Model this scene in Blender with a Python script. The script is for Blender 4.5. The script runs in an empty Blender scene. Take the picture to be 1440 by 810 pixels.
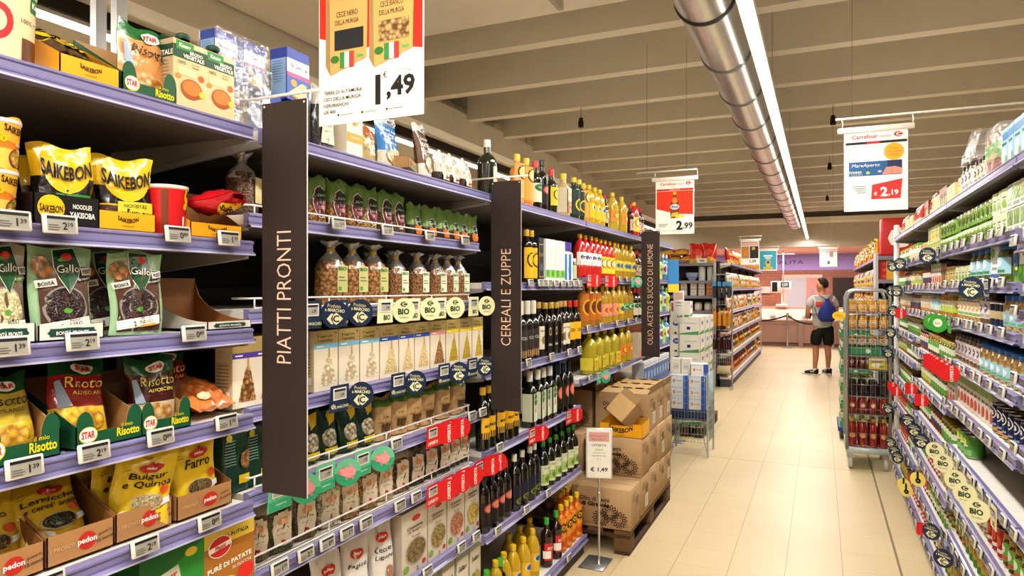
# Supermarket aisle between two long gondolas, built item by item.
import bpy, bmesh, math, random
from mathutils import Vector, Matrix
random.seed(11)
COL = bpy.context.scene.collection
H = 1.62                       # eye height of the photographer
TH = math.atan(434 / 960)      # yaw of the view to the aisle's axis
SN, CS = math.sin(TH), math.cos(TH)
PI = math.pi
LG, RG = PI / 2, -PI / 2       # products on the aisle's two gondolas face the aisle


def yu(u, X):                  # distance along the aisle of a point on the plane x = X
    k = (u - 720) / 960
    return X * (CS + k * SN) / (k * CS - SN)


def depth(X, Y): return -X * SN + Y * CS
def zat(v, X, Y): return H + (405 - v) / 960 * depth(X, Y)


def fit(u1, u2, v1, v2, X):    # -> y centre, width, base height, height of a thing on the plane x = X
    a, b = yu(u1, X), yu(u2, X)
    y = (a + b) / 2
    z0, z1 = zat(v2, X, y), zat(v1, X, y)
    return y, abs(b - a), z0, z1 - z0


# ------------------------------------------------------------------ materials
MATS = {}


def lin(h):
    out = []
    for i in (0, 2, 4):
        x = int(h[i:i + 2], 16) / 255
        out.append(x / 12.92 if x <= .04045 else ((x + .055) / 1.055) ** 2.4)
    return out


def m_(col, rough=.5, metal=0., coat=0., var=.10, scale=30., bump=0., trans=0., emit=0.):
    key = (col, rough, metal, coat, var, scale, bump, trans, emit)
    if key in MATS: return MATS[key]
    m = bpy.data.materials.new('mat_' + col); m.use_nodes = True
    nt = m.node_tree; N = nt.nodes; b = N['Principled BSDF']
    c = lin(col)
    tc = N.new('ShaderNodeTexCoord'); no = N.new('ShaderNodeTexNoise'); no.inputs['Scale'].default_value = scale
    no.inputs['Detail'].default_value = 2
    nt.links.new(tc.outputs['Object'], no.inputs['Vector'])
    mx = N.new('ShaderNodeMix'); mx.data_type = 'RGBA'
    mx.inputs[6].default_value = [min(1, x * (1 + var)) for x in c] + [1]
    mx.inputs[7].default_value = [x * (1 - var) for x in c] + [1]
    nt.links.new(no.outputs['Fac'], mx.inputs[0]); nt.links.new(mx.outputs[2], b.inputs['Base Color'])
    b.inputs['Roughness'].default_value = rough; b.inputs['Metallic'].default_value = metal
    b.inputs['Coat Weight'].default_value = coat; b.inputs['Coat Roughness'].default_value = .08
    if trans: b.inputs['Transmission Weight'].default_value = trans
    if emit:
        b.inputs['Emission Color'].default_value = c + [1]; b.inputs['Emission Strength'].default_value = emit
    if bump:
        bp = N.new('ShaderNodeBump'); bp.inputs['Strength'].default_value = bump; bp.inputs['Distance'].default_value = .01
        nt.links.new(no.outputs['Fac'], bp.inputs['Height']); nt.links.new(bp.outputs['Normal'], b.inputs['Normal'])
    MATS[key] = m
    return m


def g_(peas, gap, scale=130., rough=.35, coat=.6, mix=None):
    """dry goods seen through film: rounded cells with dark gaps"""
    key = ('grain', peas, gap, scale, rough, coat, mix)
    if key in MATS: return MATS[key]
    m = bpy.data.materials.new('grain_' + peas); m.use_nodes = True
    nt = m.node_tree; N = nt.nodes; b = N['Principled BSDF']
    tc = N.new('ShaderNodeTexCoord'); vo = N.new('ShaderNodeTexVoronoi'); vo.inputs['Scale'].default_value = scale
    nt.links.new(tc.outputs['Object'], vo.inputs['Vector'])
    rp = N.new('ShaderNodeValToRGB')
    rp.color_ramp.elements[0].position = .15; rp.color_ramp.elements[0].color = lin(peas) + [1]
    rp.color_ramp.elements[1].position = .75; rp.color_ramp.elements[1].color = lin(gap) + [1]
    nt.links.new(vo.outputs['Distance'], rp.inputs['Fac'])
    out = rp.outputs['Color']
    if mix:
        mx = N.new('ShaderNodeMix'); mx.data_type = 'RGBA'; mx.blend_type = 'MULTIPLY'; mx.inputs[0].default_value = .9
        r2 = N.new('ShaderNodeValToRGB'); r2.color_ramp.interpolation = 'CONSTANT'
        r2.color_ramp.elements[0].color = (1, 1, 1, 1); r2.color_ramp.elements[1].position = .55
        r2.color_ramp.elements[1].color = lin(mix) + [1]
        sp = N.new('ShaderNodeSeparateColor'); nt.links.new(vo.outputs['Color'], sp.inputs[0])
        nt.links.new(sp.outputs[0], r2.inputs['Fac'])
        nt.links.new(out, mx.inputs[6]); nt.links.new(r2.outputs['Color'], mx.inputs[7]); out = mx.outputs[2]
    nt.links.new(out, b.inputs['Base Color'])
    b.inputs['Roughness'].default_value = rough; b.inputs['Coat Weight'].default_value = coat; b.inputs['Coat Roughness'].default_value = .1
    bp = N.new('ShaderNodeBump'); bp.invert = True; bp.inputs['Strength'].default_value = .5; bp.inputs['Distance'].default_value = .004
    nt.links.new(vo.outputs['Distance'], bp.inputs['Height']); nt.links.new(bp.outputs['Normal'], b.inputs['Normal'])
    MATS[key] = m
    return m


def film(d1=.16, d2=.2):
    kk = ('film', d1, d2)
    if kk in MATS: return MATS[kk]
    m = bpy.data.materials.new('clear_film'); m.use_nodes = True
    nt = m.node_tree; N = nt.nodes; N.remove(N['Principled BSDF'])
    t = N.new('ShaderNodeBsdfTransparent'); g = N.new('ShaderNodeBsdfGlossy'); g.inputs['Roughness'].default_value = .12
    d = N.new('ShaderNodeBsdfDiffuse'); d.inputs['Color'].default_value = (.75, .76, .78, 1)
    no = N.new('ShaderNodeTexNoise'); no.inputs['Scale'].default_value = 45
    tc = N.new('ShaderNodeTexCoord'); nt.links.new(tc.outputs['Object'], no.inputs['Vector'])
    bp = N.new('ShaderNodeBump'); bp.inputs['Strength'].default_value = .9; bp.inputs['Distance'].default_value = .01
    nt.links.new(no.outputs['Fac'], bp.inputs['Height']); nt.links.new(bp.outputs['Normal'], g.inputs['Normal'])
    a = N.new('ShaderNodeMixShader'); a.inputs[0].default_value = d1
    b = N.new('ShaderNodeMixShader'); b.inputs[0].default_value = d2
    nt.links.new(t.outputs[0], a.inputs[1]); nt.links.new(d.outputs[0], a.inputs[2])
    nt.links.new(a.outputs[0], b.inputs[1]); nt.links.new(g.outputs[0], b.inputs[2])
    nt.links.new(b.outputs[0], N['Material Output'].inputs[0])
    MATS[kk] = m
    return m


def pk(col): return m_(col, .42, var=.06)            # printed card
def gl(col): return m_(col, .22, coat=.5, var=.08, bump=.15, scale=60)   # glossy printed film
def ink(col): return m_(col, .5, var=.02)


# ------------------------------------------------------------------ mesh builder
GLY = {}


def glyphs(txt, bold=.0, fine=False):
    key = (txt, bold, fine)
    if key in GLY: return GLY[key]
    if fine:                                   # lettering that has to bend: long edges are cut
        vs, fs, w, h = glyphs(txt, bold)
        bm = bmesh.new(); bv = [bm.verts.new((a, b, 0)) for a, b in vs]
        for f in fs:
            try: bm.faces.new([bv[i] for i in f])
            except ValueError: pass
        for _ in range(2):
            bmesh.ops.subdivide_edges(bm, edges=[e for e in bm.edges if e.calc_length() > .26], cuts=1, use_grid_fill=False)
            bmesh.ops.triangulate(bm, faces=[f for f in bm.faces if len(f.verts) > 4])
        bm.verts.index_update()
        GLY[key] = ([(v.co.x, v.co.y) for v in bm.verts], [tuple(v.index for v in f.verts) for f in bm.faces], w, h); bm.free()
        return GLY[key]
    c = bpy.data.curves.new('t', 'FONT'); c.body = txt; c.resolution_u = 2; c.offset = bold
    o = bpy.data.objects.new('t', c); me = bpy.data.meshes.new_from_object(o)
    vs = [(v.co.x, v.co.y) for v in me.vertices]; fs = [tuple(p.vertices) for p in me.polygons]
    if vs:
        x0 = min(v[0] for v in vs); x1 = max(v[0] for v in vs); y0 = min(v[1] for v in vs); y1 = max(v[1] for v in vs)
    else: x0, x1, y0, y1 = 0, 1, 0, 1
    vs = [(a - (x0 + x1) / 2, b - (y0 + y1) / 2) for a, b in vs]
    bpy.data.objects.remove(o); bpy.data.curves.remove(c); bpy.data.meshes.remove(me)
    GLY[key] = (vs, fs, x1 - x0, y1 - y0)
    return GLY[key]


class MB:
    def __init__(s): s.v = []; s.f = []; s.k = []; s.sm = []; s.ms = []

    def add(s, vs, fs, m, sm=False):
        if m not in s.ms: s.ms.append(m)
        k = s.ms.index(m); b = len(s.v); s.v += [tuple(v) for v in vs]
        for f in fs: s.f.append([b + i for i in f]); s.k.append(k); s.sm.append(sm)
        return s

    def box(s, x0, x1, y0, y1, z0, z1, m, mats=None):
        """mats: dict of face letter -> material (x X y Y z Z: low and high side)"""
        vs = [(x, y, z) for x in (x0, x1) for y in (y0, y1) for z in (z0, z1)]
        fc = {'x': (0, 1, 3, 2), 'X': (4, 6, 7, 5), 'y': (0, 4, 5, 1), 'Y': (2, 3, 7, 6), 'z': (0, 2, 6, 4), 'Z': (1, 5, 7, 3)}
        if not mats: s.add(vs, list(fc.values()), m)
        else:
            for k, f in fc.items(): s.add([vs[i] for i in f], [(0, 1, 2, 3)], mats.get(k, m))
        return s

    def rbox(s, x0, x1, y0, y1, z0, z1, r, m, seg=2):
        bm = bmesh.new(); bmesh.ops.create_cube(bm, size=1)
        for v in bm.verts: v.co = Vector((x0 + (v.co.x + .5) * (x1 - x0), y0 + (v.co.y + .5) * (y1 - y0), z0 + (v.co.z + .5) * (z1 - z0)))
        bmesh.ops.bevel(bm, geom=bm.edges[:], offset=r, segments=seg, affect='EDGES', profile=.5)
        bm.verts.index_update()
        s.add([v.co for v in bm.verts], [[v.index for v in f.verts] for f in bm.faces], m, True); bm.free()
        return s

    def prism(s, pts, axis, a, b, m, sm=False):
        n = len(pts)

        def P(p, t): return {'x': (t, p[0], p[1]), 'y': (p[0], t, p[1]), 'z': (p[0], p[1], t)}[axis]
        vs = [P(p, a) for p in pts] + [P(p, b) for p in pts]
        fs = [tuple(range(n)), tuple(range(2 * n - 1, n - 1, -1))] + [(i, i + n, (i + 1) % n + n, (i + 1) % n) for i in range(n)]
        s.add(vs, fs, m, sm)
        return s

    def lathe(s, prof, m, n=16, c=(0, 0, 0), mats=None, sq=0.):
        """prof: (radius, height) pairs; mats: per-segment materials; sq > 0 squares the section"""
        def ring(r, z):
            out = []
            for i in range(n):
                a = 2 * PI * i / n; ca, sa = math.cos(a), math.sin(a)
                k = 1.
                if sq: k = 1 + sq * (1 / max(abs(ca), abs(sa)) - 1)
                out.append((c[0] + r * k * ca, c[1] + r * k * sa, c[2] + z))
            return out
        for i in range(len(prof) - 1):
            (r0, z0), (r1, z1) = prof[i], prof[i + 1]
            mm = mats[i] if mats else m
            if r0 < 1e-6 and r1 < 1e-6: continue
            if r0 < 1e-6: s.add([(c[0], c[1], c[2] + z0)] + ring(r1, z1), [(0, 1 + (j + 1) % n, 1 + j) for j in range(n)], mm, True)
            elif r1 < 1e-6: s.add([(c[0], c[1], c[2] + z1)] + ring(r0, z0), [(0, 1 + j, 1 + (j + 1) % n) for j in range(n)], mm, True)
            else: s.add(ring(r0, z0) + ring(r1, z1), [(j, (j + 1) % n, n + (j + 1) % n, n + j) for j in range(n)], mm, True)
        return s

    def tube(s, pts, r, m, n=6, rr=None):
        pts = [Vector(p) for p in pts]; rings = []
        for i, p in enumerate(pts):
            t = ((pts[i + 1] if i < len(pts) - 1 else p) - (pts[i - 1] if i else p)).normalized()
            a = t.orthogonal().normalized() if not rings else (last - t * last.dot(t)).normalized()
            last = a; b = t.cross(a); q = rr[i] if rr else r
            rings.append([p + (a * math.cos(2 * PI * j / n) + b * math.sin(2 * PI * j / n)) * q for j in range(n)])
        vs = [v for g in rings for v in g]
        fs = [(i * n + j, i * n + (j + 1) % n, (i + 1) * n + (j + 1) % n, (i + 1) * n + j) for i in range(len(rings) - 1) for j in range(n)]
        fs += [tuple(range(n - 1, -1, -1)), tuple((len(rings) - 1) * n + j for j in range(n))]
        s.add(vs, fs, m, True)
        return s

    def grid(s, fn, us, vs, mf, sm=True):
        nu, nv = len(us), len(vs)
        P = [fn(u, v) for v in vs for u in us]
        by = {}
        for j in range(nv - 1):
            for i in range(nu - 1):
                m = mf((us[i] + us[i + 1]) / 2, (vs[j] + vs[j + 1]) / 2) if callable(mf) else mf
                by.setdefault(m, []).append((j * nu + i, j * nu + i + 1, (j + 1) * nu + i + 1, (j + 1) * nu + i))
        b = len(s.v); s.v += [tuple(p) for p in P]
        for m, fs in by.items():
            if m not in s.ms: s.ms.append(m)
            k = s.ms.index(m)
            for f in fs: s.f.append([b + i for i in f]); s.k.append(k); s.sm.append(sm)
        return s

    # printing that follows a surface sf(u, v, lift)
    def rect(s, sf, u0, v0, u1, v1, m, off=.0006, nu=1, nv=1, rot=0.):
        cu, cv = (u0 + u1) / 2, (v0 + v1) / 2; c, q = math.cos(rot), math.sin(rot)
        if bends(sf, u0, u1, cv): nu, nv = max(nu, 7), max(nv, 5)
        vs = [sf(cu + (u - cu) * c - (v - cv) * q, cv + (u - cu) * q + (v - cv) * c, off)
              for v in lsp(v0, v1, nv + 1) for u in lsp(u0, u1, nu + 1)]
        s.add(vs, [(j * (nu + 1) + i, j * (nu + 1) + i + 1, (j + 1) * (nu + 1) + i + 1, (j + 1) * (nu + 1) + i) for j in range(nv) for i in range(nu)], m, nu > 1)
        return s

    def disc(s, sf, cu, cv, ru, rv, m, off=.0008, n=18, rings=2, rot=0.):
        if bends(sf, cu - ru, cu + ru, cv): rings = max(rings, 4)
        vs = [sf(cu, cv, off)]; c, q = math.cos(rot), math.sin(rot)
        for k in range(1, rings + 1):
            for j in range(n):
                a = 2 * PI * j / n; x, y = ru * k / rings * math.cos(a), rv * k / rings * math.sin(a)
                vs.append(sf(cu + x * c - y * q, cv + x * q + y * c, off))
        fs = [(0, 1 + j, 1 + (j + 1) % n) for j in range(n)]
        for k in range(rings - 1):
            fs += [(1 + k * n + j, 1 + (k + 1) * n + j, 1 + (k + 1) * n + (j + 1) % n, 1 + k * n + (j + 1) % n) for j in range(n)]
        s.add(vs, fs, m, True)
        return s

    def poly(s, sf, pts, m, off=.0008):
        s.add([sf(u, v, off) for u, v in pts], [tuple(range(len(pts)))], m)
        return s

    def text(s, sf, txt, cu, cv, h, m, off=.0014, w=None, rot=0., bold=.0, arc=0., shear=0.):
        vs, fs, tw, thh = glyphs(txt, bold)
        if not vs: return s
        hw = (w or h * tw / max(thh, 1e-6)) / 2
        if bends(sf, cu - hw, cu + hw, cv): vs, fs, tw, thh = glyphs(txt, bold, True)
        k = h / max(thh, 1e-6); kx = (w / tw) if w else k
        c, q = math.cos(rot), math.sin(rot); out = []
        for x, y in vs:
            x, y = x * kx + shear * y * k, y * k
            y += arc * x * x
            out.append(sf(cu + x * c - y * q, cv + x * q + y * c, off))
        s.add(out, fs, m)
        return s

    def mesh(s, name):
        me = bpy.data.meshes.new(name); me.from_pydata(s.v, [], s.f)
        for m in s.ms: me.materials.append(m)
        me.polygons.foreach_set('material_index', s.k); me.polygons.foreach_set('use_smooth', s.sm)
        me.update()
        return me


def bends(sf, a, b, v):
    p, q, r = Vector(sf(a, v, 0)), Vector(sf((a + b) / 2, v, 0)), Vector(sf(b, v, 0))
    return ((p + r) / 2 - q).length > .0004


def lsp(a, b, n): return [a + (b - a) * i / (n - 1) for i in range(n)]
def flat(yf=0.): return lambda u, v, o: (u, yf - o, v)                       # a face looking to -y
def sideL(x): return lambda u, v, o: (x - o, -u, v)                          # a face looking to -x
def sideR(x): return lambda u, v, o: (x + o, u, v)                           # a face looking to +x
def topf(z): return lambda u, v, o: (u, v, z + o)
def cyl(R): return lambda u, v, o: ((R + o) * math.sin(u / R), -(R + o) * math.cos(u / R), v)


# ------------------------------------------------------------------ objects
KIDS = {}


def ob(name, mb, parent=None, label=None):
    o = bpy.data.objects.new(name, mb.mesh(name) if isinstance(mb, MB) else mb); COL.objects.link(o)
    if parent: o.parent = parent; KIDS.setdefault(parent.name, []).append(o)
    if label: o['label'] = label
    return o


def em(name):
    o = bpy.data.objects.new(name, None); o.empty_display_size = .05; COL.objects.link(o)
    return o


def tag(o, label, cat, group=None, kind=None):
    o['label'] = label; o['category'] = cat
    if group: o['group'] = group
    if kind: o['kind'] = kind
    return o


def struct(name, mb):
    o = ob(name, mb); o['kind'] = 'structure'
    return o


def dup(o, parent=None):
    c = o.copy(); COL.objects.link(c)
    if parent: c.parent = parent; KIDS.setdefault(parent.name, []).append(c)
    for k in KIDS.get(o.name, []): dup(k, c)
    return c


USED = set()


def put(p, loc, rz, label, cat, group=None, rx=0., ry=0., sc=None):
    o = p if p.name not in USED else dup(p)
    USED.add(p.name); USED.add(o.name)
    up = .0012
    if (rx or ry) and o.type == 'MESH' and abs(rx) < .8:      # a leaning thing still stands on its lowest edge
        M = Matrix.Rotation(ry, 3, 'Y') @ Matrix.Rotation(0, 3, 'Z'); M = M @ Matrix.Rotation(rx, 3, 'X')
        up -= min((M @ v.co).z for v in o.data.vertices)
    o.location = (loc[0], loc[1], loc[2] + up); o.rotation_euler = (rx, ry, rz)
    o.scale = sc if sc else (1, 1, 1)
    return tag(o, label, cat, group)


ORD = 'first second third fourth fifth sixth seventh eighth ninth tenth eleventh twelfth thirteenth fourteenth fifteenth sixteenth seventeenth eighteenth nineteenth twentieth'.split()


def nth(i):
    if i < 20: return ORD[i]
    t = (i + 1) // 10; r = (i + 1) % 10
    tens = 'zero ten twenty thirty forty fifty sixty seventy'.split()[t]
    return {'twenty': 'twentieth', 'thirty': 'thirtieth', 'forty': 'fortieth', 'fifty': 'fiftieth', 'sixty': 'sixtieth'}[tens] if r == 0 else tens + '-' + ORD[r - 1]


def row(protos, us, X, z, rz, what, cat, group, jit=.04, end='from near end', dx=0., sz=True):
    """a row of like products standing along a shelf; protos: one or several, used in turn"""
    ps = protos if isinstance(protos, list) else [protos]
    n = len(us)
    for i, u in enumerate(us):
        y = u
        lab = what + (', %s %s' % (nth(i), end) if n > 1 else '')
        s = 1 + random.uniform(-.015, .015)
        put(ps[i % len(ps)], (X + random.uniform(-.008, .008) + dx * i, y, z), rz + random.uniform(-jit, jit), lab, cat, group, sc=(1, 1, s) if sz else None)
# ------------------------------------------------------------------ the building
def tile_mat():
    m = bpy.data.materials.new('floor_tiles'); m.use_nodes = True
    nt = m.node_tree; N = nt.nodes; b = N['Principled BSDF']; L = nt.links.new
    tc = N.new('ShaderNodeTexCoord'); sx = N.new('ShaderNodeSeparateXYZ'); L(tc.outputs['Object'], sx.inputs[0])

    def mth(op, a, v=None, w=None):
        n = N.new('ShaderNodeMath'); n.operation = op
        for i, q in enumerate((a, v, w)):
            if q is None: continue
            if isinstance(q, (int, float)): n.inputs[i].default_value = q
            else: L(q, n.inputs[i])
        return n.outputs[0]

    def joint(coord, phase, width):
        f = mth('FRACT', mth('DIVIDE', mth('SUBTRACT', coord, phase), .30))
        d = mth('MINIMUM', f, mth('SUBTRACT', 1.0, f))
        return mth('LESS_THAN', d, width / .30 / 2)
    jx = joint(sx.outputs[0], -.185, .0045); jy = joint(sx.outputs[1], .165, .003)
    ex = mth('LESS_THAN', mth('ABSOLUTE', mth('SUBTRACT', sx.outputs[0], .417)), .007)     # expansion joint
    ey = mth('LESS_THAN', mth('ABSOLUTE', mth('SUBTRACT', sx.outputs[1], 6.765)), .005)
    far = mth('GREATER_THAN', sx.outputs[1], 6.9)
    jy = mth('MULTIPLY', jy, mth('SUBTRACT', 1.0, mth('MULTIPLY', far, .75)))
    fac = mth('MAXIMUM', mth('MULTIPLY', jx, .55), mth('MAXIMUM', mth('MULTIPLY', jy, .36), mth('MULTIPLY', mth('MAXIMUM', ex, ey), .8)))
    no = N.new('ShaderNodeTexNoise'); no.inputs['Scale'].default_value = 1.2; L(tc.outputs['Object'], no.inputs['Vector'])
    rp = N.new('ShaderNodeValToRGB'); rp.color_ramp.elements[0].position = .3; rp.color_ramp.elements[1].position = .7
    rp.color_ramp.elements[0].color = lin('cbb793') + [1]; rp.color_ramp.elements[1].color = lin('d3c19e') + [1]
    L(no.outputs['Fac'], rp.inputs['Fac'])
    mx = N.new('ShaderNodeMix'); mx.data_type = 'RGBA'; L(fac, mx.inputs[0]); L(rp.outputs['Color'], mx.inputs[6])
    mx.inputs[7].default_value = lin('6d6150') + [1]; L(mx.outputs[2], b.inputs['Base Color'])
    b.inputs['Roughness'].default_value = .42; b.inputs['Specular IOR Level'].default_value = .3
    return m


def brick_mat():
    m = bpy.data.materials.new('brick_tiles'); m.use_nodes = True
    nt = m.node_tree; N = nt.nodes; b = N['Principled BSDF']; L = nt.links.new
    tc = N.new('ShaderNodeTexCoord'); mp = N.new('ShaderNodeMapping'); mp.inputs['Rotation'].default_value = (PI / 2, 0, 0)
    L(tc.outputs['Object'], mp.inputs['Vector'])
    br = N.new('ShaderNodeTexBrick'); br.inputs['Scale'].default_value = 1
    br.inputs['Brick Width'].default_value = .30; br.inputs['Row Height'].default_value = .10; br.inputs['Mortar Size'].default_value = .006
    br.inputs['Color1'].default_value = lin('9a6a58') + [1]; br.inputs['Color2'].default_value = lin('a87662') + [1]; br.inputs['Mortar'].default_value = lin('7a5548') + [1]
    L(mp.outputs[0], br.inputs['Vector']); L(br.outputs['Color'], b.inputs['Base Color']); b.inputs['Roughness'].default_value = .3
    return m


WHITE = m_('ece8de', .6)
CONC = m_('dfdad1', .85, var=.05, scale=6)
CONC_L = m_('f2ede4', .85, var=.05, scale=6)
BLACK = m_('141214', .5); DARK = m_('2b292b', .55); STEEL = m_('b9bbbd', .35, metal=.8); GREYM = m_('8d9092', .45, metal=.5)
GALV = m_('d2d3d2', .27, metal=1., var=.06, scale=4)
LILAC = m_('8380ad', .34, coat=.3, var=.04); LILAC_D = m_('77749f', .4); LILAC_L = m_('c3c2de', .3, coat=.3)

struct('floor', MB().box(-9, 8, -4, 25, -.1, 0, tile_mat()))
CZ = 3.90; BZ = 3.56
struct('ceiling', MB().box(-9, 8, -4, 19.6, CZ, CZ + .1, CONC))
wl = m_('b9ab92', .8)
struct('wall_left', MB().box(-9.1, -9, -4, 25, 0, CZ, wl)); struct('wall_right', MB().box(8, 8.1, -4, 25, 0, CZ, wl))
struct('wall_back', MB().box(-9, 8, -4.1, -4, 0, CZ, wl))
t = 0
struct('trim_1', MB().box(-3.70, 8, 2.4, 4.52, BZ, CZ, CONC_L))         # wide soffit over the front end of the aisle
struct('trim_2', MB().box(-9, -4.12, -4, 8.5, 3.5, CZ, CONC_L))
for i in range(15):                                                        # concrete ribs across the aisle
    y = 5.0 + .985 * i
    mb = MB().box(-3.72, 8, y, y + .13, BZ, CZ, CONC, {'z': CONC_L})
    struct('trim_%d' % (3 + i), mb)
mb = MB().box(-4.0, -3.72, -4, 19.4, 3.317, 3.62, CONC_L)
struct('trim_20', mb)
mb = MB().box(-4.12, -4.0, -4, 19.4, 3.22, 3.56, BLACK)
struct('trim_21', mb)
struct('trim_22', MB().box(-9, 8, 19.4, 19.6, 2.70, CZ, m_('c4bcae', .85)))     # bulkhead
struct('trim_23', MB().box(-3.7, 8, 18.9, 19.4, 3.30, 3.42, CONC_L))
struct('trim_24', MB().box(-9, 8, 19.6, 24.0, 2.72, 2.8, m_('e3c0b2', .6)))     # lower ceiling over the counter
fw = MB().box(-9, 8, 24.0, 24.2, 2.20, 2.8, m_('b0a6f4', .5, var=.05, scale=2)); fw.box(-9, 8, 24.0, 24.2, 0, 2.20, brick_mat())
for j, (tx, xx) in enumerate((('ERIA DI QUALITA', -1.95),)):
    fw.text(lambda u, v, o: (u, 24.0 - o, v), 'ERIA DI QUALITÀ', -1.6, 2.46, .17, ink('4a4684'), .004, w=2.2)
struct('wall_front', fw)
d = MB(); PINK = m_('e6c2b4', .5)
d.box(-1.15, .05, 23.93, 24.0, 0, 2.05, PINK); d.box(-1.02, -.08, 23.90, 23.94, 0, 1.95, m_('aeb4bd', .5)); d.box(-.42, -.08, 23.88, 23.91, 0, 1.95, m_('c58f86', .5))
d.box(-.28, -.22, 23.86, 23.885, .9, 1.6, m_('8d99a6', .4))
struct('door_1', d)
struct('door_2', MB().box(.35, .95, 23.9, 24.0, 0, 1.95, m_('2a2020', .5)))

# the round spiral duct, its hoops, the lamps
def duct():
    e = em('ventilation_duct'); e.location = (-.521, 0, 3.07)
    R = .147; mb = MB()
    mb.lathe([(R - .012, 2.2), (R, 2.2), (R, 16.4), (R - .012, 16.4)], GALV, 40)
    mb.v = [(x, z, y) for x, y, z in mb.v]
    ob('duct_pipe', mb, e)
    y = 2.62
    for i in range(17):
        h = MB(); h.lathe([(R, y), (R + .007, y + .004), (R + .007, y + .026), (R, y + .03)], m_('7f8286', .35, metal=.9) if i != 1 else DARK, 40)
        h.v = [(a, c, b) for a, b, c in h.v]
        ob('hoop', h, e); y += .83
        if i % 3 == 1:
            w = MB().tube([(0, y, R), (0, y, .80)], .004, STEEL, 5); ob('hanger', w, e)
    return tag(e, 'long round galvanised ventilation duct with dark joint hoops under the ceiling', 'duct')


duct()
EMIT = m_('fff6e4', .5, emit=9.)


def tube_lamp(x, y0, y1, z, label):
    e = em('tube_light'); e.location = (x, 0, z)
    ob('housing', MB().box(-.035, .035, y0, y1, .02, .06, m_('e8e6e0', .5)), e)
    ob('diffuser', MB().box(-.022, .022, y0 + .01, y1 - .01, -.005, .02, EMIT), e)
    k = 0
    while y0 + 1 + 3 * k < y1:
        ob('hanger', MB().tube([(0, y0 + 1 + 3 * k, .06), (0, y0 + 1 + 3 * k, CZ - z)], .003, STEEL, 5), e); k += 1
    return tag(e, label, 'light')


def area(name, loc, sx, sy, power, col, rot=(0, 0, 0)):
    l = bpy.data.lights.new(name, 'AREA'); l.shape = 'RECTANGLE'; l.size = sx; l.size_y = sy; l.energy = power; l.color = col
    o = bpy.data.objects.new(name, l); o.location = loc; o.rotation_euler = rot; COL.objects.link(o)


tube_lamp(-.314, 1.2, 19.3, 2.90, 'continuous white tube light line running above the aisle beside the duct')
tube_lamp(-4.06, -3.5, 19.0, 3.175, 'white tube light line in the dark recess above the next aisle')
WARM = (1., .955, .885)
area('aisle_lamp', (-.314, 8.0, 2.885), .10, 22.4, 375, WARM)
area('next_aisle_lamp', (-4.06, 8, 3.16), .10, 22., 190, WARM)
area('third_aisle_lamp', (3.1, 8, 3.17), .10, 22., 240, WARM)
area('counter_lamp', (-1.4, 21.8, 2.66), 5.0, 1.6, 230, (1., .80, .76))
area('near_fill_lamp', (-.2, -2.4, 3.4), 4., .6, 190, WARM)  # unseen light behind the camera, added to brighten the near shelves
w = bpy.data.worlds.new('world'); w.use_nodes = True; bpy.context.scene.world = w
w.node_tree.nodes['Background'].inputs[0].default_value = (1., .95, .88, 1); w.node_tree.nodes['Background'].inputs[1].default_value = .30

cam = bpy.data.cameras.new('camera'); cam.lens = 24; cam.sensor_width = 36; cam.clip_start = .05
co = bpy.data.objects.new('camera', cam); co.location = (0, 0, H); co.rotation_euler = (PI / 2, 0, TH); COL.objects.link(co)
bpy.context.scene.camera = co
vs = bpy.context.scene.view_settings; vs.view_transform = 'Standard'; vs.look = 'Medium High Contrast'; vs.exposure = -.05

# ------------------------------------------------------------------ shelving
RAILP = [(-.012, 0), (.002, 0), (.009, -.003), (.009, -.007), (.0055, -.010), (.0055, -.027), (.013, -.033), (.013, -.038), (-.012, -.038)]
DECK = m_('dedbd4', .5); UNDER_SHADE = m_('6a625b', .6); WIRE = m_('e9e7e2', .35, coat=.3)  # underside: metal grey, with the shade below the shelf put into it


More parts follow.
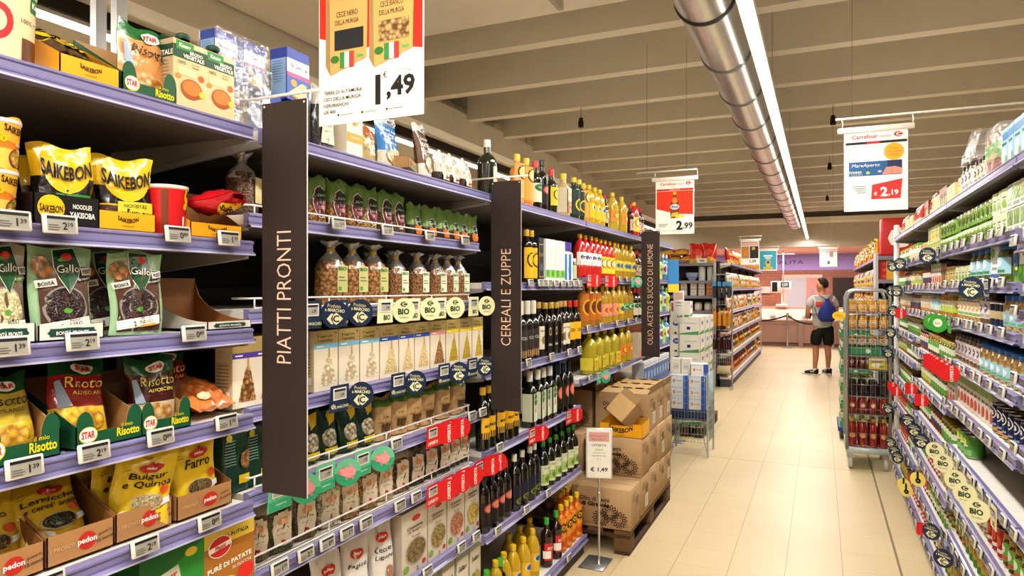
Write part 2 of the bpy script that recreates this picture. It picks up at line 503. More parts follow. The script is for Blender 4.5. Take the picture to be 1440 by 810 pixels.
def bay(label, sg, Y0, Y1, Xb, levels, ztop, xback=None, base=True, group='shelving bays of the long gondolas', name='shelving_bay'):
    e = em(name); e.location = ((Xb + levels[0][1]) / 2, (Y0 + Y1) / 2, 0); ox, oy = e.location[0], e.location[1]
    mb = MB(); z = .02
    while z < ztop:                                       # ribbed dark back
        z2 = min(z + .115, ztop)
        mb.box(Xb - sg * .02 - ox, Xb - ox, Y0 - oy, Y1 - oy, z, z2 - .006, DARK); z = z2
    mb.box(Xb - sg * .03 - ox, Xb - sg * .006 - ox, Y0 - oy, Y1 - oy, .0, ztop, BLACK)
    ob('back_panel', mb, e)
    for yy in (Y0, Y1 - .03):
        ob('upright', MB().box(Xb - ox, Xb + sg * .035 - ox, yy - oy, yy + .03 - oy, 0, ztop, m_('4a4846', .5, metal=.4)), e)
    for i, (Z, Xf, wire) in enumerate(levels):
        xa, xb = sorted((Xb, Xf - sg * .010))
        sh = ob('shelf', MB().box(xa - ox, xb - ox, Y0 + .004 - oy, Y1 - .004 - oy, Z - .030, Z - .004, DECK, {'z': UNDER_SHADE}), e)
        pts = [(Xf + sg * (a - .013) - ox, Z + b) for a, b in RAILP]
        rl = MB().prism(pts, 'y', Y0 + .002 - oy, Y1 - .002 - oy, LILAC)
        x1 = Xf - ox
        rl.box(*sorted((x1 - sg * .013, x1 + sg * .0015)), Y0 + .002 - oy, Y1 - .002 - oy, Z - .0375, Z - .0335, LILAC_L)
        rl.box(*sorted((x1 - sg * .012, x1 - sg * .0065)), Y0 + .002 - oy, Y1 - .002 - oy, Z - .026, Z - .022, LILAC_D)
        ob('price_rail', rl, sh)
        for yy in (Y0 + .004, Y1 - .016):
            br = MB(); pr = [(Xb - ox, Z - .03), (Xf - sg * .02 - ox, Z - .03), (Xf - sg * .02 - ox, Z - .045), (Xb - ox, Z - .10)]
            br.prism(pr, 'y', yy - oy, yy + .012 - oy, m_('a9a7a2', .45, metal=.3)); ob('bracket', br, sh)
        if wire:
            wr = MB(); xw = Xf - sg * .035 - ox; hh = wire
            ya, yb = Y0 + .03 - oy, Y1 - .03 - oy
            wr.tube([(xw - sg * .06, ya, Z + hh), (xw - sg * .01, ya, Z + hh), (xw, ya + .01, Z + hh), (xw, yb - .01, Z + hh), (xw - sg * .01, yb, Z + hh), (xw - sg * .06, yb, Z + hh)], .003, WIRE)
            wr.tube([(xw, ya + .02, Z + .002), (xw, yb - .02, Z + .002)], .0025, WIRE)
            n = 5
            for k in range(n):
                y = ya + .02 + (yb - ya - .04) * k / (n - 1)
                wr.tube([(xw, y, Z - .004), (xw, y, Z + hh)], .0025, WIRE, 5)
            ob('wire_rail', wr, sh)
    if base:
        xa, xb = sorted((Xb, levels[-1][1] - sg * .03))
        ob('base_plinth', MB().box(xa - ox, xb - ox, Y0 - oy, Y1 - oy, 0, levels[-1][0] - .038, m_('4f4b58', .5)), e)
    tag(e, label, 'shelves', group)
    return e


XB = -1.86
A1 = [(2.031, -1.30, 0), (1.739, -1.30, 0), (1.519, -1.30, 0), (1.303, -1.30, 0), (1.082, -1.30, 0), (.83, -1.30, 0), (.55, -1.30, 0), (.12, -1.28, 0)]
A2 = [(2.031, -1.30, 0), (1.817, -1.35, .025), (1.564, -1.35, .028), (1.307, -1.35, 0), (1.083, -1.35, .03), (.864, -1.35, .034), (.564, -1.35, 0), (.284, -1.35, 0)]
A3 = [(2.031, -1.30, 0), (1.647, -1.33, 0), (1.2535, -1.33, 0), (.905, -1.33, 0), (.535, -1.33, 0), (.12, -1.29, 0)]
A4 = [(2.031, -1.30, 0), (1.686, -1.33, 0), (1.372, -1.33, 0), (1.058, -1.33, 0)]
A5 = [(2.031, -1.30, 0), (1.70, -1.33, 0), (1.40, -1.33, 0), (1.10, -1.33, 0), (.80, -1.33, 0), (.45, -1.33, 0), (.12, -1.29, 0)]
Z1 = [a[0] for a in A1]; Z2 = [a[0] for a in A2]; Z3 = [a[0] for a in A3]; Z4 = [a[0] for a in A4]; Z5 = [a[0] for a in A5]
bay('dark-backed shelving bay with lilac price rails holding ready meals and rice pouches', 1, -.02, 1.305, XB, A1, 2.06)
bay('dark-backed shelving bay with white wire rails holding pulses and cereals', 1, 1.335, 2.655, XB, A2, 2.06)
bay('dark-backed shelving bay holding olive oil and vinegar bottles down to the floor', 1, 2.67, 3.985, XB, A3, 2.06)
bay('dark-backed shelving bay with sunflower oil shelves above the pallet of cartons', 1, 4.0, 5.56, XB, A4, 2.06, base=False)
bay('shelving bay past the black lemon-juice banner beyond the pallet', 1, 5.58, 6.665, XB, A5, 2.06)

for i, x in enumerate((-2.36, -2.25)):
    tag(ob('ceiling_support_post', MB().box(x - .016, x + .016, 1.60, 1.64, 2.06, CZ, STEEL)), 'thin steel post rising to the ceiling behind the top shelf, %s of the two' % nth(i), 'post', 'steel ceiling posts')
tag(ob('ceiling_rail', MB().box(-1.62, -1.585, 1.2, 4.35, 3.50, 3.56, m_('b9b5b2', .4))), 'short grey lighting rail under the ceiling soffit by the first banner', 'rail')
e = em('junction_box'); e.location = (-3.69, 5.62, 3.40); ob('box_body', MB().rbox(-.03, .03, -.09, .09, -.08, .08, .01, m_('c9c2b2', .5), 1), e); ob('conduit', MB().tube([(0, -.03, .08), (0, -.03, .45)], .012, m_('c9c2b2', .5)), e); ob('conduit', MB().tube([(0, .03, .08), (0, .03, .45)], .012, m_('c9c2b2', .5)), e)
tag(e, 'small grey electric box with two conduits on the long side beam', 'electric box')
for i, (x, y) in enumerate(((-2.35, 7.0), (-2.3, 11.9), (.12, 8.0), (.12, 11.0), (.12, 14.9))):
    e = em('hanging_sensor'); e.location = (x, y, 3.40); ob('sensor_body', MB().lathe([(0, -.05), (.028, -.05), (.03, 0), (.02, .05), (0, .05)], BLACK, 12), e); ob('wire', MB().tube([(0, 0, .05), (0, 0, .20)], .003, BLACK, 4), e); ob('wire', MB().tube([(0, 0, -.05), (0, 0, -.9)], .0015, m_('8a857a', .5), 4), e)
    tag(e, 'small black clip hanging from a ceiling rib, %s' % ('above the next aisle' if i < 2 else 'beside the tube light') + ', %s from near end' % nth(i if i < 2 else i - 2), 'clip', 'black ceiling clips')
# ------------------------------------------------------------------ price tags, shelf talkers, banners, posters
INKB = ink('1b1a1c'); INKW = ink('f4f0e8'); RED = pk('d3252a'); NAVY = pk('1f3350'); CREAM = pk('e3dfb4'); GRN = pk('37a47c')
TAGP = {}


def esl(price):
    if price in TAGP: return TAGP[price]
    w, h = .064, .036; mb = MB(); sf = flat(-.0075)
    mb.rbox(-w / 2, w / 2, -.0075, 0, -h / 2, h / 2, .002, m_('d3d1cb', .4), 1)
    mb.rect(sf, -w / 2 + .006, -h / 2 + .0035, w / 2 - .006, h / 2 - .0035, m_('9b988f', .35), .0004)
    mb.rect(sf, -w / 2 + .006, h / 2 - .0095, w / 2 - .006, h / 2 - .0045, INKB, .0008)
    a, b = price.split(',')
    mb.text(sf, a, .006, -.0035, .014, INKB, .001, bold=.02); mb.text(sf, b, .0165, -.001, .0085, INKB, .001, bold=.01)
    for k in range(3): mb.rect(sf, -.024, -.012 + k * .0042, -.006 + (k % 2) * .004, -.0105 + k * .0042, ink('5c5a58'), .001)
    mb.box(-w / 2 + .002, w / 2 - .002, 0, .004, -h / 2 + .006, h / 2 - .006, DARK)
    o = ob('shelf_price_tag', mb); TAGP[price] = o
    return o


PRICES = ['1,39', '2,19', '0,89', '1,79', '2,59', '1,25', '3,49']


def tags(ys, X, Z, sg, where, tilt=.12, prices=None):
    n = len(ys)
    for i, y in enumerate(ys):
        p = (prices or PRICES)[i % len(prices or PRICES)]
        lab = 'electronic price tag on ' + where + (', %s from near end' % nth(i) if n > 1 else '')
        put(esl(p), (X + sg * .006, y, Z - .020), LG if sg > 0 else RG, lab, 'price tag', 'electronic price tags on the rails', rx=-tilt)


def clogo(mb, sf, u, v, s, ml, mr, mbg, off):
    mb.poly(sf, [(u - s, v), (u - .45 * s, v + .62 * s), (u - .18 * s, v + .62 * s), (u - .5 * s, v), (u - .18 * s, v - .62 * s), (u - .45 * s, v - .62 * s)], ml, off)
    mb.poly(sf, [(u - .28 * s, v), (u - .2 * s, v + .45 * s), (u + .15 * s, v + .72 * s), (u + .4 * s, v + .55 * s), (u + s, v), (u + .4 * s, v - .55 * s), (u + .15 * s, v - .72 * s), (u - .2 * s, v - .45 * s)], mr, off)
    mb.text(sf, 'C', u + .14 * s, v, .85 * s, mbg, off + .0004, bold=.03)


TALK = {}


def talker(kind, turn):
    """card clipped to a rail: holder flush with the rail, round flag turned towards whoever comes along the aisle"""
    if (kind, turn) in TALK: return TALK[(kind, turn)]
    e = em('shelf_talker'); mb = MB(); hw, hh = .05, .04
    col = {'navy': NAVY, 'bio': CREAM, 'pig': pk('6cc39a'), 'offer': RED, 'yellow': pk('e6d878'), 'green': pk('3f9a3a')}[kind]
    sf = flat(-.004)
    if kind != 'yellow' and not (kind == 'offer' and turn < 0):
        mb.prism([(-hw, -hh), (hw * .8, -hh), (hw * .86, hh), (-hw * .86, hh)], 'y', -.004, -.003, col)
        mb.rect(sf, -.034, -.004, .028, .032, m_('e9e7e0', .4), .002); mb.rect(sf, -.029, 0, .023, .028, m_('a9a6a0', .4), .003); mb.rect(sf, -.029, .022, .023, .028, INKB, .0035)
        mb.text(sf, '1,39', .006, .010, .010, INKB, .0036, bold=.02)
        if kind == 'navy': mb.text(sf, 'a MARCHIO', .008, -.026, .009, CREAM, .001, bold=.01); clogo(mb, sf, -.032, -.022, .011, CREAM, CREAM, NAVY, .001)
        if kind == 'bio': mb.text(sf, 'BIO', .005, -.022, .018, pk('24452f'), .001, bold=.03)
        if kind == 'offer': mb.text(sf, 'OFFERTA', 0, -.024, .013, INKW, .001, w=.075, bold=.02)
        if kind == 'pig': mb.rect(sf, -.045, -.038, .038, -.012, GRN, .0008); mb.text(sf, 'risparmio', 0, -.024, .009, INKW, .0014)
        ob('tag_holder', mb, e)
    f = MB(); R = .042 if not (kind == 'offer' and turn < 0) else .036; c, q = math.cos(turn), math.sin(turn)

    def fs(u, v, o):                                # the flag swings about its inner edge
        if turn > 0:
            x = u + R; return (.036 + x * c - o * q, -.006 - x * q - o * c, v)
        x = R - u; return (-.036 - x * c - o * q, -.006 + x * q - o * c, v)
    n = 28
    pts = [(R * math.cos(2 * PI * i / n), R * math.sin(2 * PI * i / n)) for i in range(n)]
    if kind == 'offer': pts = [(-R * 1.05, -R * .9), (.1 * R, -R * .95)] + [(R * math.cos(a), R * math.sin(a)) for a in lsp(-PI / 2, PI / 2, 14)] + [(-R * 1.05, R * .9)]
    f.add([fs(u, v, 0) for u, v in pts], [tuple(range(len(pts)))], col); f.add([fs(u, v, -.001) for u, v in pts], [tuple(range(len(pts)))[::-1]], col)
    if kind == 'navy':
        f.text(fs, 'Prodotto', -.002, .024, .0105, CREAM, .001, w=.04, rot=-.12); f.text(fs, 'a MARCHIO', 0, .011, .010, CREAM, .001, w=.06, rot=-.12, bold=.03)
        clogo(f, fs, 0, -.014, .025, CREAM, CREAM, NAVY, .001)
    if kind == 'bio':
        clogo(f, fs, 0, .021, .014, pk('24452f'), pk('24452f'), CREAM, .001); f.text(fs, 'BIO', -.001, -.004, .021, pk('24452f'), .001, bold=.04)
        f.text(fs, 'Carrefour', 0, -.024, .006, pk('24452f'), .001)
    if kind == 'pig':
        f.poly(fs, [(R * math.cos(a), R * math.sin(a)) for a in lsp(PI, 2 * PI, 16)], GRN, .0006)
        P1 = pk('e79aa0'); P2 = pk('d97f88')
        f.disc(fs, .004, 0, .021, .017, P1, .001); f.disc(fs, -.016, .004, .012, .012, P1, .0014); f.disc(fs, -.025, .001, .005, .006, P2, .002)
        for x in (-.008, .012): f.rect(fs, x, -.022, x + .006, -.010, P2, .0013)
        f.poly(fs, [(-.022, .013), (-.014, .022), (-.011, .012)], P2, .0018); f.disc(fs, .008, .022, .005, .005, P1, .0016)
    if kind == 'offer': f.text(fs, 'OFFERTA', .004, 0, .014, INKW, .001, w=.07, rot=PI / 2, bold=.02)
    if kind == 'yellow':
        f.disc(fs, .002, -.008, .015, .015, INKB, .001); f.rect(fs, -.006, -.004, .006, .045, INKB, .0012); f.disc(fs, .002, -.008, .005, .005, pk('8a8a86'), .002)
    if kind == 'green': f.disc(fs, 0, .004, .02, .02, pk('dfe9d0'), .001); f.text(fs, 'bio', 0, .004, .012, pk('2c6b2a'), .002)
    ob('round_flag', f, e)
    TALK[(kind, turn)] = e
    return e


WHATT = {'navy': ('navy round shelf card', 'navy own-brand shelf cards'), 'bio': ('cream round BIO shelf card', 'cream BIO shelf cards'),
         'pig': ('green shelf card with pink pig', 'pig shelf cards'), 'offer': ('red OFFERTA shelf card', 'red offer shelf cards'),
         'yellow': ('pale yellow round shelf marker', 'yellow shelf markers'), 'green': ('green round organic card', 'green shelf cards')}


def talkers(kind, ys, X, Z, sg, where, turn=.55):
    a, g = WHATT[kind]
    for i, y in enumerate(ys):
        lab = a + ' on ' + where + (', %s from near end' % nth(i) if len(ys) > 1 else '')
        put(talker(kind, turn if sg > 0 else -turn), (X + sg * .014, y, Z - .022), LG if sg > 0 else RG, lab, 'shelf card', g)


# black category banners standing out from the shelf front
def banner(txt, y, zb, zt, xl, xr, tl, tz, label, th=.046):
    e = em('hanging_banner'); xm = (xl + xr) / 2; e.location = (xm, y, zb); w = xr - xl
    mb = MB(); BR = m_('392f2d', .55, var=.04); mb.box(-w / 2, w / 2, -.002, .002, 0, zt - zb, BR, {'X': m_('d8d2cc', .4)})
    sf = flat(-.002)
    mb.text(sf, txt, 0, tz - zb, th, ink('f0cdb6'), .0008, w=None, rot=PI / 2) if not tl else None
    if tl:
        vs, fs, tw, hh = glyphs(txt, -.006); k = tl / tw; kh = th / hh
        mb.add([sf(-y_ * kh, tz - zb + x_ * k, .0008) for x_, y_ in vs], fs, ink('f0cdb6'))
    for x in (-w / 2 + .008, w / 2 - .008): mb.disc(sf, x, zt - zb - .008, .003, .003, WHITE, .001, 8, 1)
    ob('banner_panel', mb, e)
    ob('support_rod', MB().tube([(-w / 2 - .10, .004, zt - zb + .018), (w / 2 + .03, .004, zt - zb + .018)], .004, WIRE), e)
    for x in (-w / 2 + .02, w / 2 - .02): ob('hook', MB().tube([(x, .004, zt - zb + .02), (x, 0, zt - zb - .01)], .0015, WIRE, 5), e)
    return tag(e, label, 'banner', 'black category banners')


banner('PIATTI PRONTI', 1.320, 1.103, 2.086, -1.292, -1.148, .33, 1.597, 'tall black banner reading PIATTI PRONTI at the end of the ready meals')
banner('CEREALI E ZUPPE', 2.662, 1.093, 2.079, -1.302, -1.160, .415, 1.580, 'tall black banner reading CEREALI E ZUPPE between pulses and olive oils')
banner('OLIO, ACETO E SUCCO DI LIMONE', 5.338, 1.08, 2.065, -1.290, -1.145, .79, 1.57, 'tall black banner reading OLIO ACETO E SUCCO DI LIMONE past the cartons', .05)


def poster(loc, w, h, deco, label, rod=None, header=True, hang=.5, name='promotional_poster', xoff=0.):
    e = em(name); e.location = loc
    mb = MB(); mb.box(-w / 2, w / 2, -.001, .001, 0, h, m_('f4f2ec', .45, var=.02)); deco(mb, flat(-.001), w, h)
    ob('poster_sheet', mb, e)
    if header:
        ob('header_strip', MB().rbox(-w / 2 - .03, w / 2 + .03, -.007, .007, h - .004, h + .026, .003, m_('efece4', .4), 1), e)
    for x in (-w / 2 - .01, w / 2 + .02): ob('hook', MB().tube([(x, 0, h + .02), (x + .006, 0, h + .045), (x, 0, h + .072)], .003, WIRE), e)
    a, b = rod or (-w / 2 - .06, w / 2 + .05)
    rd = MB().tube([(a, 0, h + .075), (b, 0, h + .075)], .006, m_('dcd9d0', .4)); ob('hanging_rod', rd, e)
    for x in (a + .08, b - .08): ob('hanging_wire', MB().tube([(x, 0, h + .078), (x, 0, BZ - loc[2])], .0012, m_('6d6a64', .5), 4), e)
    return tag(e, label, 'poster', 'posters hung over the aisle')


def kraft_bag_pic(mb, sf, u, v, s, dark):
    K = pk('d2ac6a'); K2 = pk('a5875a')
    mb.poly(sf, [(u - .055 * s, v + .02 * s), (u - .043 * s, v), (u + .05 * s, v + .028 * s), (u + .053 * s, v + .17 * s), (u + .045 * s, v + .21 * s), (u - .05 * s, v + .21 * s)], K, .0014)
    mb.poly(sf, [(u - .055 * s, v + .02 * s), (u - .043 * s, v), (u - .046 * s, v + .21 * s), (u - .055 * s, v + .2 * s)], K2, .0018)
    mb.poly(sf, [(u - .052 * s, v + .195 * s), (u + .046 * s, v + .21 * s), (u + .04 * s, v + .232 * s), (u - .05 * s, v + .217 * s)], pk('6fae62'), .0018)
    mb.text(sf, 'TERRE DI', u, v + .178 * s, .009 * s, INKB, .002, bold=.02); mb.text(sf, 'ALTAMURA', u, v + .166 * s, .009 * s, INKB, .002, bold=.02)
    mb.text(sf, 'CECE NERO' if dark else 'CECE BIANCO', u, v + .125 * s, .011 * s, INKB, .002, w=.055 * s); mb.text(sf, 'DELLA MURGIA', u, v + .108 * s, .010 * s, INKB, .002, w=.06 * s)
    mb.rect(sf, u - .032 * s, v + .05 * s, u + .042 * s, v + .092 * s, pk('25262e') if dark else g_('d9b87e', '6b4a26', 90), .002)
    for k, c in ((-.012, '3f8f4b'), (0.0, 'efe9dc'), (.012, 'd2413b')): mb.rect(sf, u + (k - .006) * s, v + .012 * s, u + (k + .006) * s, v + .045 * s, pk(c), .0022)
    mb.disc(sf, u - .031 * s, v + .032 * s, .011 * s, .008 * s, pk('3b7a33'), .0022); mb.rect(sf, u + .024 * s, v + .03 * s, u + .042 * s, v + .036 * s, pk('6fae62'), .0022)


def deco149(mb, sf, w, h):
    mb.poly(sf, [(-.147, .215), (-.02, .172), (.02, .178), (.147, .152), (.147, h), (-.147, h)], pk('e2301c'), .0006)
    kraft_bag_pic(mb, sf, -.064, .120, 1.15, True); kraft_bag_pic(mb, sf, .064, .124, 1.15, False)
    mb.text(sf, '1', .025, .070, .070, INKB, .001, bold=.03); mb.text(sf, ',49', .088, .070, .055, INKB, .001, w=.078, bold=.03)
    mb.text(sf, '€', .045, .103, .014, INKB, .001); mb.text(sf, '3,73 €/Kg', .095, .108, .010, ink('8d8b88'), .001)
    for k, t in enumerate(('TERRE DI ALTAMURA', 'CECI DELLA MURGIA', 'NERI/BIANCHI', 'GR 400')):
        vs, fs, tw, hh = glyphs(t, .01); kk = .0085 / hh
        mb.add([sf(-.134 + (x + tw / 2) * kk, .078 - k * .0155 + y * kk, .001) for x, y in vs], fs, INKB)
    for k, x in enumerate((-.09, -.02, .05)): mb.disc(sf, x, .022, .003, .003, ink('3a3a3c'), .001, 10, 1); mb.rect(sf, x + .006, .0212, x + .042, .0228, ink('8d8b88'), .001)


poster((-.9725, 1.333, 2.016), .299, .42, deco149, 'white and red hanging poster priced 1,49 showing two kraft pulse bags', (-.36, .36))


def market_head(mb, sf, w, h, sub):
    mb.text(sf, 'Carrefour', -.05, h - .028, .022, pk('c92a2c'), .0006, bold=.02); mb.text(sf, 'market', .045, h - .030, .013, pk('c92a2c'), .0006)
    clogo(mb, sf, .105, h - .026, .022, pk('d3252a'), pk('d3252a'), pk('f4f2ec'), .0006)


def deco299(mb, sf, w, h):
    market_head(mb, sf, w, h, 0)
    mb.text(sf, 'la qualità per tutti', 0, h - .055, .008, ink('8a8784'), .0006)
    mb.poly(sf, [(-w / 2 + .008, .20), (.01, .158), (w / 2 - .008, .150), (w / 2 - .008, h - .085), (-w / 2 + .008, h - .085)], pk('e03a1e'), .0006)
    mb.rect(sf, -w / 2 + .008, h - .082, w / 2 - .008, h - .066, pk('d3301c'), .0006); mb.text(sf, 'SCONTO SOCI', 0, h - .074, .008, INKW, .001)
    am = pk('8e3f14')
    mb.poly(sf, [(-.03, .125), (.032, .125), (.036, .16), (.034, .22), (.03, .25), (.014, .285), (.011, .31), (-.011, .31), (-.014, .285), (-.03, .25), (-.036, .22), (-.034, .16)], am, .001)
    mb.rect(sf, -.012, .308, .012, .328, pk('e9c22c'), .0012); mb.disc(sf, 0, .262, .022, .024, pk('d98a3a'), .0013); mb.disc(sf, 0, .212, .035, .022, pk('dfe6ee'), .0014)
    mb.text(sf, 'friol', 0, .213, .024, pk('28457e'), .0018, bold=.03); mb.poly(sf, [(-.03, .135), (.03, .14), (.03, .17), (-.02, .165)], pk('e0b72c'), .0013)
    mb.rect(sf, .005, .128, .075, .146, pk('e8dc3a'), .0016)
    mb.text(sf, '2', .035, .068, .072, INKB, .001, bold=.04); mb.text(sf, '.99', .098, .064, .050, INKB, .001, bold=.03)
    for k in range(3): mb.rect(sf, -.125, .058 + .01 * k, -.07 + .01 * k, .062 + .01 * k, ink('7c7a78'), .001)
    mb.rect(sf, -.09, .024, .09, .026, ink('9c9a98'), .001)


poster((-1.036, 5.37, 2.04), .297, .42, deco299, 'red and white hanging poster priced 2.99 showing a frying oil bottle', (-.30, .17))


def deco219(mb, sf, w, h):
    market_head(mb, sf, w, h, 0)
    mb.rect(sf, -w / 2 + .008, h - .068, w / 2 - .004, h - .055, INKB, .0006); mb.rect(sf, -.04, h - .068, .02, h - .055, pk('c2262b'), .001)
    mb.disc(sf, .085, .305, .047, .045, pk('eda928'), .0008)
    for k, t in enumerate(('SOLO', 'DAL 2 AL 8', 'LUGLIO')): mb.text(sf, t, .085, .322 - k * .017, .009, pk('b43a22'), .0014)
    B = pk('1d5d96'); mb.rect(sf, -.125, .185, .122, .26, B, .0008); mb.rect(sf, .055, .2, .122, .26, pk('1b2c55'), .0012)
    mb.text(sf, 'MareAperto', -.045, .238, .022, INKW, .0014, w=.13, shear=.2); mb.text(sf, 'TONNO', -.095, .205, .012, INKW, .0014, bold=.02); mb.text(sf, 'AL NATURALE', -.088, .193, .006, pk('d9d44a'), .0014)
    mb.disc(sf, -.035, .2, .009, .008, pk('a9c83a'), .0014); mb.disc(sf, .02, .205, .009, .006, pk('d8b9a8'), .0014)
    mb.poly(sf, [(.03, .188), (.122, .188), (.12, .218), (.09, .228), (.05, .225)], pk('cf8f7c'), .0016); mb.rect(sf, .074, .19, .076, .224, pk('a8604f'), .002)
    mb.poly(sf, [(-.028, .055), (.122, .052), (.128, .170), (-.022, .142)], INKW, .0008); mb.poly(sf, [(-.02, .06), (.115, .06), (.124, .162), (-.016, .136)], pk('d22a2c'), .0012)
    mb.text(sf, '€', 0, .088, .018, INKW, .0018, bold=.03); mb.text(sf, '2', .040, .098, .050, INKW, .0018, bold=.04); mb.text(sf, ',19', .083, .090, .034, INKW, .0018, bold=.03)
    for k in range(4): mb.rect(sf, -.11 + .008 * k, .128 - .011 * k, -.045, .132 - .011 * k, ink('6d6b69'), .0008)


poster((.262, 4.05, 2.026), .297, .42, deco219, 'white hanging poster priced 2,19 showing a blue tuna pack', (-.19, 1.2))


def deco_small(col, pr):
    def f(mb, sf, w, h):
        mb.rect(sf, -w / 2 + .01, h - .06, w / 2 - .01, h - .02, pk('c7a09a'), .0006); mb.rect(sf, -w / 2 + .01, h - .085, w / 2 - .01, h - .07, pk('b5453f'), .0006)
        if col: mb.rect(sf, -w / 2 + .012, .11, -.01, h - .1, pk('b08a4a'), .0008); mb.rect(sf, 0, .11, w / 2 - .01, h - .1, pk('2a2624'), .0008); mb.disc(sf, .06, .28, .03, .03, pk('b9a24a'), .0012); mb.disc(sf, -.07, .2, .035, .05, pk('d9853a'), .0012)
        else: mb.rect(sf, -.06, .3, .0, .34, pk('b9b3b0'), .001); mb.rect(sf, .02, .22, .1, .34, pk('b08a88'), .001); mb.rect(sf, -.02, .06, .03, .13, pk('6b5b52'), .001)
        if pr: mb.text(sf, pr, .05, .055, .06, INKB, .001, bold=.03)
    return f


poster((-1.12, 12.5, 2.025), .30, .42, deco_small(True, '1,39'), 'small hanging poster priced 1,39 with a black picture, above the snack shelves', None)
poster((.16, 17.0, 2.10), .36, .42, deco_small(False, ''), 'white hanging poster with small photos beside the counter, above the aisle', None)


def deco_blue(mb, sf, w, h):
    mb.rect(sf, -w / 2 + .015, .02, w / 2 - .015, h - .02, pk('3aa0bd'), .0006); mb.disc(sf, .0, .16, .05, .09, pk('d9bd3a'), .001); mb.rect(sf, -.1, .03, .1, .08, pk('c6b430'), .0012)
    mb.rect(sf, -.09, .3, .09, .33, INKW, .001); mb.rect(sf, -.06, .26, .06, .28, INKW, .001); mb.disc(sf, 0, .18, .03, .04, pk('2d5da8'), .0016)


poster((-1.02, 15.5, 1.99), .36, .44, deco_blue, 'blue hanging poster with yellow packs printed on it, beyond the snack shelves', None)
# ------------------------------------------------------------------ package shapes
PR = {}


def cached(fn):
    def w(key, *a, **k):
        kk = (fn.__name__, key)
        if kk not in PR: PR[kk] = fn(key, *a, **k)
        return PR[kk]
    return w


def bagshape(mb, w, h, D, mf, kind='stand', vb=None, nu=13, seed=0, wr=1., crimp=.06):
    """a filled film bag: front and back sheets joined at the sides; gives the front surface for printing"""
    rnd = random.Random(seed); ph = [rnd.uniform(0, 6.28) for _ in range(6)]
    us = [-1 + 2 * i / (nu - 1) for i in range(nu)]
    us = [math.copysign(abs(x) ** .8, x) for x in us]
    vb = sorted(set([0, .03, .08, .2, .35, .5, .65, .8, .9, 1 - crimp, 1] + [round(x / h, 4) for x in (vb or [])]))

    def prof(t):
        if kind == 'stand': return max(0., (1 - max(0, t) ** 2.2)) ** .75 * min(1, .72 + t * 2.5)
        if kind == 'block': return 1. if t < .78 else max(.04, 1 - ((t - .78) / .22) ** 1.3)
        if kind == 'flat': return max(.03, math.sin(PI * min(1, .03 + t * .97)) ** .4)
        return max(0.02, math.sin(PI * (.02 + .96 * t))) ** .55          # pillow

    def T(u, t):
        a = max(0., 1 - abs(u) ** (5 if kind == 'block' else 2.6)) ** .5
        q = prof(t) * a * D / 2
        q += wr * .0022 * a * (math.sin(9 * u + ph[0] + 5 * t) * math.sin(11 * t + ph[1]) + .7 * math.sin(17 * u + 14 * t + ph[2]))
        return max(q, .0006)

    def X(u, t):
        s = 1 - (.05 * prof(t) if kind != 'block' else .0)
        return u * w / 2 * s + wr * .0025 * math.sin(7 * t + ph[3]) * (abs(u) ** 2)

    def Zz(u, t): return t * h + wr * .004 * math.sin(4 * u + ph[4]) * t ** 3

    def front(u, t): return (X(u, t), -T(u, t), Zz(u, t))
    def back(u, t): return (X(-u, t), T(-u, t), Zz(-u, t))
    mfu = (lambda u, t: mf(u * w / 2, t * h)) if callable(mf) else mf
    mbk = (lambda u, t: mf(u * w / 2, t * h)) if callable(mf) else mf
    mb.grid(front, us, vb, mfu); mb.grid(back, us, vb, mbk)
    m0 = mf(0, .001) if callable(mf) else mf
    lo = [front(u, 0) for u in us] + [front(u, 0)[:1] + (-front(u, 0)[1],) + front(u, 0)[2:] for u in reversed(us)]
    mb.add(lo, [tuple(range(len(lo)))[::-1]], m0)

    def sf(u, v, o):
        a = max(-.999, min(.999, u / (w / 2))); t = max(0, min(1, v / h))
        x, y, z = front(a, t)
        return (x, y - o * 1.5 - .0014, z)
    return sf


def bands(*st):
    """(height limit, material) pairs from the bottom"""
    def f(u, v):
        for lim, m in st:
            if v < lim: return m
        return st[-1][1]
    return f


@cached
def bottle(key, R, h, glass, cap, sh=.62, rn=.014, caph=.03, lab=None, deco=None, sq=0., n=16, name='bottle', neck=None, rough=.12, parts=True, waist=0., span=1.25, lz=(.16, .5), capr=None):
    e = em(name); g = m_(glass, rough, coat=.8, var=.05) if isinstance(glass, str) else glass
    zs = h * sh; zt = h - caph; pr = [(0, .002), (R * .9, 0), (R, R * .15)]
    if waist: pr += [(R, zs * .45), (R * (1 - waist), zs * .58), (R * (1 - waist), zs * .66), (R, zs * .8)]
    pr.append((R, zs)); zn = zs + (zt - zs) * (neck or .62)
    for i in range(1, 6):
        t = i / 6; s = 1 - (1 - t ** 1.9) ** .85; pr.append((R + (rn - R) * s, zs + (zn - zs) * t))
    pr += [(rn, zn), (rn, zt), (0, zt)]
    ob('body', MB().lathe(pr, g, n, sq=sq), e)
    cr = capr or rn * 1.12
    c = MB().lathe([(cr * .98, zt - .004), (cr, zt), (cr, h - .003), (cr * .9, h), (0, h)], m_(cap, .35, coat=.3), 12); ob('cap', c, e)
    if lab:
        L = MB(); lc = pk(lab) if isinstance(lab, str) else lab
        k = R * (1.0 if not sq else 1 + sq * .35); sf = cyl(k) if sq < .3 else flat(-R)
        z0, z1 = h * lz[0], h * lz[1]; su = R * span if sq < .3 else R * .86
        L.rect(sf, -su, z0, su, z1, lc, .0008, 10 if sq < .3 else 1, 1)
        if sq >= .3:
            for s2 in (sideL(-R), sideR(R)): L.rect(s2, -su, z0, su, z1, lc, .0008)
        if deco: deco(L, sf, su, z0, z1)
        ob('label', L, e)
    return e


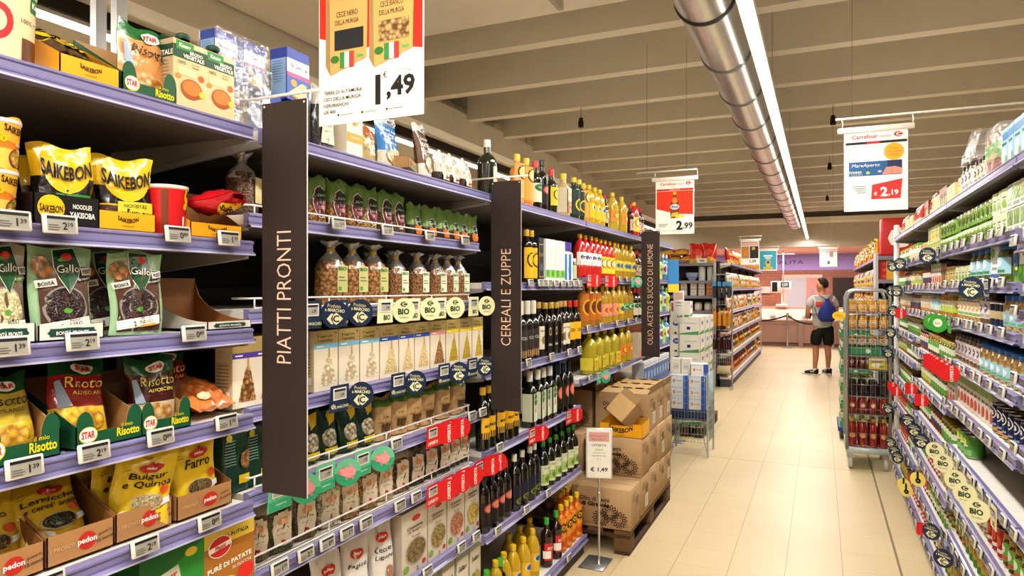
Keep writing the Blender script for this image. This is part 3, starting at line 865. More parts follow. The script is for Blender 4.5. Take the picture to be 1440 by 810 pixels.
@cached
def jar(key, R, h, content, lid, lab=None, deco=None, lidh=.016, n=18, name='jar', lz=(.18, .72), span=2.2, sq=0.):
    e = em(name); g = content if not isinstance(content, str) else m_(content, .15, coat=.8)
    ob('body', MB().lathe([(0, .001), (R * .88, 0), (R, R * .16), (R, h * .72), (R * .86, h - lidh - .002), (R * .82, h - lidh), (0, h - lidh)], g, n, sq=sq), e)
    ob('lid', MB().lathe([(R * .88, h - lidh - .004), (R * .9, h - lidh), (R * .9, h - .002), (R * .84, h), (0, h - .001)], m_(lid, .35, coat=.3), n), e)
    if lab:
        L = MB(); sf = cyl(R); z0, z1 = h * lz[0], h * lz[1]; L.rect(sf, -R * span, z0, R * span, z1, pk(lab), .0007, 14, 1)
        if deco: deco(L, sf, R * .8, z0, z1)
        ob('label', L, e)
    return e


@cached
def can(key, R, h, col, deco=None, name='can', n=18, top='c9c9c6'):
    mb = MB(); mm = m_(top, .3, metal=.9)
    mb.lathe([(0, 0), (R * .97, 0), (R, .004), (R, h - .004), (R * .97, h), (R * .93, h - .003), (0, h - .003)], None, n, mats=[mm, mm, pk(col) if isinstance(col, str) else col, mm, mm, mm])
    if deco: deco(mb, cyl(R), R * .9, h * .05, h * .95)
    return ob(name, mb)


@cached
def carton(key, w, d, h, col, deco=None, side=None, top=None, name='carton', sdeco=None):
    mb = MB(); mb.box(-w / 2, w / 2, -d / 2, d / 2, 0, h, pk(col) if isinstance(col, str) else col, {'x': pk(side or col), 'X': pk(side or col), 'Z': pk(top or col)} if isinstance(col, str) else None)
    if deco: deco(mb, flat(-d / 2), w, h)
    if sdeco: sdeco(mb, sideL(-w / 2), d, h); sdeco(mb, sideR(w / 2), d, h)
    return ob(name, mb)


@cached
def bag(key, w, h, D, mf, deco=None, kind='stand', vb=None, seed=0, wr=1., name='bag'):
    mb = MB(); sf = bagshape(mb, w, h, D, mf, kind, vb, seed=seed, wr=wr)
    if deco: deco(mb, sf, w, h)
    return ob(name, mb)


@cached
def tied(key, w, h, D, goods, lab, deco=None, tie='e0b42a', seed=0, fill=.72, name='tied_bag'):
    """clear bag of dry goods gathered at the neck with a coloured tie"""
    e = em(name); mb = MB(); zb = h * fill
    pr = [(0, 0), (w * .42, 0), (w * .5, h * .05), (w * .5, h * .3), (w * .49, zb * .8), (w * .40, zb * .95), (w * .18, zb), (0, zb)]
    mb.lathe(pr, goods, 18, sq=.35); mb.v = [(x, y * D / w, z) for x, y, z in mb.v]; ob('contents', mb, e)
    f = MB(); rnd = random.Random(seed); n = 14; k = 1.04

    def ring(r, z, cr):
        return [((r * (1 + cr * (1 if j % 2 else -1))) * math.cos(2 * PI * j / n), (r * (1 + cr * (1 if j % 2 else -1))) * math.sin(2 * PI * j / n) * D / w, z + cr * .02 * rnd.uniform(-1, 1)) for j in range(n)]
    rr = [ring(w * .5 * k, zb * .8, .0), ring(w * .36, zb * 1.0, .10), ring(w * .10, h * .86, .25), ring(w * .14, h * .92, .3), ring(w * .30, h * 1.0, .35)]
    vs = [v for r in rr for v in r]
    f.add(vs, [(i * n + j, i * n + (j + 1) % n, (i + 1) * n + (j + 1) % n, (i + 1) * n + j) for i in range(4) for j in range(n)], film(.42, .3), True)
    ob('film_neck', f, e)
    ob('tie', MB().lathe([(w * .12, h * .84), (w * .13, h * .85), (w * .13, h * .88), (w * .12, h * .89)], pk(tie), 10), e)
    if lab:
        L = MB(); sf = lambda u, v, o: (u, -D / 2 * 1.02 - o, v)
        L.rect(sf, -.002, h * .2, w * .36, h * .62, pk(lab), .001)
        if deco: deco(L, sf, w, h)
        ob('label', L, e)
    return e


def sheet(mb, pts, t, m, m2=None):
    """upright card of thickness t: pts (x, z), front at y = 0 facing -y"""
    n = len(pts); vs = [(x, 0, z) for x, z in pts] + [(x, t, z) for x, z in pts]
    mb.add(vs, [tuple(range(n))], m); mb.add(vs, [tuple(range(2 * n - 1, n - 1, -1))], m2 or m)
    mb.add(vs, [(i, i + n, (i + 1) % n + n, (i + 1) % n) for i in range(n)], m2 or m)


@cached
def tray(key, w, d, hf, hb, out, inn, deco=None, curve='lin', front=None, name='display_tray'):
    """shelf-ready tray: low front, high back, side cards falling in a curve; origin at the base centre"""
    mb = MB(); mo, mi = pk(out), pk(inn); t = .002
    mb.box(-w / 2, w / 2, -d / 2, d / 2, 0, t, mi)
    fp = front(w, hf) if front else [(-w / 2, 0), (w / 2, 0), (w / 2, hf), (-w / 2, hf)]
    n0 = len(mb.v); sheet(mb, fp, t, mo, mi); mb.v[n0:] = [(x, y - d / 2, z) for x, y, z in mb.v[n0:]]
    mb.box(-w / 2, w / 2, d / 2 - t, d / 2, 0, hb, mi)
    N = 12; e0 = fp[-1][1] if not front else fp[2][1]
    prof = []
    for i in range(N + 1):
        s = i / N
        if curve == 'lin': z = e0 + (hb - e0) * s
        elif curve == 'scoop': z = e0 + (hb - e0) * (1 - math.sqrt(max(0, 1 - s * s)))
        else: z = e0 if s < .2 else hb if s > .55 else e0 + (hb - e0) * (s - .2) / .35
        prof.append((-d / 2 + d * s, z))
    poly = [(-d / 2, 0)] + prof + [(d / 2, 0)]
    for x, ma, mb_ in ((-w / 2, mo, mi), (w / 2 - t, mi, mo)):
        n = len(poly); vs = [(x, y, z) for y, z in poly] + [(x + t, y, z) for y, z in poly]
        mb.add(vs, [tuple(range(n))[::-1]], ma); mb.add(vs, [tuple(range(n, 2 * n))], mb_)
        mb.add(vs, [(i, i + n, (i + 1) % n + n, (i + 1) % n) for i in range(n)], mi)
    if deco: deco(mb, flat(-d / 2), w, hf)
    return ob(name, mb)
# ------------------------------------------------------------------ ready meals bay (beside the photographer)
YEL = gl('f0c41c'); YEL2 = pk('f2b418'); BLK = gl('171416'); KR = pk('b98e5f'); STARG = pk('1f5b3d')


@cached
def cup(key, R0, R1, h, base, deco=None):
    e = em('noodle_cup'); mb = MB()
    mb.lathe([(0, 0), (R0 * .97, .001), (R0, .004), (R1 * .985, h - .008)], base if not isinstance(base, str) else pk(base), 24)

    def sf(u, v, o):
        R = R0 + (R1 * .985 - R0) * v / h; a = u / R1
        return ((R + o) * math.sin(a), -(R + o) * math.cos(a), v)
    if deco: deco(mb, sf, R1, h)
    ob('cup_body', mb, e)
    l = MB().lathe([(R1 * .98, h - .009), (R1 * 1.03, h - .006), (R1 * 1.03, h), (R1 * .98, h), (R1 * .97, h - .002), (0, h - .002)], m_('e6e2d8', .4), 24); ob('rim_lid', l, e)
    return e


def item(u1, u2, v1, X, z, mk, D, label, cat, group=None, rz=0., rx=0., ry=0.):
    y, w, _, _ = fit(u1, u2, v1, v1 + 10, X); h = zat(v1, X, y) - z
    return put(mk(w, h), (X - D / 2, y, z), LG + rz, label, cat, group, rx=rx, ry=ry)


def saik_cup(a, b, c):
    def f(mb, sf, R, h):
        mb.disc(sf, .25 * R, h * .80, R * .85, h * .26, pk(a), .0008, 22, 4); mb.text(sf, 'SAIKEBON', .3 * R, h * .78, h * .14, INKB, .0016, w=R * 1.3, arc=6, bold=.02)
        mb.text(sf, b, .5 * R, h * .52, h * .05, INKW, .0016, w=R * .5, bold=.02); mb.disc(sf, -.35 * R, h * .6, R * .15, h * .07, YEL, .0014); mb.text(sf, "3'", -.35 * R, h * .6, h * .05, INKB, .002)
        mb.rect(sf, -1.0 * R, .02 * h, 1.2 * R, .42 * h, pk(c), .0006, 10, 1)
        mb.disc(sf, .45 * R, h * .25, R * .55, h * .21, pk('8d3f23'), .0012, 20, 4); mb.disc(sf, .45 * R, h * .26, R * .5, h * .185, g_('e7c46a', '8d6a25', 110), .0018, 20, 4)
    return f


def saik_bag(sub, bg):
    def f(mb, sf, w, h):
        mb.disc(sf, .06 * w, h * .76, w * .40, h * .36, YEL, .0012, 22, 5); mb.text(sf, 'SAIKEBON', .05 * w, h * .66, h * .19, INKB, .0040, w=w * .80, arc=5, bold=.03)
        mb.rect(sf, -.12 * w, h * .14, .46 * w, h * .40, pk(bg), .001, 5, 3); mb.text(sf, sub, .17 * w, h * .22, h * .09, INKB, .0022, w=w * .46, bold=.02)
        mb.text(sf, 'NOODLES', .17 * w, h * .345, h * .045, INKB, .0022)
    return f


XF = -1.330
S1, S2, S3, S4, S5, S6 = Z1[:6]
AB = 'ready-meals bay'
# shelf two: noodles
cp = lambda w, h: cup('orange', .037, .045, .092, 'e8842a', saik_cup('f2b43a', 'POLLO', 'e9c55a'))
yA = yu(4, -1.33)
put(cp(0, 0), (-1.375, yA, S2), LG + .3, 'orange and yellow noodle cup standing at the bottom of the stack', 'noodle cup', 'noodle cups')
put(cp(0, 0), (-1.373, yA + .004, S2 + .0925), LG + .3, 'orange and yellow noodle cup stacked on top of its twin', 'noodle cup', 'noodle cups')


def nood_front(mb, sf, w, h):
    mb.disc(sf, -.25 * w, h * .55, w * .20, h * .42, YEL, .0008); mb.text(sf, 'SAIKEBON', -.25 * w, h * .5, h * .24, INKB, .0014, w=w * .34, arc=6, bold=.02)
    mb.text(sf, 'NOODLES', .22 * w, h * .66, h * .16, INKW, .0014, w=.3 * w, bold=.02); mb.text(sf, 'YAKISOBA', .22 * w, h * .38, h * .2, INKW, .0014, w=.4 * w, bold=.03)


def yel_front(mb, sf, w, h):
    mb.text(sf, 'SAIKEBON', 0, h * .55, h * .24, INKB, .0012, w=w * .36, arc=10, bold=.02); mb.text(sf, 'NOODLES', 0, h * .25, h * .08, INKB, .0012, w=w * .2)


item(47, 140, 276, XF, S2, lambda w, h: tray('nood', w, .14, h, h * 1.05, '1a1618', '8a6a48', nood_front), .14, 'black cardboard tray lettered NOODLES YAKISOBA holding a noodle bag', 'display tray', 'noodle trays')
bkb = lambda lim: (lambda w, h: bands((h * .05, YEL), (h * .82, BLK), (9, YEL)))
item(60, 139, 205, -1.36, S2 + .003, lambda w, h: bag('saikgreen', w, h, .055, bands((h * .60, BLK), (9, YEL)), saik_bag('YAKISOBA', '3f9a4a'), 'stand', [h * .6], 3, 1.5, 'noodle_bag'), .07, 'crumpled yellow and black noodle bag with a green label in the black tray', 'noodle bag', 'noodle bags', rz=-.38)
item(138, 219, 300, XF, S2, lambda w, h: tray('sy', w, .14, h, h * 2.0, 'f0b01c', 'c89a3a', yel_front), .14, 'yellow tray on the second shelf holding an upright noodle bag', 'display tray', 'noodle trays')
item(148, 222, 222, -1.36, S2 + .003, lambda w, h: bag('saikyel', w, h, .055, bands((h * .05, BLK), (h * .34, gl('5a3f2a')), (h * .36, YEL), (h * .60, BLK), (9, YEL)), saik_bag('YAKISOBA', 'd9d13a'), 'stand', [h * .34, h * .36, h * .60], 5, 1.5, 'noodle_bag'), .07, 'crumpled yellow and black noodle bag with a yellow label in the yellow tray', 'noodle bag', 'noodle bags', rz=-.38)
for i, (dx, dy) in enumerate(((-.10, .02), (-.17, -.04))):
    put(bag('saikyel', 1, 1, 1, None), (-1.40 + dx, yu(200, XF) + dy, S2 + .003), LG, 'shadowed noodle bag standing in the dark behind the yellow tray, ' + ('closer' if i == 0 else 'deeper') + ' one', 'noodle bag', 'noodle bags', rx=-.1)
item(221, 274, 262, -1.34, S2, lambda w, h: cup('red', w * .40, w * .47, h, 'cf1f22', lambda mb, sf, R, h: (mb.disc(sf, .75 * R, h * .78, R * .45, h * .2, YEL, .001, 18, 4), mb.text(sf, 'SAIK', .85 * R, h * .78, h * .13, INKB, .0016, rot=-.5, bold=.03), mb.disc(sf, .42 * R, h * .58, R * .17, h * .07, YEL, .001), mb.disc(sf, .9 * R, h * .2, R * .4, h * .2, pk('c9a05a'), .001, 18, 4), mb.rect(sf, -.9 * R, h * .05, -.55 * R, h * .9, pk('7a3f22'), .0006, 3, 1), mb.rect(sf, .22 * R, h * .2, .38 * R, h * .38, INKW, .0012, 2, 1))), .07, 'red noodle cup with its barcode side turned outwards', 'noodle cup', 'noodle cups')
item(268, 340, 316, XF, S2, lambda w, h: tray('syl', w, .15, h, h * 3.6, 'eda81c', '8a6238', yel_front), .15, 'yellow tray with a high brown back holding a tipped red bag', 'display tray', 'noodle trays')
yb = yu(325, -1.30)
put(bag('saikred', .085, .115, .05, gl('c8202a'), lambda mb, sf, w, h: (mb.disc(sf, 0, h * .72, w * .36, h * .22, YEL, .001, 18, 4), mb.text(sf, 'SAIKEBON', 0, h * .7, h * .13, INKB, .002, w=w * .66, bold=.03)), 'pillow', None, 8, 2., 'noodle_bag'), (-1.385, yb - .035, S2 + .075), LG + .4, 'red noodle bag lying tipped over the edge of its yellow tray', 'noodle bag', 'noodle bags', rx=1.35, ry=.15)

# top shelf
yT = yu(12, -1.36)
put(cup('soup', .046, .050, .135, 'e2cfa4', lambda mb, sf, R, h: (mb.rect(sf, .1 * R, h * .0, 1.3 * R, h * .33, pk('6b3f22'), .0006, 8, 1), mb.rect(sf, .45 * R, h * .72, 1.3 * R, h * .92, pk('1d7a3c'), .0008, 8, 1), mb.text(sf, 'Knorr', .9 * R, h * .82, h * .09, INKW, .0016, bold=.03), mb.text(sf, '100% + GUSTO', .8 * R, h * .56, h * .06, INKB, .0012), mb.disc(sf, -.7 * R, h * .5, .5 * R, h * .25, pk('b4242a'), .0008, 18, 4), mb.disc(sf, -.7 * R, h * .5, .3 * R, h * .15, pk('e2cfa4'), .0012, 18, 4))), (-1.375, yT, S1), LG, 'tall beige and brown soup tub with a green patch', 'soup tub', None)
item(84, 168, 88, -1.325, S1, lambda w, h: tray('sytop', w, .17, h, .125, 'f0ac1a', 'b8862a', yel_front), .17, 'yellow tray on the top shelf with crumpled noodle bags lying in it', 'display tray', 'noodle trays')
ya = yu(118, -1.36)
put(bag('saikyel', 1, 1, 1, None), (-1.40, ya + .012, S1 + .045), LG + .25, 'yellow noodle bag lying on its back at the front of the top yellow tray', 'noodle bag', 'noodle bags', rx=-1.05)
put(bag('saikyel', 1, 1, 1, None), (-1.47, ya - .06, S1 + .085), LG + .1, 'yellow noodle bag lying behind another in the top yellow tray', 'noodle bag', 'noodle bags', rx=-.9)


def star_front(w, hf):
    p = [(-w / 2, 0), (w / 2, 0), (w / 2, hf * .62)]
    for i in range(9):
        a = PI * i / 8; p.append((w / 2 - w * .13 * (1 - math.cos(a)), hf * (.62 + .38 * math.sin(a)) if i < 5 else hf * (.42 + .58 * math.sin(a))))
    for i in range(9):
        a = PI * i / 8; p.append((-w / 2 + w * .26 - w * .13 * (1 - math.cos(a)), hf * (.42 + .58 * math.sin(a)) if i < 4 else hf * (.62 + .38 * math.sin(a))))
    return p


def star_deco(mb, sf, w, h):
    mb.disc(sf, -.33 * w, h * .35, w * .135, h * .23, pk('d8c936'), .0008); mb.disc(sf, -.335 * w, h * .36, w * .125, h * .2, INKW, .0012)
    mb.text(sf, 'STAR', -.335 * w, h * .36, h * .2, RED, .0016, w=w * .19, bold=.03)
    mb.text(sf, 'Risotto', .27 * w, h * .28, h * .24, pk('e6d91e'), .0012, w=w * .36, bold=.03); mb.text(sf, 'il mio', .25 * w, h * .47, h * .11, pk('e6d91e'), .0012)


def star_bag(mid, title, photo, tcol='f2df5a'):
    def f(mb, sf, w, h):
        mb.disc(sf, .05 * w, h * .86, w * .2, h * .075, INKW, .0012, 18, 3); mb.text(sf, 'STAR', .05 * w, h * .86, h * .07, RED, .002, bold=.04)
        mb.text(sf, 'Risotto', .05 * w, h * .66, h * .13, ink(tcol), .002, w=w * .7, shear=.2); mb.text(sf, title, .08 * w, h * .53, h * .05, ink(tcol), .002)
        mb.poly(sf, [(-.42 * w, h * .35), (-.25 * w, h * .37), (-.38 * w, h * .7), (-.45 * w, h * .68)], pk('9db0c8'), .0014)
        mb.disc(sf, 0, h * .2, w * .34, h * .15, g_(photo, 'b07a2a', 70), .0014, 20, 4)
    return f


item(172, 248, 96, -1.34, S1, lambda w, h: tray('startop', w, .16, h, h * 1.9, '1f5b3d', 'b08a5c', star_deco, 'lin', star_front), .16, 'green risotto tray standing on the top shelf', 'display tray', 'green risotto trays')
item(168, 238, 40, -1.365, S1 + .003, lambda w, h: bag('riso_or', w, h, .05, bands((h * .3, gl('d9a06a')), (h * .75, gl('cf9355')), (9, gl('1d6a35'))), star_bag('', '', 'e6c690', '27221c'), 'stand', None, 9, 1.6, 'risotto_bag'), .05, 'orange and green risotto bag slumped in the tray on the top shelf', 'risotto bag', 'risotto bags', ry=.10)

# shelf three: rice pouches
MINT = gl('a3c79f')


def gallo(kind):
    dark = kind == 'nero'

    def f(mb, sf, w, h):
        mb.rect(sf, -.40 * w, h * .04, .42 * w, h * .78, gl('5d4238') if dark else gl('6a5a44'), .0010, 6, 6)
        mb.disc(sf, -.32 * w, h * .78, w * .16, h * .12, g_('c8803a', '4a5a2a', 60), .0014, 16, 3)
        pts = [(-.14 * w, h * .97), (.19 * w, h * .97), (.27 * w, h * .78), (.21 * w, h * .66), (.06 * w, h * .50), (-.09 * w, h * .66), (-.15 * w, h * .78)]
        cx, cz = .06 * w, h * .77
        for k, m, o in ((1.06, INKW, .0020), (1., gl('17512c'), .0026)):
            q = [(cx + (a - cx) * k, cz + (b - cz) * k) for a, b in pts]
            mb.add([sf(cx, cz, o)] + [sf(a, b, o) for a, b in q], [(0, 1 + (i + 1) % 7, 1 + i) for i in range(7)], m)
        mb.disc(sf, .04 * w, h * .88, w * .10, h * .045, pk('c8342a'), .0032, 12, 2); mb.disc(sf, -.04 * w, h * .855, w * .06, h * .02, pk('5fa03a'), .0034, 12, 2)
        mb.text(sf, 'Gallo', .06 * w, h * .755, h * .085, INKW, .0034, w=w * .36)
        for a, b, tx, ww in ((-.30 * w, h * .60, 'BONTÀ', .30), (.38 * w, h * .73, 'PRONTE', .2)):
            mb.rect(sf, a - ww * .5 * w, b - h * .04, a + ww * .5 * w, b + h * .04, pk('dcd9d2'), .0030, 4, 1, rot=.16); mb.text(sf, tx, a, b, h * .05, INKB, .0042, w=ww * .8 * w, rot=.16, bold=.02)
        mb.rect(sf, .22 * w, h * .62, .46 * w, h * .685, pk('2a2522') if dark else pk('5d8a3a'), .0017, 3, 1, rot=.2); mb.text(sf, 'da condire', .34 * w, h * .652, h * .03, INKW, .0023, rot=.2)
        mb.disc(sf, .0, h * .33, w * .37, h * .24, pk('8f8a86'), .0014, 24, 4)
        mb.disc(sf, .0, h * .34, w * .33, h * .21, g_('4a3236', '1a1012', 260) if dark else g_('ece4bf', 'b3a878', 200), .0019, 24, 4)
        mb.disc(sf, .02 * w, h * .30, w * .08, h * .03, pk('5da03a'), .0024, 10, 2)
        mb.rect(sf, -.42 * w, h * .09, .38 * w, h * .20, INKW, .0036, 8, 5, rot=.13)
        mb.text(sf, 'RISO', .1 * w, h * .205, h * .04, INKB, .0048, rot=.13); mb.text(sf, 'NERO' if dark else 'BASMATI', .12 * w, h * .155, h * .04, INKB, .0048, rot=.13); mb.text(sf, '2', -.1 * w, h * .13, h * .06, INKB, .0048, rot=.13, bold=.02)
        mb.rect(sf, .02 * w, h * .10, .36 * w, h * .125, pk('e8a13a'), .0044, 3, 1, rot=.13)
    return f


mk_n = lambda w, h: bag('nero', w, h, .035, bands((h * .03, MINT), (9, MINT)), gallo('nero'), 'stand', None, 12, .8, 'rice_pouch')
item(46, 136, 348, -1.345, S3, mk_n, .03, 'mint green pouch of black rice standing in a white tray', 'rice pouch', 'rice pouches', rx=-.04)
item(163, 230, 355, -1.330, S3, lambda w, h: bag('nero2', w, h, .03, MINT, gallo('nero'), 'stand', None, 14, 1.3, 'rice_pouch'), .03, 'mint green pouch of black rice standing alone beside the empty brown tray', 'rice pouch', 'rice pouches', rx=-.03, rz=-.25)
y0 = yu(150, -1.40)
put(bag('nero', 1, 1, 1, None), (-1.415, y0, S3), LG, 'mint green pouch of black rice half hidden behind two others', 'rice pouch', 'rice pouches', rx=-.05)
item(-28, 43, 344, -1.345, S3, lambda w, h: bag('basm', w, h, .035, gl('b9b29a'), gallo('bas'), 'stand', None, 15, .8, 'rice_pouch'), .03, 'beige pouch of white basmati rice at the near end of the third shelf', 'rice pouch', 'rice pouches', rx=-.04)


def bonta(mb, sf, w, h):
    mb.disc(sf, 0, h * .5, w * .38, h * .30, pk('234c40'), .0008, 14, 1); mb.rect(sf, -.34 * w, h * .26, .34 * w, h * .76, pk('234c40'), .001); mb.text(sf, 'BONTÀ PRONTE', 0, h * .5, h * .3, INKW, .0016, w=w * .5, bold=.02)


for i, (a, b) in enumerate(((-30, 50), (54, 146))):
    item(a, b, 457, -1.318, S3, lambda w, h: tray('bonta%d' % i, w, .12, h, h, 'dfdbd2', 'b08e66', bonta), .12, 'low white rice tray with a green brush-stroke label, ' + ('at the near end' if i == 0 else 'under the black rice pouch'), 'display tray', 'white rice trays')
item(292, 353, 446, -1.318, S3, lambda w, h: tray('bontabig', w * 1.0, .20, .019, .125, 'dfdbd2', '9a6c42', bonta, 'scoop'), .20, 'tall empty white tray with brown curved sides beside the rice pouches', 'display tray', 'white rice trays')

# shelf four: risotto trays
G = lambda w, h: tray('star', w, .20, h, h * 1.7, '1f5b3d', 'b28a5c', star_deco, 'lin', star_front)
RB = {'y': ('c9b13a', 'MILANESE', 'e8c84a', '2a2418'), 'r': ('a3231f', "ALL'ISOLANA", 'f0cc3a', 'f2df5a'), 'p': ('4a1f16', 'AI PORCINI', 'd8c29a', 'f2e05a')}


def rbag(k, w, h, D):
    a, b, c, d_ = RB[k]
    return bag('riso' + k, w, h, D, bands((h * .36, gl('e9c638' if k != 'p' else 'd2bda0')), (h * .76, gl(a)), (9, gl('1c5c30'))), star_bag('', b, c, d_), 'stand', [h * .36, h * .76], ord(k), 1.5, 'risotto_bag')


for (a, b, v, lab) in ((-30, 85, 588, 'at the near end, with a yellow bag in it'), (107, 200, 574, 'with a red and yellow bag in it'), (199, 268, 562, 'with a dark mushroom risotto bag in it')):
    y, w, _, _ = fit(a, b, v, v + 9, -1.315); h = zat(v, -1.315, y) - S4
    p = tray('star%d' % a, w, .20, h, h * 1.75, '1f5b3d', 'b28a5c', star_deco, 'lin', star_front); put(p, (-1.415, y, S4), LG, 'green risotto display tray ' + lab, 'display tray', 'green risotto trays')
item(-25, 65, 538, -1.345, S4 + .003, lambda w, h: rbag('y', w, h * 1.05, .06), .07, 'yellow bag of saffron risotto in the first green tray', 'risotto bag', 'risotto bags', rx=-.20)
item(84, 165, 515, -1.345, S4 + .003, lambda w, h: rbag('r', w, h * 1.05, .06), .07, 'red and yellow bag of risotto in the second green tray', 'risotto bag', 'risotto bags', rx=-.24, ry=.10)
item(197, 258, 505, -1.345, S4 + .003, lambda w, h: rbag('p', w, h, .06), .07, 'dark brown bag of mushroom risotto in the third green tray', 'risotto bag', 'risotto bags', rx=-.05, rz=-.2)
y = yu(300, -1.37)
put(bag('carrot', .13, .15, .05, bands((.045, gl('e08a4a')), (.105, gl('e59a5c')), (9, gl('d9a070'))), lambda mb, sf, w, h: (mb.disc(sf, 0, h * .35, w * .40, h * .28, g_('ee9a50', 'c8602a', 60), .0014, 20, 4), mb.disc(sf, -.2 * w, h * .2, w * .16, h * .09, pk('dfe0b0'), .002, 14, 2), mb.disc(sf, -.05 * w, h * .9, w * .2, h * .07, RED, .0016)), 'pillow', None, 21, 2., 'risotto_bag'), (-1.355, y, S4 + .022), LG + .1, 'orange bag lying flat on the shelf beside the last green risotto tray', 'risotto bag', 'risotto bags', rx=-1.15)
put(bag('risor', 1, 1, 1, None), (-1.46, y - .05, S4 + .003), LG, 'red risotto bag standing in the shadow behind the orange one', 'risotto bag', 'risotto bags', rx=-.2)

# shelf five: yellow cereal bags in kraft trays
PY = gl('e2bd30')


def pedon(lines, bowl, gap, tsz=.085):
    def f(mb, sf, w, h):
        mb.disc(sf, .08 * w, h * .80, w * .2, h * .06, pk('c8372a'), .0016, 20, 4, rot=.1); mb.disc(sf, .1 * w, h * .875, w * .03, h * .02, pk('c8372a'), .0016, 8, 1)
        mb.text(sf, 'pedon', .08 * w, h * .80, h * .055, INKW, .0024, bold=.03)
        for i, t in enumerate(lines): mb.text(sf, t, .04 * w, h * (.68 - .1 * i), h * tsz, INKB, .0020, w=w * min(.82, .105 * len(t)), shear=.22, rot=.04, bold=.015)
        mb.disc(sf, .05 * w, h * .34, w * .30, h * .12, pk('c9b27a'), .0014, 20, 4); mb.disc(sf, .05 * w, h * .345, w * .27, h * .10, g_(bowl, gap, 230), .0020, 20, 4)
        mb.disc(sf, -.27 * w, h * .16, w * .19, h * .09, pk('e9e6dc'), .0024, 16, 3); mb.text(sf, 'FONTE DI', -.27 * w, h * .175, h * .022, INKB, .0030); mb.text(sf, 'PROTEINE', -.27 * w, h * .145, h * .022, INKB, .0030)
        mb.disc(sf, .32 * w, h * .5, w * .09, h * .06, pk('cc5a26'), .0018, 14, 3); mb.rect(sf, .28 * w, h * .3, .46 * w, h * .38, pk('dfe2e6'), .0016, 3, 1, rot=.2)
        mb.text(sf, 'pronti in', -.33 * w, h * .79, h * .022, INKB, .0018, rot=.2); mb.text(sf, '10 minuti', -.33 * w, h * .755, h * .022, INKB, .0018, rot=.2)
        mb.text(sf, 'I PRONTI', 0, h * .95, h * .03, pk('a05a1e'), .0018); mb.disc(sf, 0, h * .06, w * .2, h * .04, pk('cf6a2a'), .0018, 14, 3)
    return f


def kdeco(mb, sf, w, h):
    mb.disc(sf, .08 * w, h * .5, w * .14, h * .3, pk('c8372a'), .0008, 14, 1); mb.text(sf, 'pedon', .08 * w, h * .5, h * .26, INKW, .0014, bold=.03)
    mb.text(sf, 'I PRONTI', -.28 * w, h * .5, h * .14, pk('d8b990'), .0012); mb.text(sf, 'pronti in', .36 * w, h * .6, h * .12, INKB, .0012, rot=.15); mb.text(sf, '10 minuti', .36 * w, h * .4, h * .12, INKB, .0012, rot=.15)


PB = {}
for i, (a, b, v, lab) in enumerate(((-45, 62, 778, 'at the near end'), (66, 160, 742, 'holding the lentil bag'), (163, 242, 712, 'holding the bulgur bag'), (249, 326, 688, 'holding the spelt bag'))):
    y, w, _, _ = fit(a, b, v, v + 9, -1.345); h = zat(v, -1.345, y) - S5
    put(tray('kraft%d' % i, w, .20, h, h * 2.6, 'b3875a', '94693e', kdeco, 'lin'), (-1.445, y, S5), LG, 'brown kraft tray of yellow cereal bags, ' + lab, 'display tray', 'kraft cereal trays')
item(-65, 46, 705, -1.375, S5 + .003, lambda w, h: bag('ped0', w, h, .05, PY, pedon(['Farro'], '8a6a3a', '3a2a1a'), 'stand', None, 31, 1.4, 'cereal_bag'), .06, 'yellow cereal bag cut by the picture edge in the first kraft tray', 'cereal bag', 'yellow cereal bags', rx=-.25)
item(32, 142, 692, -1.372, S5 + .003, lambda w, h: bag('ped1', w * .9, h * 1.12, .06, PY, pedon(['Lenticchie', 'e cereali antichi'], '4a4a2a', '1c1a10', .075), 'stand', None, 32, 1.4, 'cereal_bag'), .06, 'yellow bag of lentils and cereals leaning back in a kraft tray', 'cereal bag', 'yellow cereal bags', rx=-.42)
item(163, 244, 645, -1.35, S5 + .003, lambda w, h: bag('ped2', w * .93, h, .05, gl('f0cf35'), pedon(['Bulgur', 'e Quinoa'], 'cfc09a', '8a7a5a', .1), 'stand', None, 33, 1.6, 'cereal_bag'), .05, 'bright yellow bag of bulgur and quinoa at the shelf front', 'cereal bag', 'yellow cereal bags', rx=-.05, ry=.12, rz=-.35)
item(247, 312, 619, -1.352, S5 + .003, lambda w, h: bag('ped3', w * .93, h, .05, gl('f0cf35'), pedon(['Farro'], '8a744a', '4a3a22', .13), 'stand', None, 34, .9, 'cereal_bag'), .05, 'bright yellow bag of spelt at the far end of the shelf', 'cereal bag', 'yellow cereal bags', rx=-.03, rz=-.15)
for i in range(4):
    put(bag('ped2', 1, 1, 1, None), (-1.435 - .05 * i, yu(205, -1.35) - .004 * i, S5 + .003), LG, 'yellow cereal bag in the file behind the bulgur bag, %s in line' % nth(i), 'cereal bag', 'yellow cereal bags', rx=-.06)
for i in range(2): put(bag('ped3', 1, 1, 1, None), (-1.43 - .04 * i, yu(280, -1.352), S5 + .003), LG, 'yellow spelt bag in the file behind the front one, %s in line' % nth(i), 'cereal bag', 'yellow cereal bags', rx=-.05)

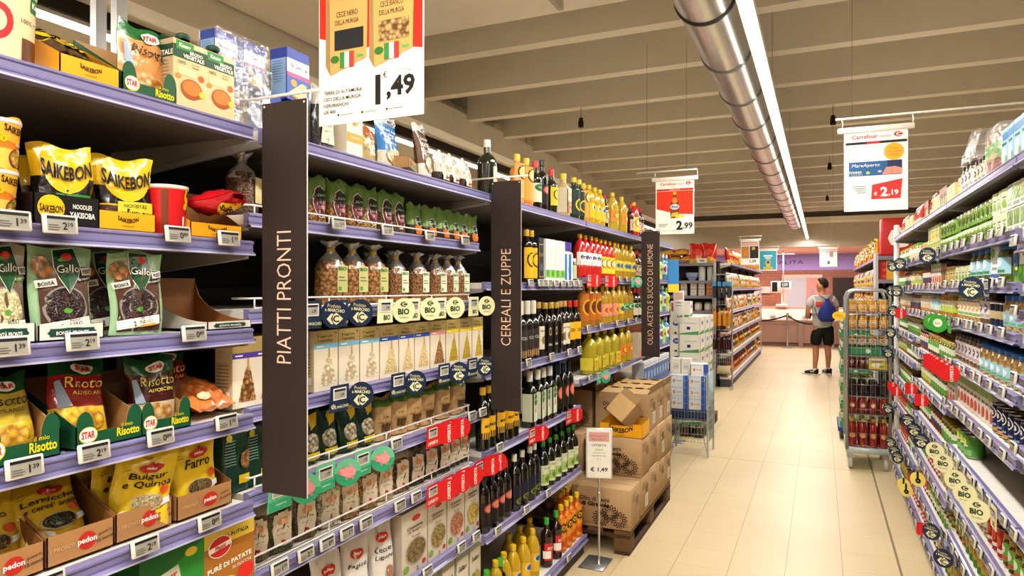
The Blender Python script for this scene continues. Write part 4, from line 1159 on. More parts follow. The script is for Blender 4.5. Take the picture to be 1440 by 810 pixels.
# shelf six: potato flake boxes
def pfanni(mb, sf, w, h):
    mb.rect(sf, -w / 2, h * .80, w / 2, h, pk('d8bd4a'), .0006); mb.text(sf, 'N.1 IN ITALIA', .12 * w, h * .88, h * .05, INKB, .001, rot=.0, bold=.02)
    mb.disc(sf, -.2 * w, h * .78, w * .23, h * .13, INKW, .001); mb.disc(sf, -.2 * w, h * .78, w * .215, h * .12, pk('c22a2e'), .0014); mb.rect(sf, -.42 * w, h * .75, .02 * w, h * .81, INKW, .0017, rot=.12); mb.text(sf, 'Pfanni', -.2 * w, h * .78, h * .05, pk('c22a2e'), .0022, rot=.12, bold=.03)
    mb.text(sf, 'PURÈ DI PATATE', 0, h * .55, h * .075, INKW, .001, w=w * .88, rot=.06, bold=.03); mb.text(sf, 'IN FIOCCHI', .24 * w, h * .47, h * .04, INKW, .001, rot=.06)
    mb.disc(sf, -.1 * w, h * .27, w * .26, h * .12, pk('e2b862'), .001); mb.disc(sf, .32 * w, h * .36, w * .16, h * .1, pk('d22a2a'), .0014)


def pure(mb, sf, w, h):
    mb.poly(sf, [(-w / 2, h * .6), (w / 2, h * .95), (w / 2, h), (-w / 2, h)], pk('1c6a33'), .0006); mb.rect(sf, -.35 * w, h * .58, .1 * w, h * .74, pk('c8d2c2'), .001, rot=.2); mb.text(sf, 'Knorr', -.12 * w, h * .66, h * .09, RED, .0016, rot=.2, bold=.03)
    mb.text(sf, 'Purè', .2 * w, h * .45, h * .16, pk('cfe09a'), .001, rot=.1, bold=.02); mb.disc(sf, .28 * w, h * .86, w * .1, h * .05, pk('d9c23a'), .001); mb.disc(sf, 0, h * .2, w * .3, h * .12, pk('e8d48a'), .001)


item(287, 357, 738, -1.335, S6, lambda w, h: carton('pfanni', w, .07, h, 'a8702c', pfanni, '8a5a22', 'c9a94a', 'potato_flake_box'), .07, 'brown and yellow box of potato flakes with a red round badge', 'box', 'potato flake boxes')
item(196, 287, 768, -1.335, S6, lambda w, h: carton('pure', w, .07, h, '2f8f3a', pure, '1b5a2a', '1f6a30', 'potato_flake_box'), .07, 'green box of potato puree under the fifth shelf', 'box', 'potato flake boxes')
for i in range(2): put(carton('pure', 1, 1, 1, None), (-1.46 - .09 * i, yu(235, -1.335), S6), LG, 'green box of potato puree behind the front green box, %s in line' % nth(i), 'box', 'potato flake boxes')
for i in range(2): put(carton('pfanni', 1, 1, 1, None), (-1.46 - .09 * i, yu(322, -1.335), S6), LG, 'brown box of potato flakes behind the front brown box, %s in line' % nth(i), 'box', 'potato flake boxes')

# top shelf: stock cartons and cake boxes
def knorr(mb, sf, w, h):
    mb.rect(sf, -w / 2, h * .74, w / 2, h * .92, pk('1d4a33'), .0006); mb.rect(sf, -.42 * w, h * .86, .12 * w, h * .99, pk('2f8a3a'), .001); mb.text(sf, 'Knorr', -.15 * w, h * .925, h * .06, INKW, .0014, bold=.03)
    mb.text(sf, 'BRODO', .2 * w, h * .85, h * .05, INKW, .0014, bold=.03); mb.text(sf, 'VEGETALE', .12 * w, h * .785, h * .06, INKW, .0014, bold=.03)
    mb.text(sf, '100%', -.25 * w, h * .68, h * .05, INKB, .001); mb.text(sf, 'ingredienti', .18 * w, h * .69, h * .028, INKB, .001); mb.text(sf, 'naturali', .18 * w, h * .655, h * .028, INKB, .001)
    mb.rect(sf, -.35 * w, h * .50, .2 * w, h * .61, pk('e8dda0'), .001)
    mb.disc(sf, .05 * w, h * .32, w * .34, h * .15, pk('a8521e'), .001); mb.disc(sf, .05 * w, h * .34, w * .29, h * .11, pk('cf7a2c'), .0014); mb.disc(sf, .36 * w, h * .52, w * .1, h * .05, pk('c8622a'), .001); mb.disc(sf, -.36 * w, h * .47, w * .09, h * .04, pk('d9862f'), .001)
    mb.disc(sf, .38 * w, h * .28, w * .1, h * .05, pk('d8c83a'), .0016)


@cached
def stock(key, w, d, h):
    e = em('stock_carton'); mb = MB(); hb = h * .90
    mb.box(-w / 2, w / 2, -d / 2, d / 2, 0, hb, pk('d8c193'), {'x': pk('bca98a'), 'X': pk('bca98a')}); mb.rect(sideL(-w / 2), -d / 2, hb * .74, d / 2, hb * .92, pk('1d4a33'), .0006)
    mb.text(sideL(-w / 2), 'VEGETALE', .0, hb * .8, .012, INKW, .001, bold=.02)
    for k in range(9): mb.rect(sideL(-w / 2), -d * .35, hb * (.68 - .05 * k), d * .3, hb * (.69 - .05 * k), ink('8a7a5c'), .0008)
    mb.prism([(-d / 2, hb), (d / 2, hb), (.0, hb + h * .07)], 'x', -w / 2, w / 2, pk('1c4a2e'))
    knorr(mb, flat(-d / 2), w, hb); ob('carton_body', mb, e)
    ob('screw_cap', MB().lathe([(.016, hb + .012), (.017, hb + .018), (.017, h + .004), (.013, h + .008), (0, h + .008)], m_('1c4a30', .4), 14, c=(.004, -d * .12, 0)), e)
    return e


yk = yu(270, -1.34)
w0 = abs(yu(290, -1.34) - yu(245, -1.34))
for i, (a, b, v) in enumerate(((245, 288, 50), (290, 328, 68))):
    y, w, _, _ = fit(a, b, v, v + 9, -1.34); put(stock('st', w0, .075, zat(52, -1.34, yk) - S1), (-1.378, y, S1), LG, 'tall beige and green vegetable stock carton with green screw cap, %s of the front pair' % nth(i), 'carton', 'stock cartons')
    put(stock('st', 0, 0, 0), (-1.46, y - .004, S1), LG, 'vegetable stock carton behind the front pair, %s of the two' % nth(i), 'carton', 'stock cartons')


def dolci(mb, sf, w, h):
    mb.rect(sf, -w / 2, h * .80, w / 2, h, pk('2b46a4'), .0006); mb.rect(sf, -w / 2, h * .52, w / 2, h * .80, pk('dfe2ea'), .0006, rot=0); mb.text(sf, 'Per Dolci', -.1 * w, h * .68, h * .09, pk('1d2a4a'), .0012, w=w * .5)
    clogo(mb, sf, .36 * w, h * .66, .06 * w, pk('1d2a4a'), pk('1d2a4a'), pk('dfe2ea'), .0012)
    mb.rect(sf, -w / 2, h * .45, w / 2, h * .53, pk('d8528a'), .001); mb.rect(sf, -w / 2, 0, w / 2, h * .45, pk('3a62b4'), .0006)
    mb.disc(sf, -.2 * w, h * .34, w * .14, h * .07, pk('d29a3f'), .001); mb.poly(sf, [(-.45 * w, h * .12), (.2 * w, h * .04), (.4 * w, h * .1), (.36 * w, h * .36), (.15 * w, h * .38)], pk('d9c48f'), .0014); mb.poly(sf, [(-.45 * w, h * .12), (.2 * w, h * .04), (.2 * w, h * .0), (-.3 * w, h * .06)], pk('b8722f'), .0016)


def dolci_side(mb, sf, d, h):
    mb.rect(sf, -d / 2 + .002, h * .05, d / 2 - .002, h * .8, pk('8fb0d8'), .0006)
    for k in range(9): mb.rect(sf, -d * .35, h * (.74 - .05 * k), d * (.2 + .1 * (k % 2)), h * (.75 - .05 * k), ink('4a6a9a'), .001)


dz = lambda: carton('dolci', .072, .05, .115, '2b46a4', dolci, '2b46a4', '2b46a4', 'cake_mix_box', dolci_side)
z0 = zat(122, -1.35, yu(413, -1.35))


def pack(key, nx, nz, lw, ld, lh):
    kk = ('pack', key)
    if kk in PR: return PR[kk]
    f = MB(); f.rbox(-lw / 2 - .004, lw / 2 + .004, -ld / 2 - .004, ld / 2 + .004, .0, lh + .006, .006, film(.05, .16), 2)
    f.grid(lambda u, v: (u, -ld / 2 - .006 - .012 * abs(math.sin(40 * u + 30 * v)), v), lsp(-lw / 2, lw / 2, 12), lsp(.01, lh * .7, 12), film(.08, .2))
    PR[kk] = ob('shrink_wrap', f)
    return PR[kk]


for k, (ya_, zz, nm) in enumerate(((yu(372, -1.38), 0, 'lower'), (yu(315, -1.38), 0, 'lower'), (yu(312, -1.38), .116, 'upper'), (yu(352, -1.38), .116, 'upper'))):
    put(dz(), (-1.39, ya_ + (.01 if k == 0 else 0), S1 + zz), LG, 'blue and white cake mix box in the clear wrap, %s %s one' % (nm, ('far', 'near')[k in (1, 2)]), 'box', 'cake mix boxes')
put(dz(), (-1.385, yu(413, -1.36) + .012, S1 + .117), LG, 'blue and white cake mix box standing loose on top of the wrapped ones', 'box', 'cake mix boxes', sc=(1.25, 1.2, 1.25))
put(dz(), (-1.385, yu(413, -1.36) + .012, S1), LG, 'blue and white cake mix box straight beneath the loose one', 'box', 'cake mix boxes')
put(pack('p1', 2, 2, .17, .06, .235), (-1.39, yu(335, -1.38), S1), LG, 'crinkled clear shrink wrap round the blue cake mix boxes', 'shrink wrap', None)

# electronic tags of this bay
for zz, us, nm in ((S2, (10, 78, 244, 316), 'second'), (S3, (8, 110, 267), 'third'), (S4, (28, 126, 220, 313), 'fourth'), (S5, (60, 198, 289), 'fifth')):
    tags([yu(u, -1.30) for u in us], -1.296, zz, 1, '%s rail of the %s' % (nm, AB))
# ------------------------------------------------------------------ pulses and cereals bay
S1, SA, SB, SC, SD, SE, SF, SG = Z2
GB = 'pulses bay'
DG = pk('17402c'); MAR = pk('6b1f33'); ORG = pk('d9781f')
CHICK = g_('c99a62', '6b4522', 95); LENT = g_('8a6a3c', '3a2a16', 190); BEAN = g_('e6dcc4', '7a6a50', 85); MIXB = g_('b3875a', '4a3018', 110, mix='8a6a4a'); DARKL = g_('4f3a2a', '1e1510', 200)
SOY = g_('d6bf8a', '7d6238', 150); CREAMP = pk('e6d8bd')


def seq(spans, vtop, X, z, mk, D, what, cat, group, rx=0., jit=.07, end='from near end', turn=.22):
    n = len(spans)
    for i, (a, b) in enumerate(spans):
        y, w, _, _ = fit(a, b, 100, 110, X); v = vtop(i) if callable(vtop) else vtop; h = zat(v, X, y) - z
        put(mk(i, w, h), (X - D / 2 + random.uniform(-.004, .004), y, z), LG - turn + random.uniform(-jit, jit), what + (', %s %s' % (nth(i), end) if n > 1 else ''), cat, group, rx=rx)


def leg_lab(c2):
    def f(mb, sf, w, h):
        mb.disc(sf, .06 * w, h * .46, w * .35, h * .34, INKW, .0010, 20, 4); mb.disc(sf, .06 * w, h * .46, w * .32, h * .315, pk(c2), .0016, 20, 4)
        mb.disc(sf, .1 * w, h * .60, w * .26, h * .14, DG, .0022, 20, 3); mb.text(sf, 'Select', .1 * w, h * .60, h * .06, INKW, .0030, w=w * .42, shear=.2)
        mb.text(sf, 'CECI', .1 * w, h * .45, h * .045, INKW, .0026); mb.rect(sf, -.05 * w, h * .30, .25 * w, h * .38, pk('b98a8a'), .0026, 3, 1)
    return f


def leg_org(mb, sf, w, h):
    mb.rect(sf, -.12 * w, h * .08, .40 * w, h * .34, ORG, .0012, 4, 2); mb.disc(sf, .14 * w, h * .46, w * .27, h * .17, INKW, .0012, 16, 3); mb.disc(sf, .14 * w, h * .46, w * .24, h * .15, DG, .0018, 16, 3)
    mb.text(sf, 'Select', .14 * w, h * .46, h * .05, INKW, .0026, w=w * .36); mb.text(sf, 'BIO', .14 * w, h * .24, h * .06, INKW, .0020)


LEGF = gl('86a95c'); gr6 = [CHICK, CHICK, CHICK, SOY, LENT]
spA = [(436, 466), (464, 493), (491, 518), (515, 537), (535, 556), (553, 577)]
mkA = lambda i, w, h: bag(('legume', (0, 0, 0, 1, 2, 2)[i]), .078, .150, .05, bands((.075, (CHICK, SOY, LENT)[(0, 0, 0, 1, 2, 2)[i]]), (9, LEGF)), leg_lab('6b1f33'), 'stand', [.075], 40 + i, 1.8, 'pulse_bag')
seq(spA, lambda i: 246 + 5 * i, -1.412, SA, mkA, .05, 'green-topped pulse bag with oval maroon label on upper wire shelf', 'pulse bag', 'green-topped pulse bags')
spA2 = [(577, 600), (600, 616), (616, 635), (634, 648), (647, 661), (660, 675)]
mkA2 = lambda i, w, h: bag('legorg', .082, .128, .05, bands((.045, DARKL), (9, LEGF)), leg_org, 'stand', [.045], 50, 1.8, 'pulse_bag')
seq(spA2, 275, -1.412, SA, mkA2, .05, 'green-topped bag with orange label on upper wire shelf', 'pulse bag', 'orange-labelled pulse bags')
for i, u in enumerate((350, 392)):       # the two bags beside the banner
    put(tied('lentold', .095, .168, .075, DARKL if False else g_('7a5228', '2c1a0c', 190), 'd9c890', None, 'a9a49a', 61), (-1.44, yu(u, -1.40) + .015, SA), LG + .3, 'clear bag of brown lentils behind the PIATTI PRONTI banner, %s one' % ('nearer', 'farther')[i], 'pulse bag', 'brown lentil bags')


def bio_lab(mb, sf, w, h):
    mb.text(sf, 'BIO', w * .17, h * .57, h * .055, pk('2f7a33'), .0018, w=w * .30, bold=.03); mb.rect(sf, w * .03, h * .38, w * .30, h * .395, ink('7a7a5a'), .0018); mb.rect(sf, w * .03, h * .43, w * .25, h * .445, ink('7a7a5a'), .0018); mb.rect(sf, w * .03, h * .23, w * .13, h * .29, pk('6aa53a'), .0018)


spB = [(463, 494), (492, 525), (523, 550)]
seq(spB, 348, -1.405, SB, lambda i, w, h: tied('ceci', .105, .205, .075, CHICK, 'c9c88a', bio_lab, 'e0b42a', 1), .075, 'yellow-tied clear chickpea bag on the lower wire shelf', 'pulse bag', 'tied chickpea bags')
spB2 = [(553, 582), (582, 612), (610, 635), (626, 650), (645, 663)]
seq(spB2, 360, -1.405, SB, lambda i, w, h: tied('lenti', .094, .190, .07, g_('b98a5a', '5d3d20', 150), 'dfe3c8', bio_lab, 'e0b42a', 2), .075, 'yellow-tied bag of small pulses on lower wire shelf', 'pulse bag', 'tied small-pulse bags')
for i, u in enumerate((560, 590, 640)): put(tied('lenti', 0, 0, 0, None, None), (-1.56, yu(u, -1.42), SB), LG + .2, 'tied bag of brown pulses in the dark second file, %s from near end' % nth(i), 'pulse bag', 'tied small-pulse bags')

BOXP = {'v': ('5a3fa0', 'Ceci', CHICK), 'c': ('7fbfdc', 'Fagioli Cannellini', g_('f0e8d4', 'b9a685', 95, rough=.5, coat=0)), 'b': ('2f57b4', 'Orzo Perlato', g_('ecdcae', 'c3a970', 190, rough=.5, coat=0)), 'p': ('e39aa6', 'Farro Perlato', g_('c99a5f', '7d5a2c', 180)), 'y': ('f0d428', 'Miglio Decorticato', g_('e3c93a', 'a9861a', 240))}


def grainbox(k):
    col, txt, gr = BOXP[k]

    def f(mb, sf, w, h):
        mb.rect(sf, -w / 2, h * .78, w / 2, h, pk('b09a62'), .0006); mb.rect(sf, -w / 2, h * .70, w / 2, h * .78, pk(col), .0008); mb.rect(sf, -w / 2, 0, w / 2, h * .70, pk('e3d9c6'), .0006)
        for i, t in enumerate(txt.split()): mb.text(sf, t, -.05 * w, h * (.90 - .065 * i), h * .05, INKB, .0012, w=w * min(.62, .085 * len(t)))
        clogo(mb, sf, .4 * w, h * .95, .05 * w, INKB, INKB, pk('b09a62'), .0012)
        mb.rect(sf, -.4 * w, h * .73, -.1 * w, h * .75, INKW, .0012)
        rnd = random.Random(3); pts = []
        for i in range(20):                 # a spoonful of grain spilling down
            t = i / 19; pts.append((.58 - .5 * t, (.05 + .34 * t ** .75) * rnd.uniform(.93, 1.05)))
        pl = [(.12 * w - hw * w, v * h) for v, hw in pts] + [(.12 * w + hw * w * .8 * rnd.uniform(.95, 1.05), v * h) for v, hw in reversed(pts)]
        mb.poly(sf, [(max(-.47 * w, min(.47 * w, x)), z) for x, z in pl], gr, .0012)
        mb.poly(sf, [(.09 * w, h * .70), (.15 * w, h * .70), (.17 * w, h * .55), (.10 * w, h * .52)], pk('c9a86a'), .0016)
    return f


def gbside(mb, sf, d, h):
    mb.rect(sf, -d / 2 + .004, h * .1, d / 2 - .004, h * .65, pk('cdbd9a'), .0005)
    for k in range(7): mb.rect(sf, -d * .38, h * (.6 - .05 * k), d * .3, h * (.615 - .05 * k), ink('8d7d60'), .0009)
    mb.rect(sf, d * .1, h * .12, d * .36, h * .24, INKW, .0009)


bx = [(441, 475, 'c'), (476, 505, 'c'), (506, 533, 'c'), (534, 560, 'b'), (561, 582, 'b'), (583, 604, 'b'), (605, 626, 'p'), (627, 645, 'y'), (646, 663, 'y'), (664, 679, 'y')]
nm = {'c': 'light blue striped box of cannellini beans', 'b': 'dark blue striped box of pearl barley', 'p': 'pink striped box of spelt', 'y': 'yellow striped box of millet', 'v': 'violet striped box of chickpeas'}
cnt = {}
for a, b, k in bx:
    y, w, _, _ = fit(a, b, 100, 110, -1.372); i = cnt.get(k, 0); cnt[k] = i + 1
    put(carton('grain' + k, .085, .06, .183, 'd9cbb0', grainbox(k), None, 'b09a62', 'grain_box', gbside), (-1.402, y, SC), LG, nm[k] + (', %s of three from near end' % nth(i) if k != 'p' else ' between the blue and the yellow ones'), 'box', 'cereal boxes on the middle shelf', sc=(w / .0865, 1, 1))
for i, u in enumerate((332, 364, 400)): put(carton('grainv', .085, .06, .183, 'd9cbb0', grainbox('v'), None, 'b09a62', 'grain_box', gbside), (-1.402 - (.0 if i else .0), yu(u, -1.372) + .03, SC), LG, nm['v'] + ' beside the PIATTI PRONTI banner, %s from near end' % nth(i), 'box', 'cereal boxes on the middle shelf')
for i in range(6): put(carton('grainb', 1, 1, 1, ''), (-1.475, 1.50 + .19 * i, SC), LG, 'cereal box in the second file behind the front boxes, %s from near end' % nth(i), 'box', 'cereal boxes on the middle shelf')

GRB = gl('1d4437')


def bean_lab(mb, sf, w, h):
    mb.poly(sf, [(-.05 * w, h * .95), (.35 * w, h * .97), (.28 * w, h * .74), (.05 * w, h * .66), (.02 * w, h * .8)], pk('e8c61e'), .0014)
    mb.disc(sf, .06 * w, h * .42, w * .32, h * .19, BEAN, .0012, 18, 4, rot=.3); mb.rect(sf, -.2 * w, h * .08, .42 * w, h * .22, pk('e8c61e'), .0014, 4, 1, rot=.06); mb.text(sf, 'FAGIOLI', .1 * w, h * .15, h * .05, INKB, .002, rot=.06)


seq([(428, 452), (449, 482), (480, 507), (504, 531)], lambda i: 578 + 1 * i - 8 * i, -1.405, SD, lambda i, w, h: bag('beanbag', .090, .155, .055, GRB, bean_lab, 'stand', None, 71, 1.5, 'bean_bag'), .055, 'dark green and yellow bag of white beans behind the wire rail', 'bean bag', 'dark green bean bags')
for i, (a, b) in enumerate(((318, 352), (350, 382))): put(bag('chickgreen', .105, .19, .06, GRB, lambda mb, sf, w, h: (mb.rect(sf, .0, h * .1, .45 * w, h * .22, pk('e8c61e'), .0014, 4, 1), mb.disc(sf, .25 * w, h * .42, w * .2, h * .13, CHICK, .0012, 16, 3), mb.disc(sf, -.3 * w, h * .75, w * .08, h * .05, pk('c9c030'), .0012, 10, 2), [mb.rect(sf, -.4 * w, h * (.7 - .04 * k), -.1 * w, h * (.712 - .04 * k), ink('8aa596'), .0012) for k in range(9)]), 'block', None, 72, .8, 'bean_bag'), (-1.43, yu((a + b) / 2, -1.40), SD), LG, 'dark green chickpea bag beside the near banner, %s one' % ('nearer', 'farther')[i], 'bean bag', 'dark green bean bags')
KRF = m_('c9a678', .6, var=.08, bump=.2)


def kraft_lab(mb, sf, w, h):
    mb.rect(sf, -.30 * w, h * .42, .34 * w, h * .60, pk('c9a877'), .0012, 4, 2); mb.text(sf, 'GHISA', .02 * w, h * .54, h * .05, ink('4a3420'), .002); mb.rect(sf, -.2 * w, h * .20, .32 * w, h * .38, LENT, .0012, 4, 2)
    for k, c in ((-.1, '3f8f4b'), (.02, 'efe9dc'), (.14, 'd2413b')): mb.rect(sf, k * w, h * .10, (k + .12) * w, h * .17, pk(c), .0014)


seq([(527, 555), (552, 580), (578, 592), (590, 616), (614, 641), (639, 657)], lambda i: 560 - 9 * i, -1.405, SD, lambda i, w, h: bag('kraftbag', .090, .15, .06, bands((.117, KRF), (.14, gl('5b8a3a')), (9, KRF)), kraft_lab, 'block', [.117, .14], 73, 1.2, 'kraft_bag'), .06, 'brown kraft bag of pulses with green stripe behind the wire rail', 'kraft bag', 'kraft pulse bags')


def cream_lab(mb, sf, w, h):
    n = 9; tp = [(-.30 * w + .60 * w * i / n, h * .62 + (.02 * h if i % 2 else 0)) for i in range(n + 1)]
    mb.rect(sf, -.32 * w, h * .10, .32 * w, h * .62, CREAMP, .0012, 5, 3); mb.rect(sf, -.18 * w, h * .615, .18 * w, h * .66, CREAMP, .0012, 4, 1)
    mb.disc(sf, 0, h * .50, w * .2, h * .06, pk('e5a07a'), .002, 14, 2); mb.text(sf, 'Lenticchie', 0, h * .39, h * .045, INKB, .002, w=w * .46, shear=.25); mb.disc(sf, .0, h * .17, w * .06, h * .025, RED, .002, 10, 1); mb.rect(sf, -.2 * w, h * .29, .15 * w, h * .30, ink('8a7a68'), .002)


gE = [LENT, g_('6b6a3c', '2a2a14', 170), LENT, BEAN, CHICK, CHICK, SOY, MIXB, DARKL, DARKL, DARKL, DARKL, DARKL, DARKL]
spE = [(350, 381), (381, 414), (412, 456), (456, 481), (480, 508), (508, 535), (533, 557), (557, 580), (580, 600), (600, 618), (617, 635), (634, 649), (648, 660)]
mkE = lambda i, w, h: bag(('cream', id(gE[i])), .098, .176, .06, bands((.125 if i < 8 else .11, gE[i]), (9, m_('a39684' if i < 8 else '5a544c', .15, coat=.8, bump=.5, scale=40))), cream_lab, 'block', [.125, .11], 80 + i, 1.6, 'label_bag')
seq(spE, lambda i: 700 - 6 * i, -1.41, SE, mkE, .06, 'pulse bag with cream scalloped label below the green bean bags', 'pulse bag', 'cream-labelled pulse bags')

# below: pouches and bowl boxes
PW = gl('dcd6d0')


def ped_white(t):
    def f(mb, sf, w, h):
        mb.disc(sf, 0, h * .76, w * .24, h * .075, pk('c8372a'), .0014, 18, 3); mb.text(sf, 'pedon', 0, h * .76, h * .06, INKW, .002, bold=.03)
        for i, q in enumerate(t): mb.text(sf, q, 0, h * (.58 - .12 * i), h * .08, INKB, .0016, w=w * .66, shear=.2, bold=.01)
        mb.disc(sf, .2 * w, h * .2, w * .16, h * .13, pk('a57a62'), .0014, 14, 3)
    return f


for i, (u, x, h, t) in enumerate(((470, -1.40, .21, ['Cereali']), (510, -1.39, .22, ['Fagioli']), (545, -1.385, .235, ['Ceci e', 'Legumi']), (573, -1.385, .25, ['Cereali', 'e amaranto']))):
    put(bag('pw%d' % i, .11, h, .06, PW, ped_white(t), 'stand', None, 95 + i, 1.6, 'white_pouch'), (x - .03, yu(u, x), SF), LG - .35, 'white pouch with red oval badge on the low shelf, %s from near end' % nth(i), 'pouch', 'white pulse pouches', rx=-.06)
for i, u in enumerate((500, 540, 570)): put(bag('pw%d' % (i), 1, 1, 1, PW), (-1.50, yu(u, -1.42), SF), LG, 'white pouch in the second file of the low shelf, %s from near end' % nth(i), 'pouch', 'white pulse pouches')


def bowlbox(col):
    def f(mb, sf, w, h):
        mb.disc(sf, .05 * w, h * .86, w * .17, h * .045, pk('c8372a'), .0008, 16, 1); mb.text(sf, 'Ciotolona', 0, h * .73, h * .05, INKB, .001, w=w * .62, bold=.01); mb.text(sf, 'di Bulgur', 0, h * .665, h * .045, INKB, .001, w=w * .5); mb.text(sf, 'Pronta', .05 * w, h * .58, h * .035, ink('5a5048'), .001)
        mb.disc(sf, .05 * w, h * .34, w * .42, h * .21, pk('a89f8e'), .001, 24, 1); mb.disc(sf, .05 * w, h * .345, w * .37, h * .185, g_(*col, 80), .0014, 24, 2)
        mb.disc(sf, -.35 * w, h * .12, w * .12, h * .06, pk('7da045'), .0016, 10, 1); mb.disc(sf, .36 * w, h * .1, w * .08, h * .04, pk('b5352c'), .0016, 10, 1); mb.text(sf, '2', .1 * w, h * .05, h * .06, INKB, .001)
    return f


bs = [(565, 601), (602, 628), (629, 653), (654, 674)]; bc = [('8a7440', '3f3418'), ('a58f4a', '5a4a1c'), ('c07a5a', '7a3a2a'), ('c9b64a', '8a741c')]
for i, (a, b) in enumerate(bs):
    y, w, _, _ = fit(a, b, 100, 110, -1.372)
    put(carton('bowl%d' % i, .098, .055, .235, 'cbc1b4', bowlbox(bc[i]), 'b9aea2', 'cbc1b4', 'bowl_meal_box'), (-1.40, y, SF), LG, 'grey-beige box with a bowl photo on the low shelf, %s from near end' % nth(i), 'box', 'bowl photo boxes', sc=(w / .1, 1, 1))


def sel(mb, sf, w, h):
    mb.text(sf, 'Selleri', 0, h * .72, h * .10, ink('2c3a2c'), .001, w=w * .7, shear=.2, bold=.02); mb.disc(sf, .1 * w, h * .3, w * .36, h * .18, pk('b99a62'), .001, 20, 1); mb.disc(sf, -.2 * w, h * .3, w * .2, h * .16, pk('6f8a4a'), .0014, 14, 1); mb.rect(sf, -w / 2, h * .9, w / 2, h, pk('8d9a86'), .0008)


for i, u in enumerate((575, 605, 630, 650, 668)):
    put(carton('sell', .10, .06, .222, 'd3cbbd', sel, 'b9b2a2', 'c3bcae', 'soup_box'), (-1.40, yu(u, -1.372), .285), LG, 'pale soup box under the bowl photo boxes, %s from near end' % nth(i), 'box', 'pale soup boxes')

# top shelf of the pulses bay
put(bag('blackrice', .085, .19, .05, bands((.13, g_('2e2220', '120c0a', 220)), (9, gl('b9b2a8'))), cream_lab, 'block', [.13], 99, 1.2, 'label_bag'), (-1.37, yu(462, -1.34), S1), LG, 'black bag with cream label on the top shelf under the poster', 'pulse bag', None)
put(carton('tartuf', .080, .05, .155, 'e6dcc6', lambda mb, sf, w, h: (mb.rect(sf, -w / 2, h * .30, w / 2, h * .48, pk('dd9a2c'), .0008), mb.text(sf, 'Tagliatelle', 0, h * .39, h * .05, INKW, .0012, w=w * .6), mb.disc(sf, 0, h * .75, w * .25, h * .12, g_('d9b36a', '8a5a22', 70), .0012, 16, 2)), None, None, 'cereal_box'), (-1.365, yu(499, -1.34), S1), LG, 'cream box with orange stripe on the top shelf', 'box', None)


def scotti(c):
    def f(mb, sf, w, h):
        mb.disc(sf, .2 * w, h * .88, w * .25, h * .06, INKW, .0012, 18, 3); mb.disc(sf, .2 * w, h * .88, w * .22, h * .05, pk('2a3150'), .0016, 18, 3); mb.text(sf, 'Scotti', .2 * w, h * .88, h * .045, INKW, .0022, bold=.02)
        mb.text(sf, 'Buona idea', 0, h * .71, h * .06, INKW, .0016, w=w * .6, shear=.2); mb.text(sf, 'RISOTTO', .05 * w, h * .59, h * .08, INKW, .0016, w=w * .72, bold=.02); mb.text(sf, 'AI FUNGHI', 0, h * .47, h * .05, INKW, .0016)
        mb.disc(sf, .1 * w, h * .22, w * .36, h * .15, g_('dcc79a', '9a7a4a', 70), .0014, 18, 3)
    return f


put(bag('scb', .125, .19, .045, bands((.06, gl('c9c2b4')), (.155, gl('2f78b8')), (9, gl('b9bcc2'))), scotti('b'), 'stand', [.06, .155], 101, 1.2, 'rice_pouch'), (-1.38, yu(552, -1.36), S1), LG, 'blue and white risotto pouch on the top shelf beside the brown pouch', 'rice pouch', 'top shelf risotto pouches', rx=-.08)
put(bag('scn', .10, .20, .045, bands((.05, gl('d6cfc2')), (.17, gl('6d5443')), (9, gl('d0c9be'))), scotti('n'), 'stand', [.05, .17], 102, 1.2, 'rice_pouch'), (-1.365, yu(602, -1.35), S1), LG + .12, 'brown risotto pouch leaning on the top shelf', 'rice pouch', 'top shelf risotto pouches', rx=-.10, ry=-.12)
put(tray('top2', .12, .10, .035, .06, 'a98452', '7d5c34', lambda mb, sf, w, h: (mb.rect(sf, 0, h * .2, w * .45, h * .6, pk('4f8a3a'), .001), mb.disc(sf, -.25 * w, h * .5, w * .12, h * .3, pk('5a4526'), .001)), 'lin'), (-1.375, yu(578, -1.33) - .005, S1), LG + .35, 'small brown tray tilted between the risotto pouches on top', 'display tray', None, rx=-.1)
put(bag('opkraft', .10, .13, .05, bands((.09, gl('b39a62')), (9, gl('a8612c'))), lambda mb, sf, w, h: mb.text(sf, 'LENTICCHIA', 0, h * .4, h * .07, ink('3a4a20'), .0016, w=w * .7), 'stand', [.09], 103, 1.5, 'pulse_bag'), (-1.40, yu(530, -1.35), S1), LG, 'olive and orange pulse bag behind the blue risotto pouch', 'pulse bag', None)
for i, u in enumerate((626, 640, 658)): put(bag('topwhite', .105, .125, .06, bands((.04, DARKL), (9, m_('cfc9c0', .15, coat=.8, bump=.6, scale=30))), cream_lab, 'stand', [.04], 104, 2., 'label_bag'), (-1.37, yu(u, -1.345), S1), LG + .1, 'crumpled clear bag with cream label on the top shelf, %s from near end' % nth(i), 'pulse bag', 'top shelf clear bags')

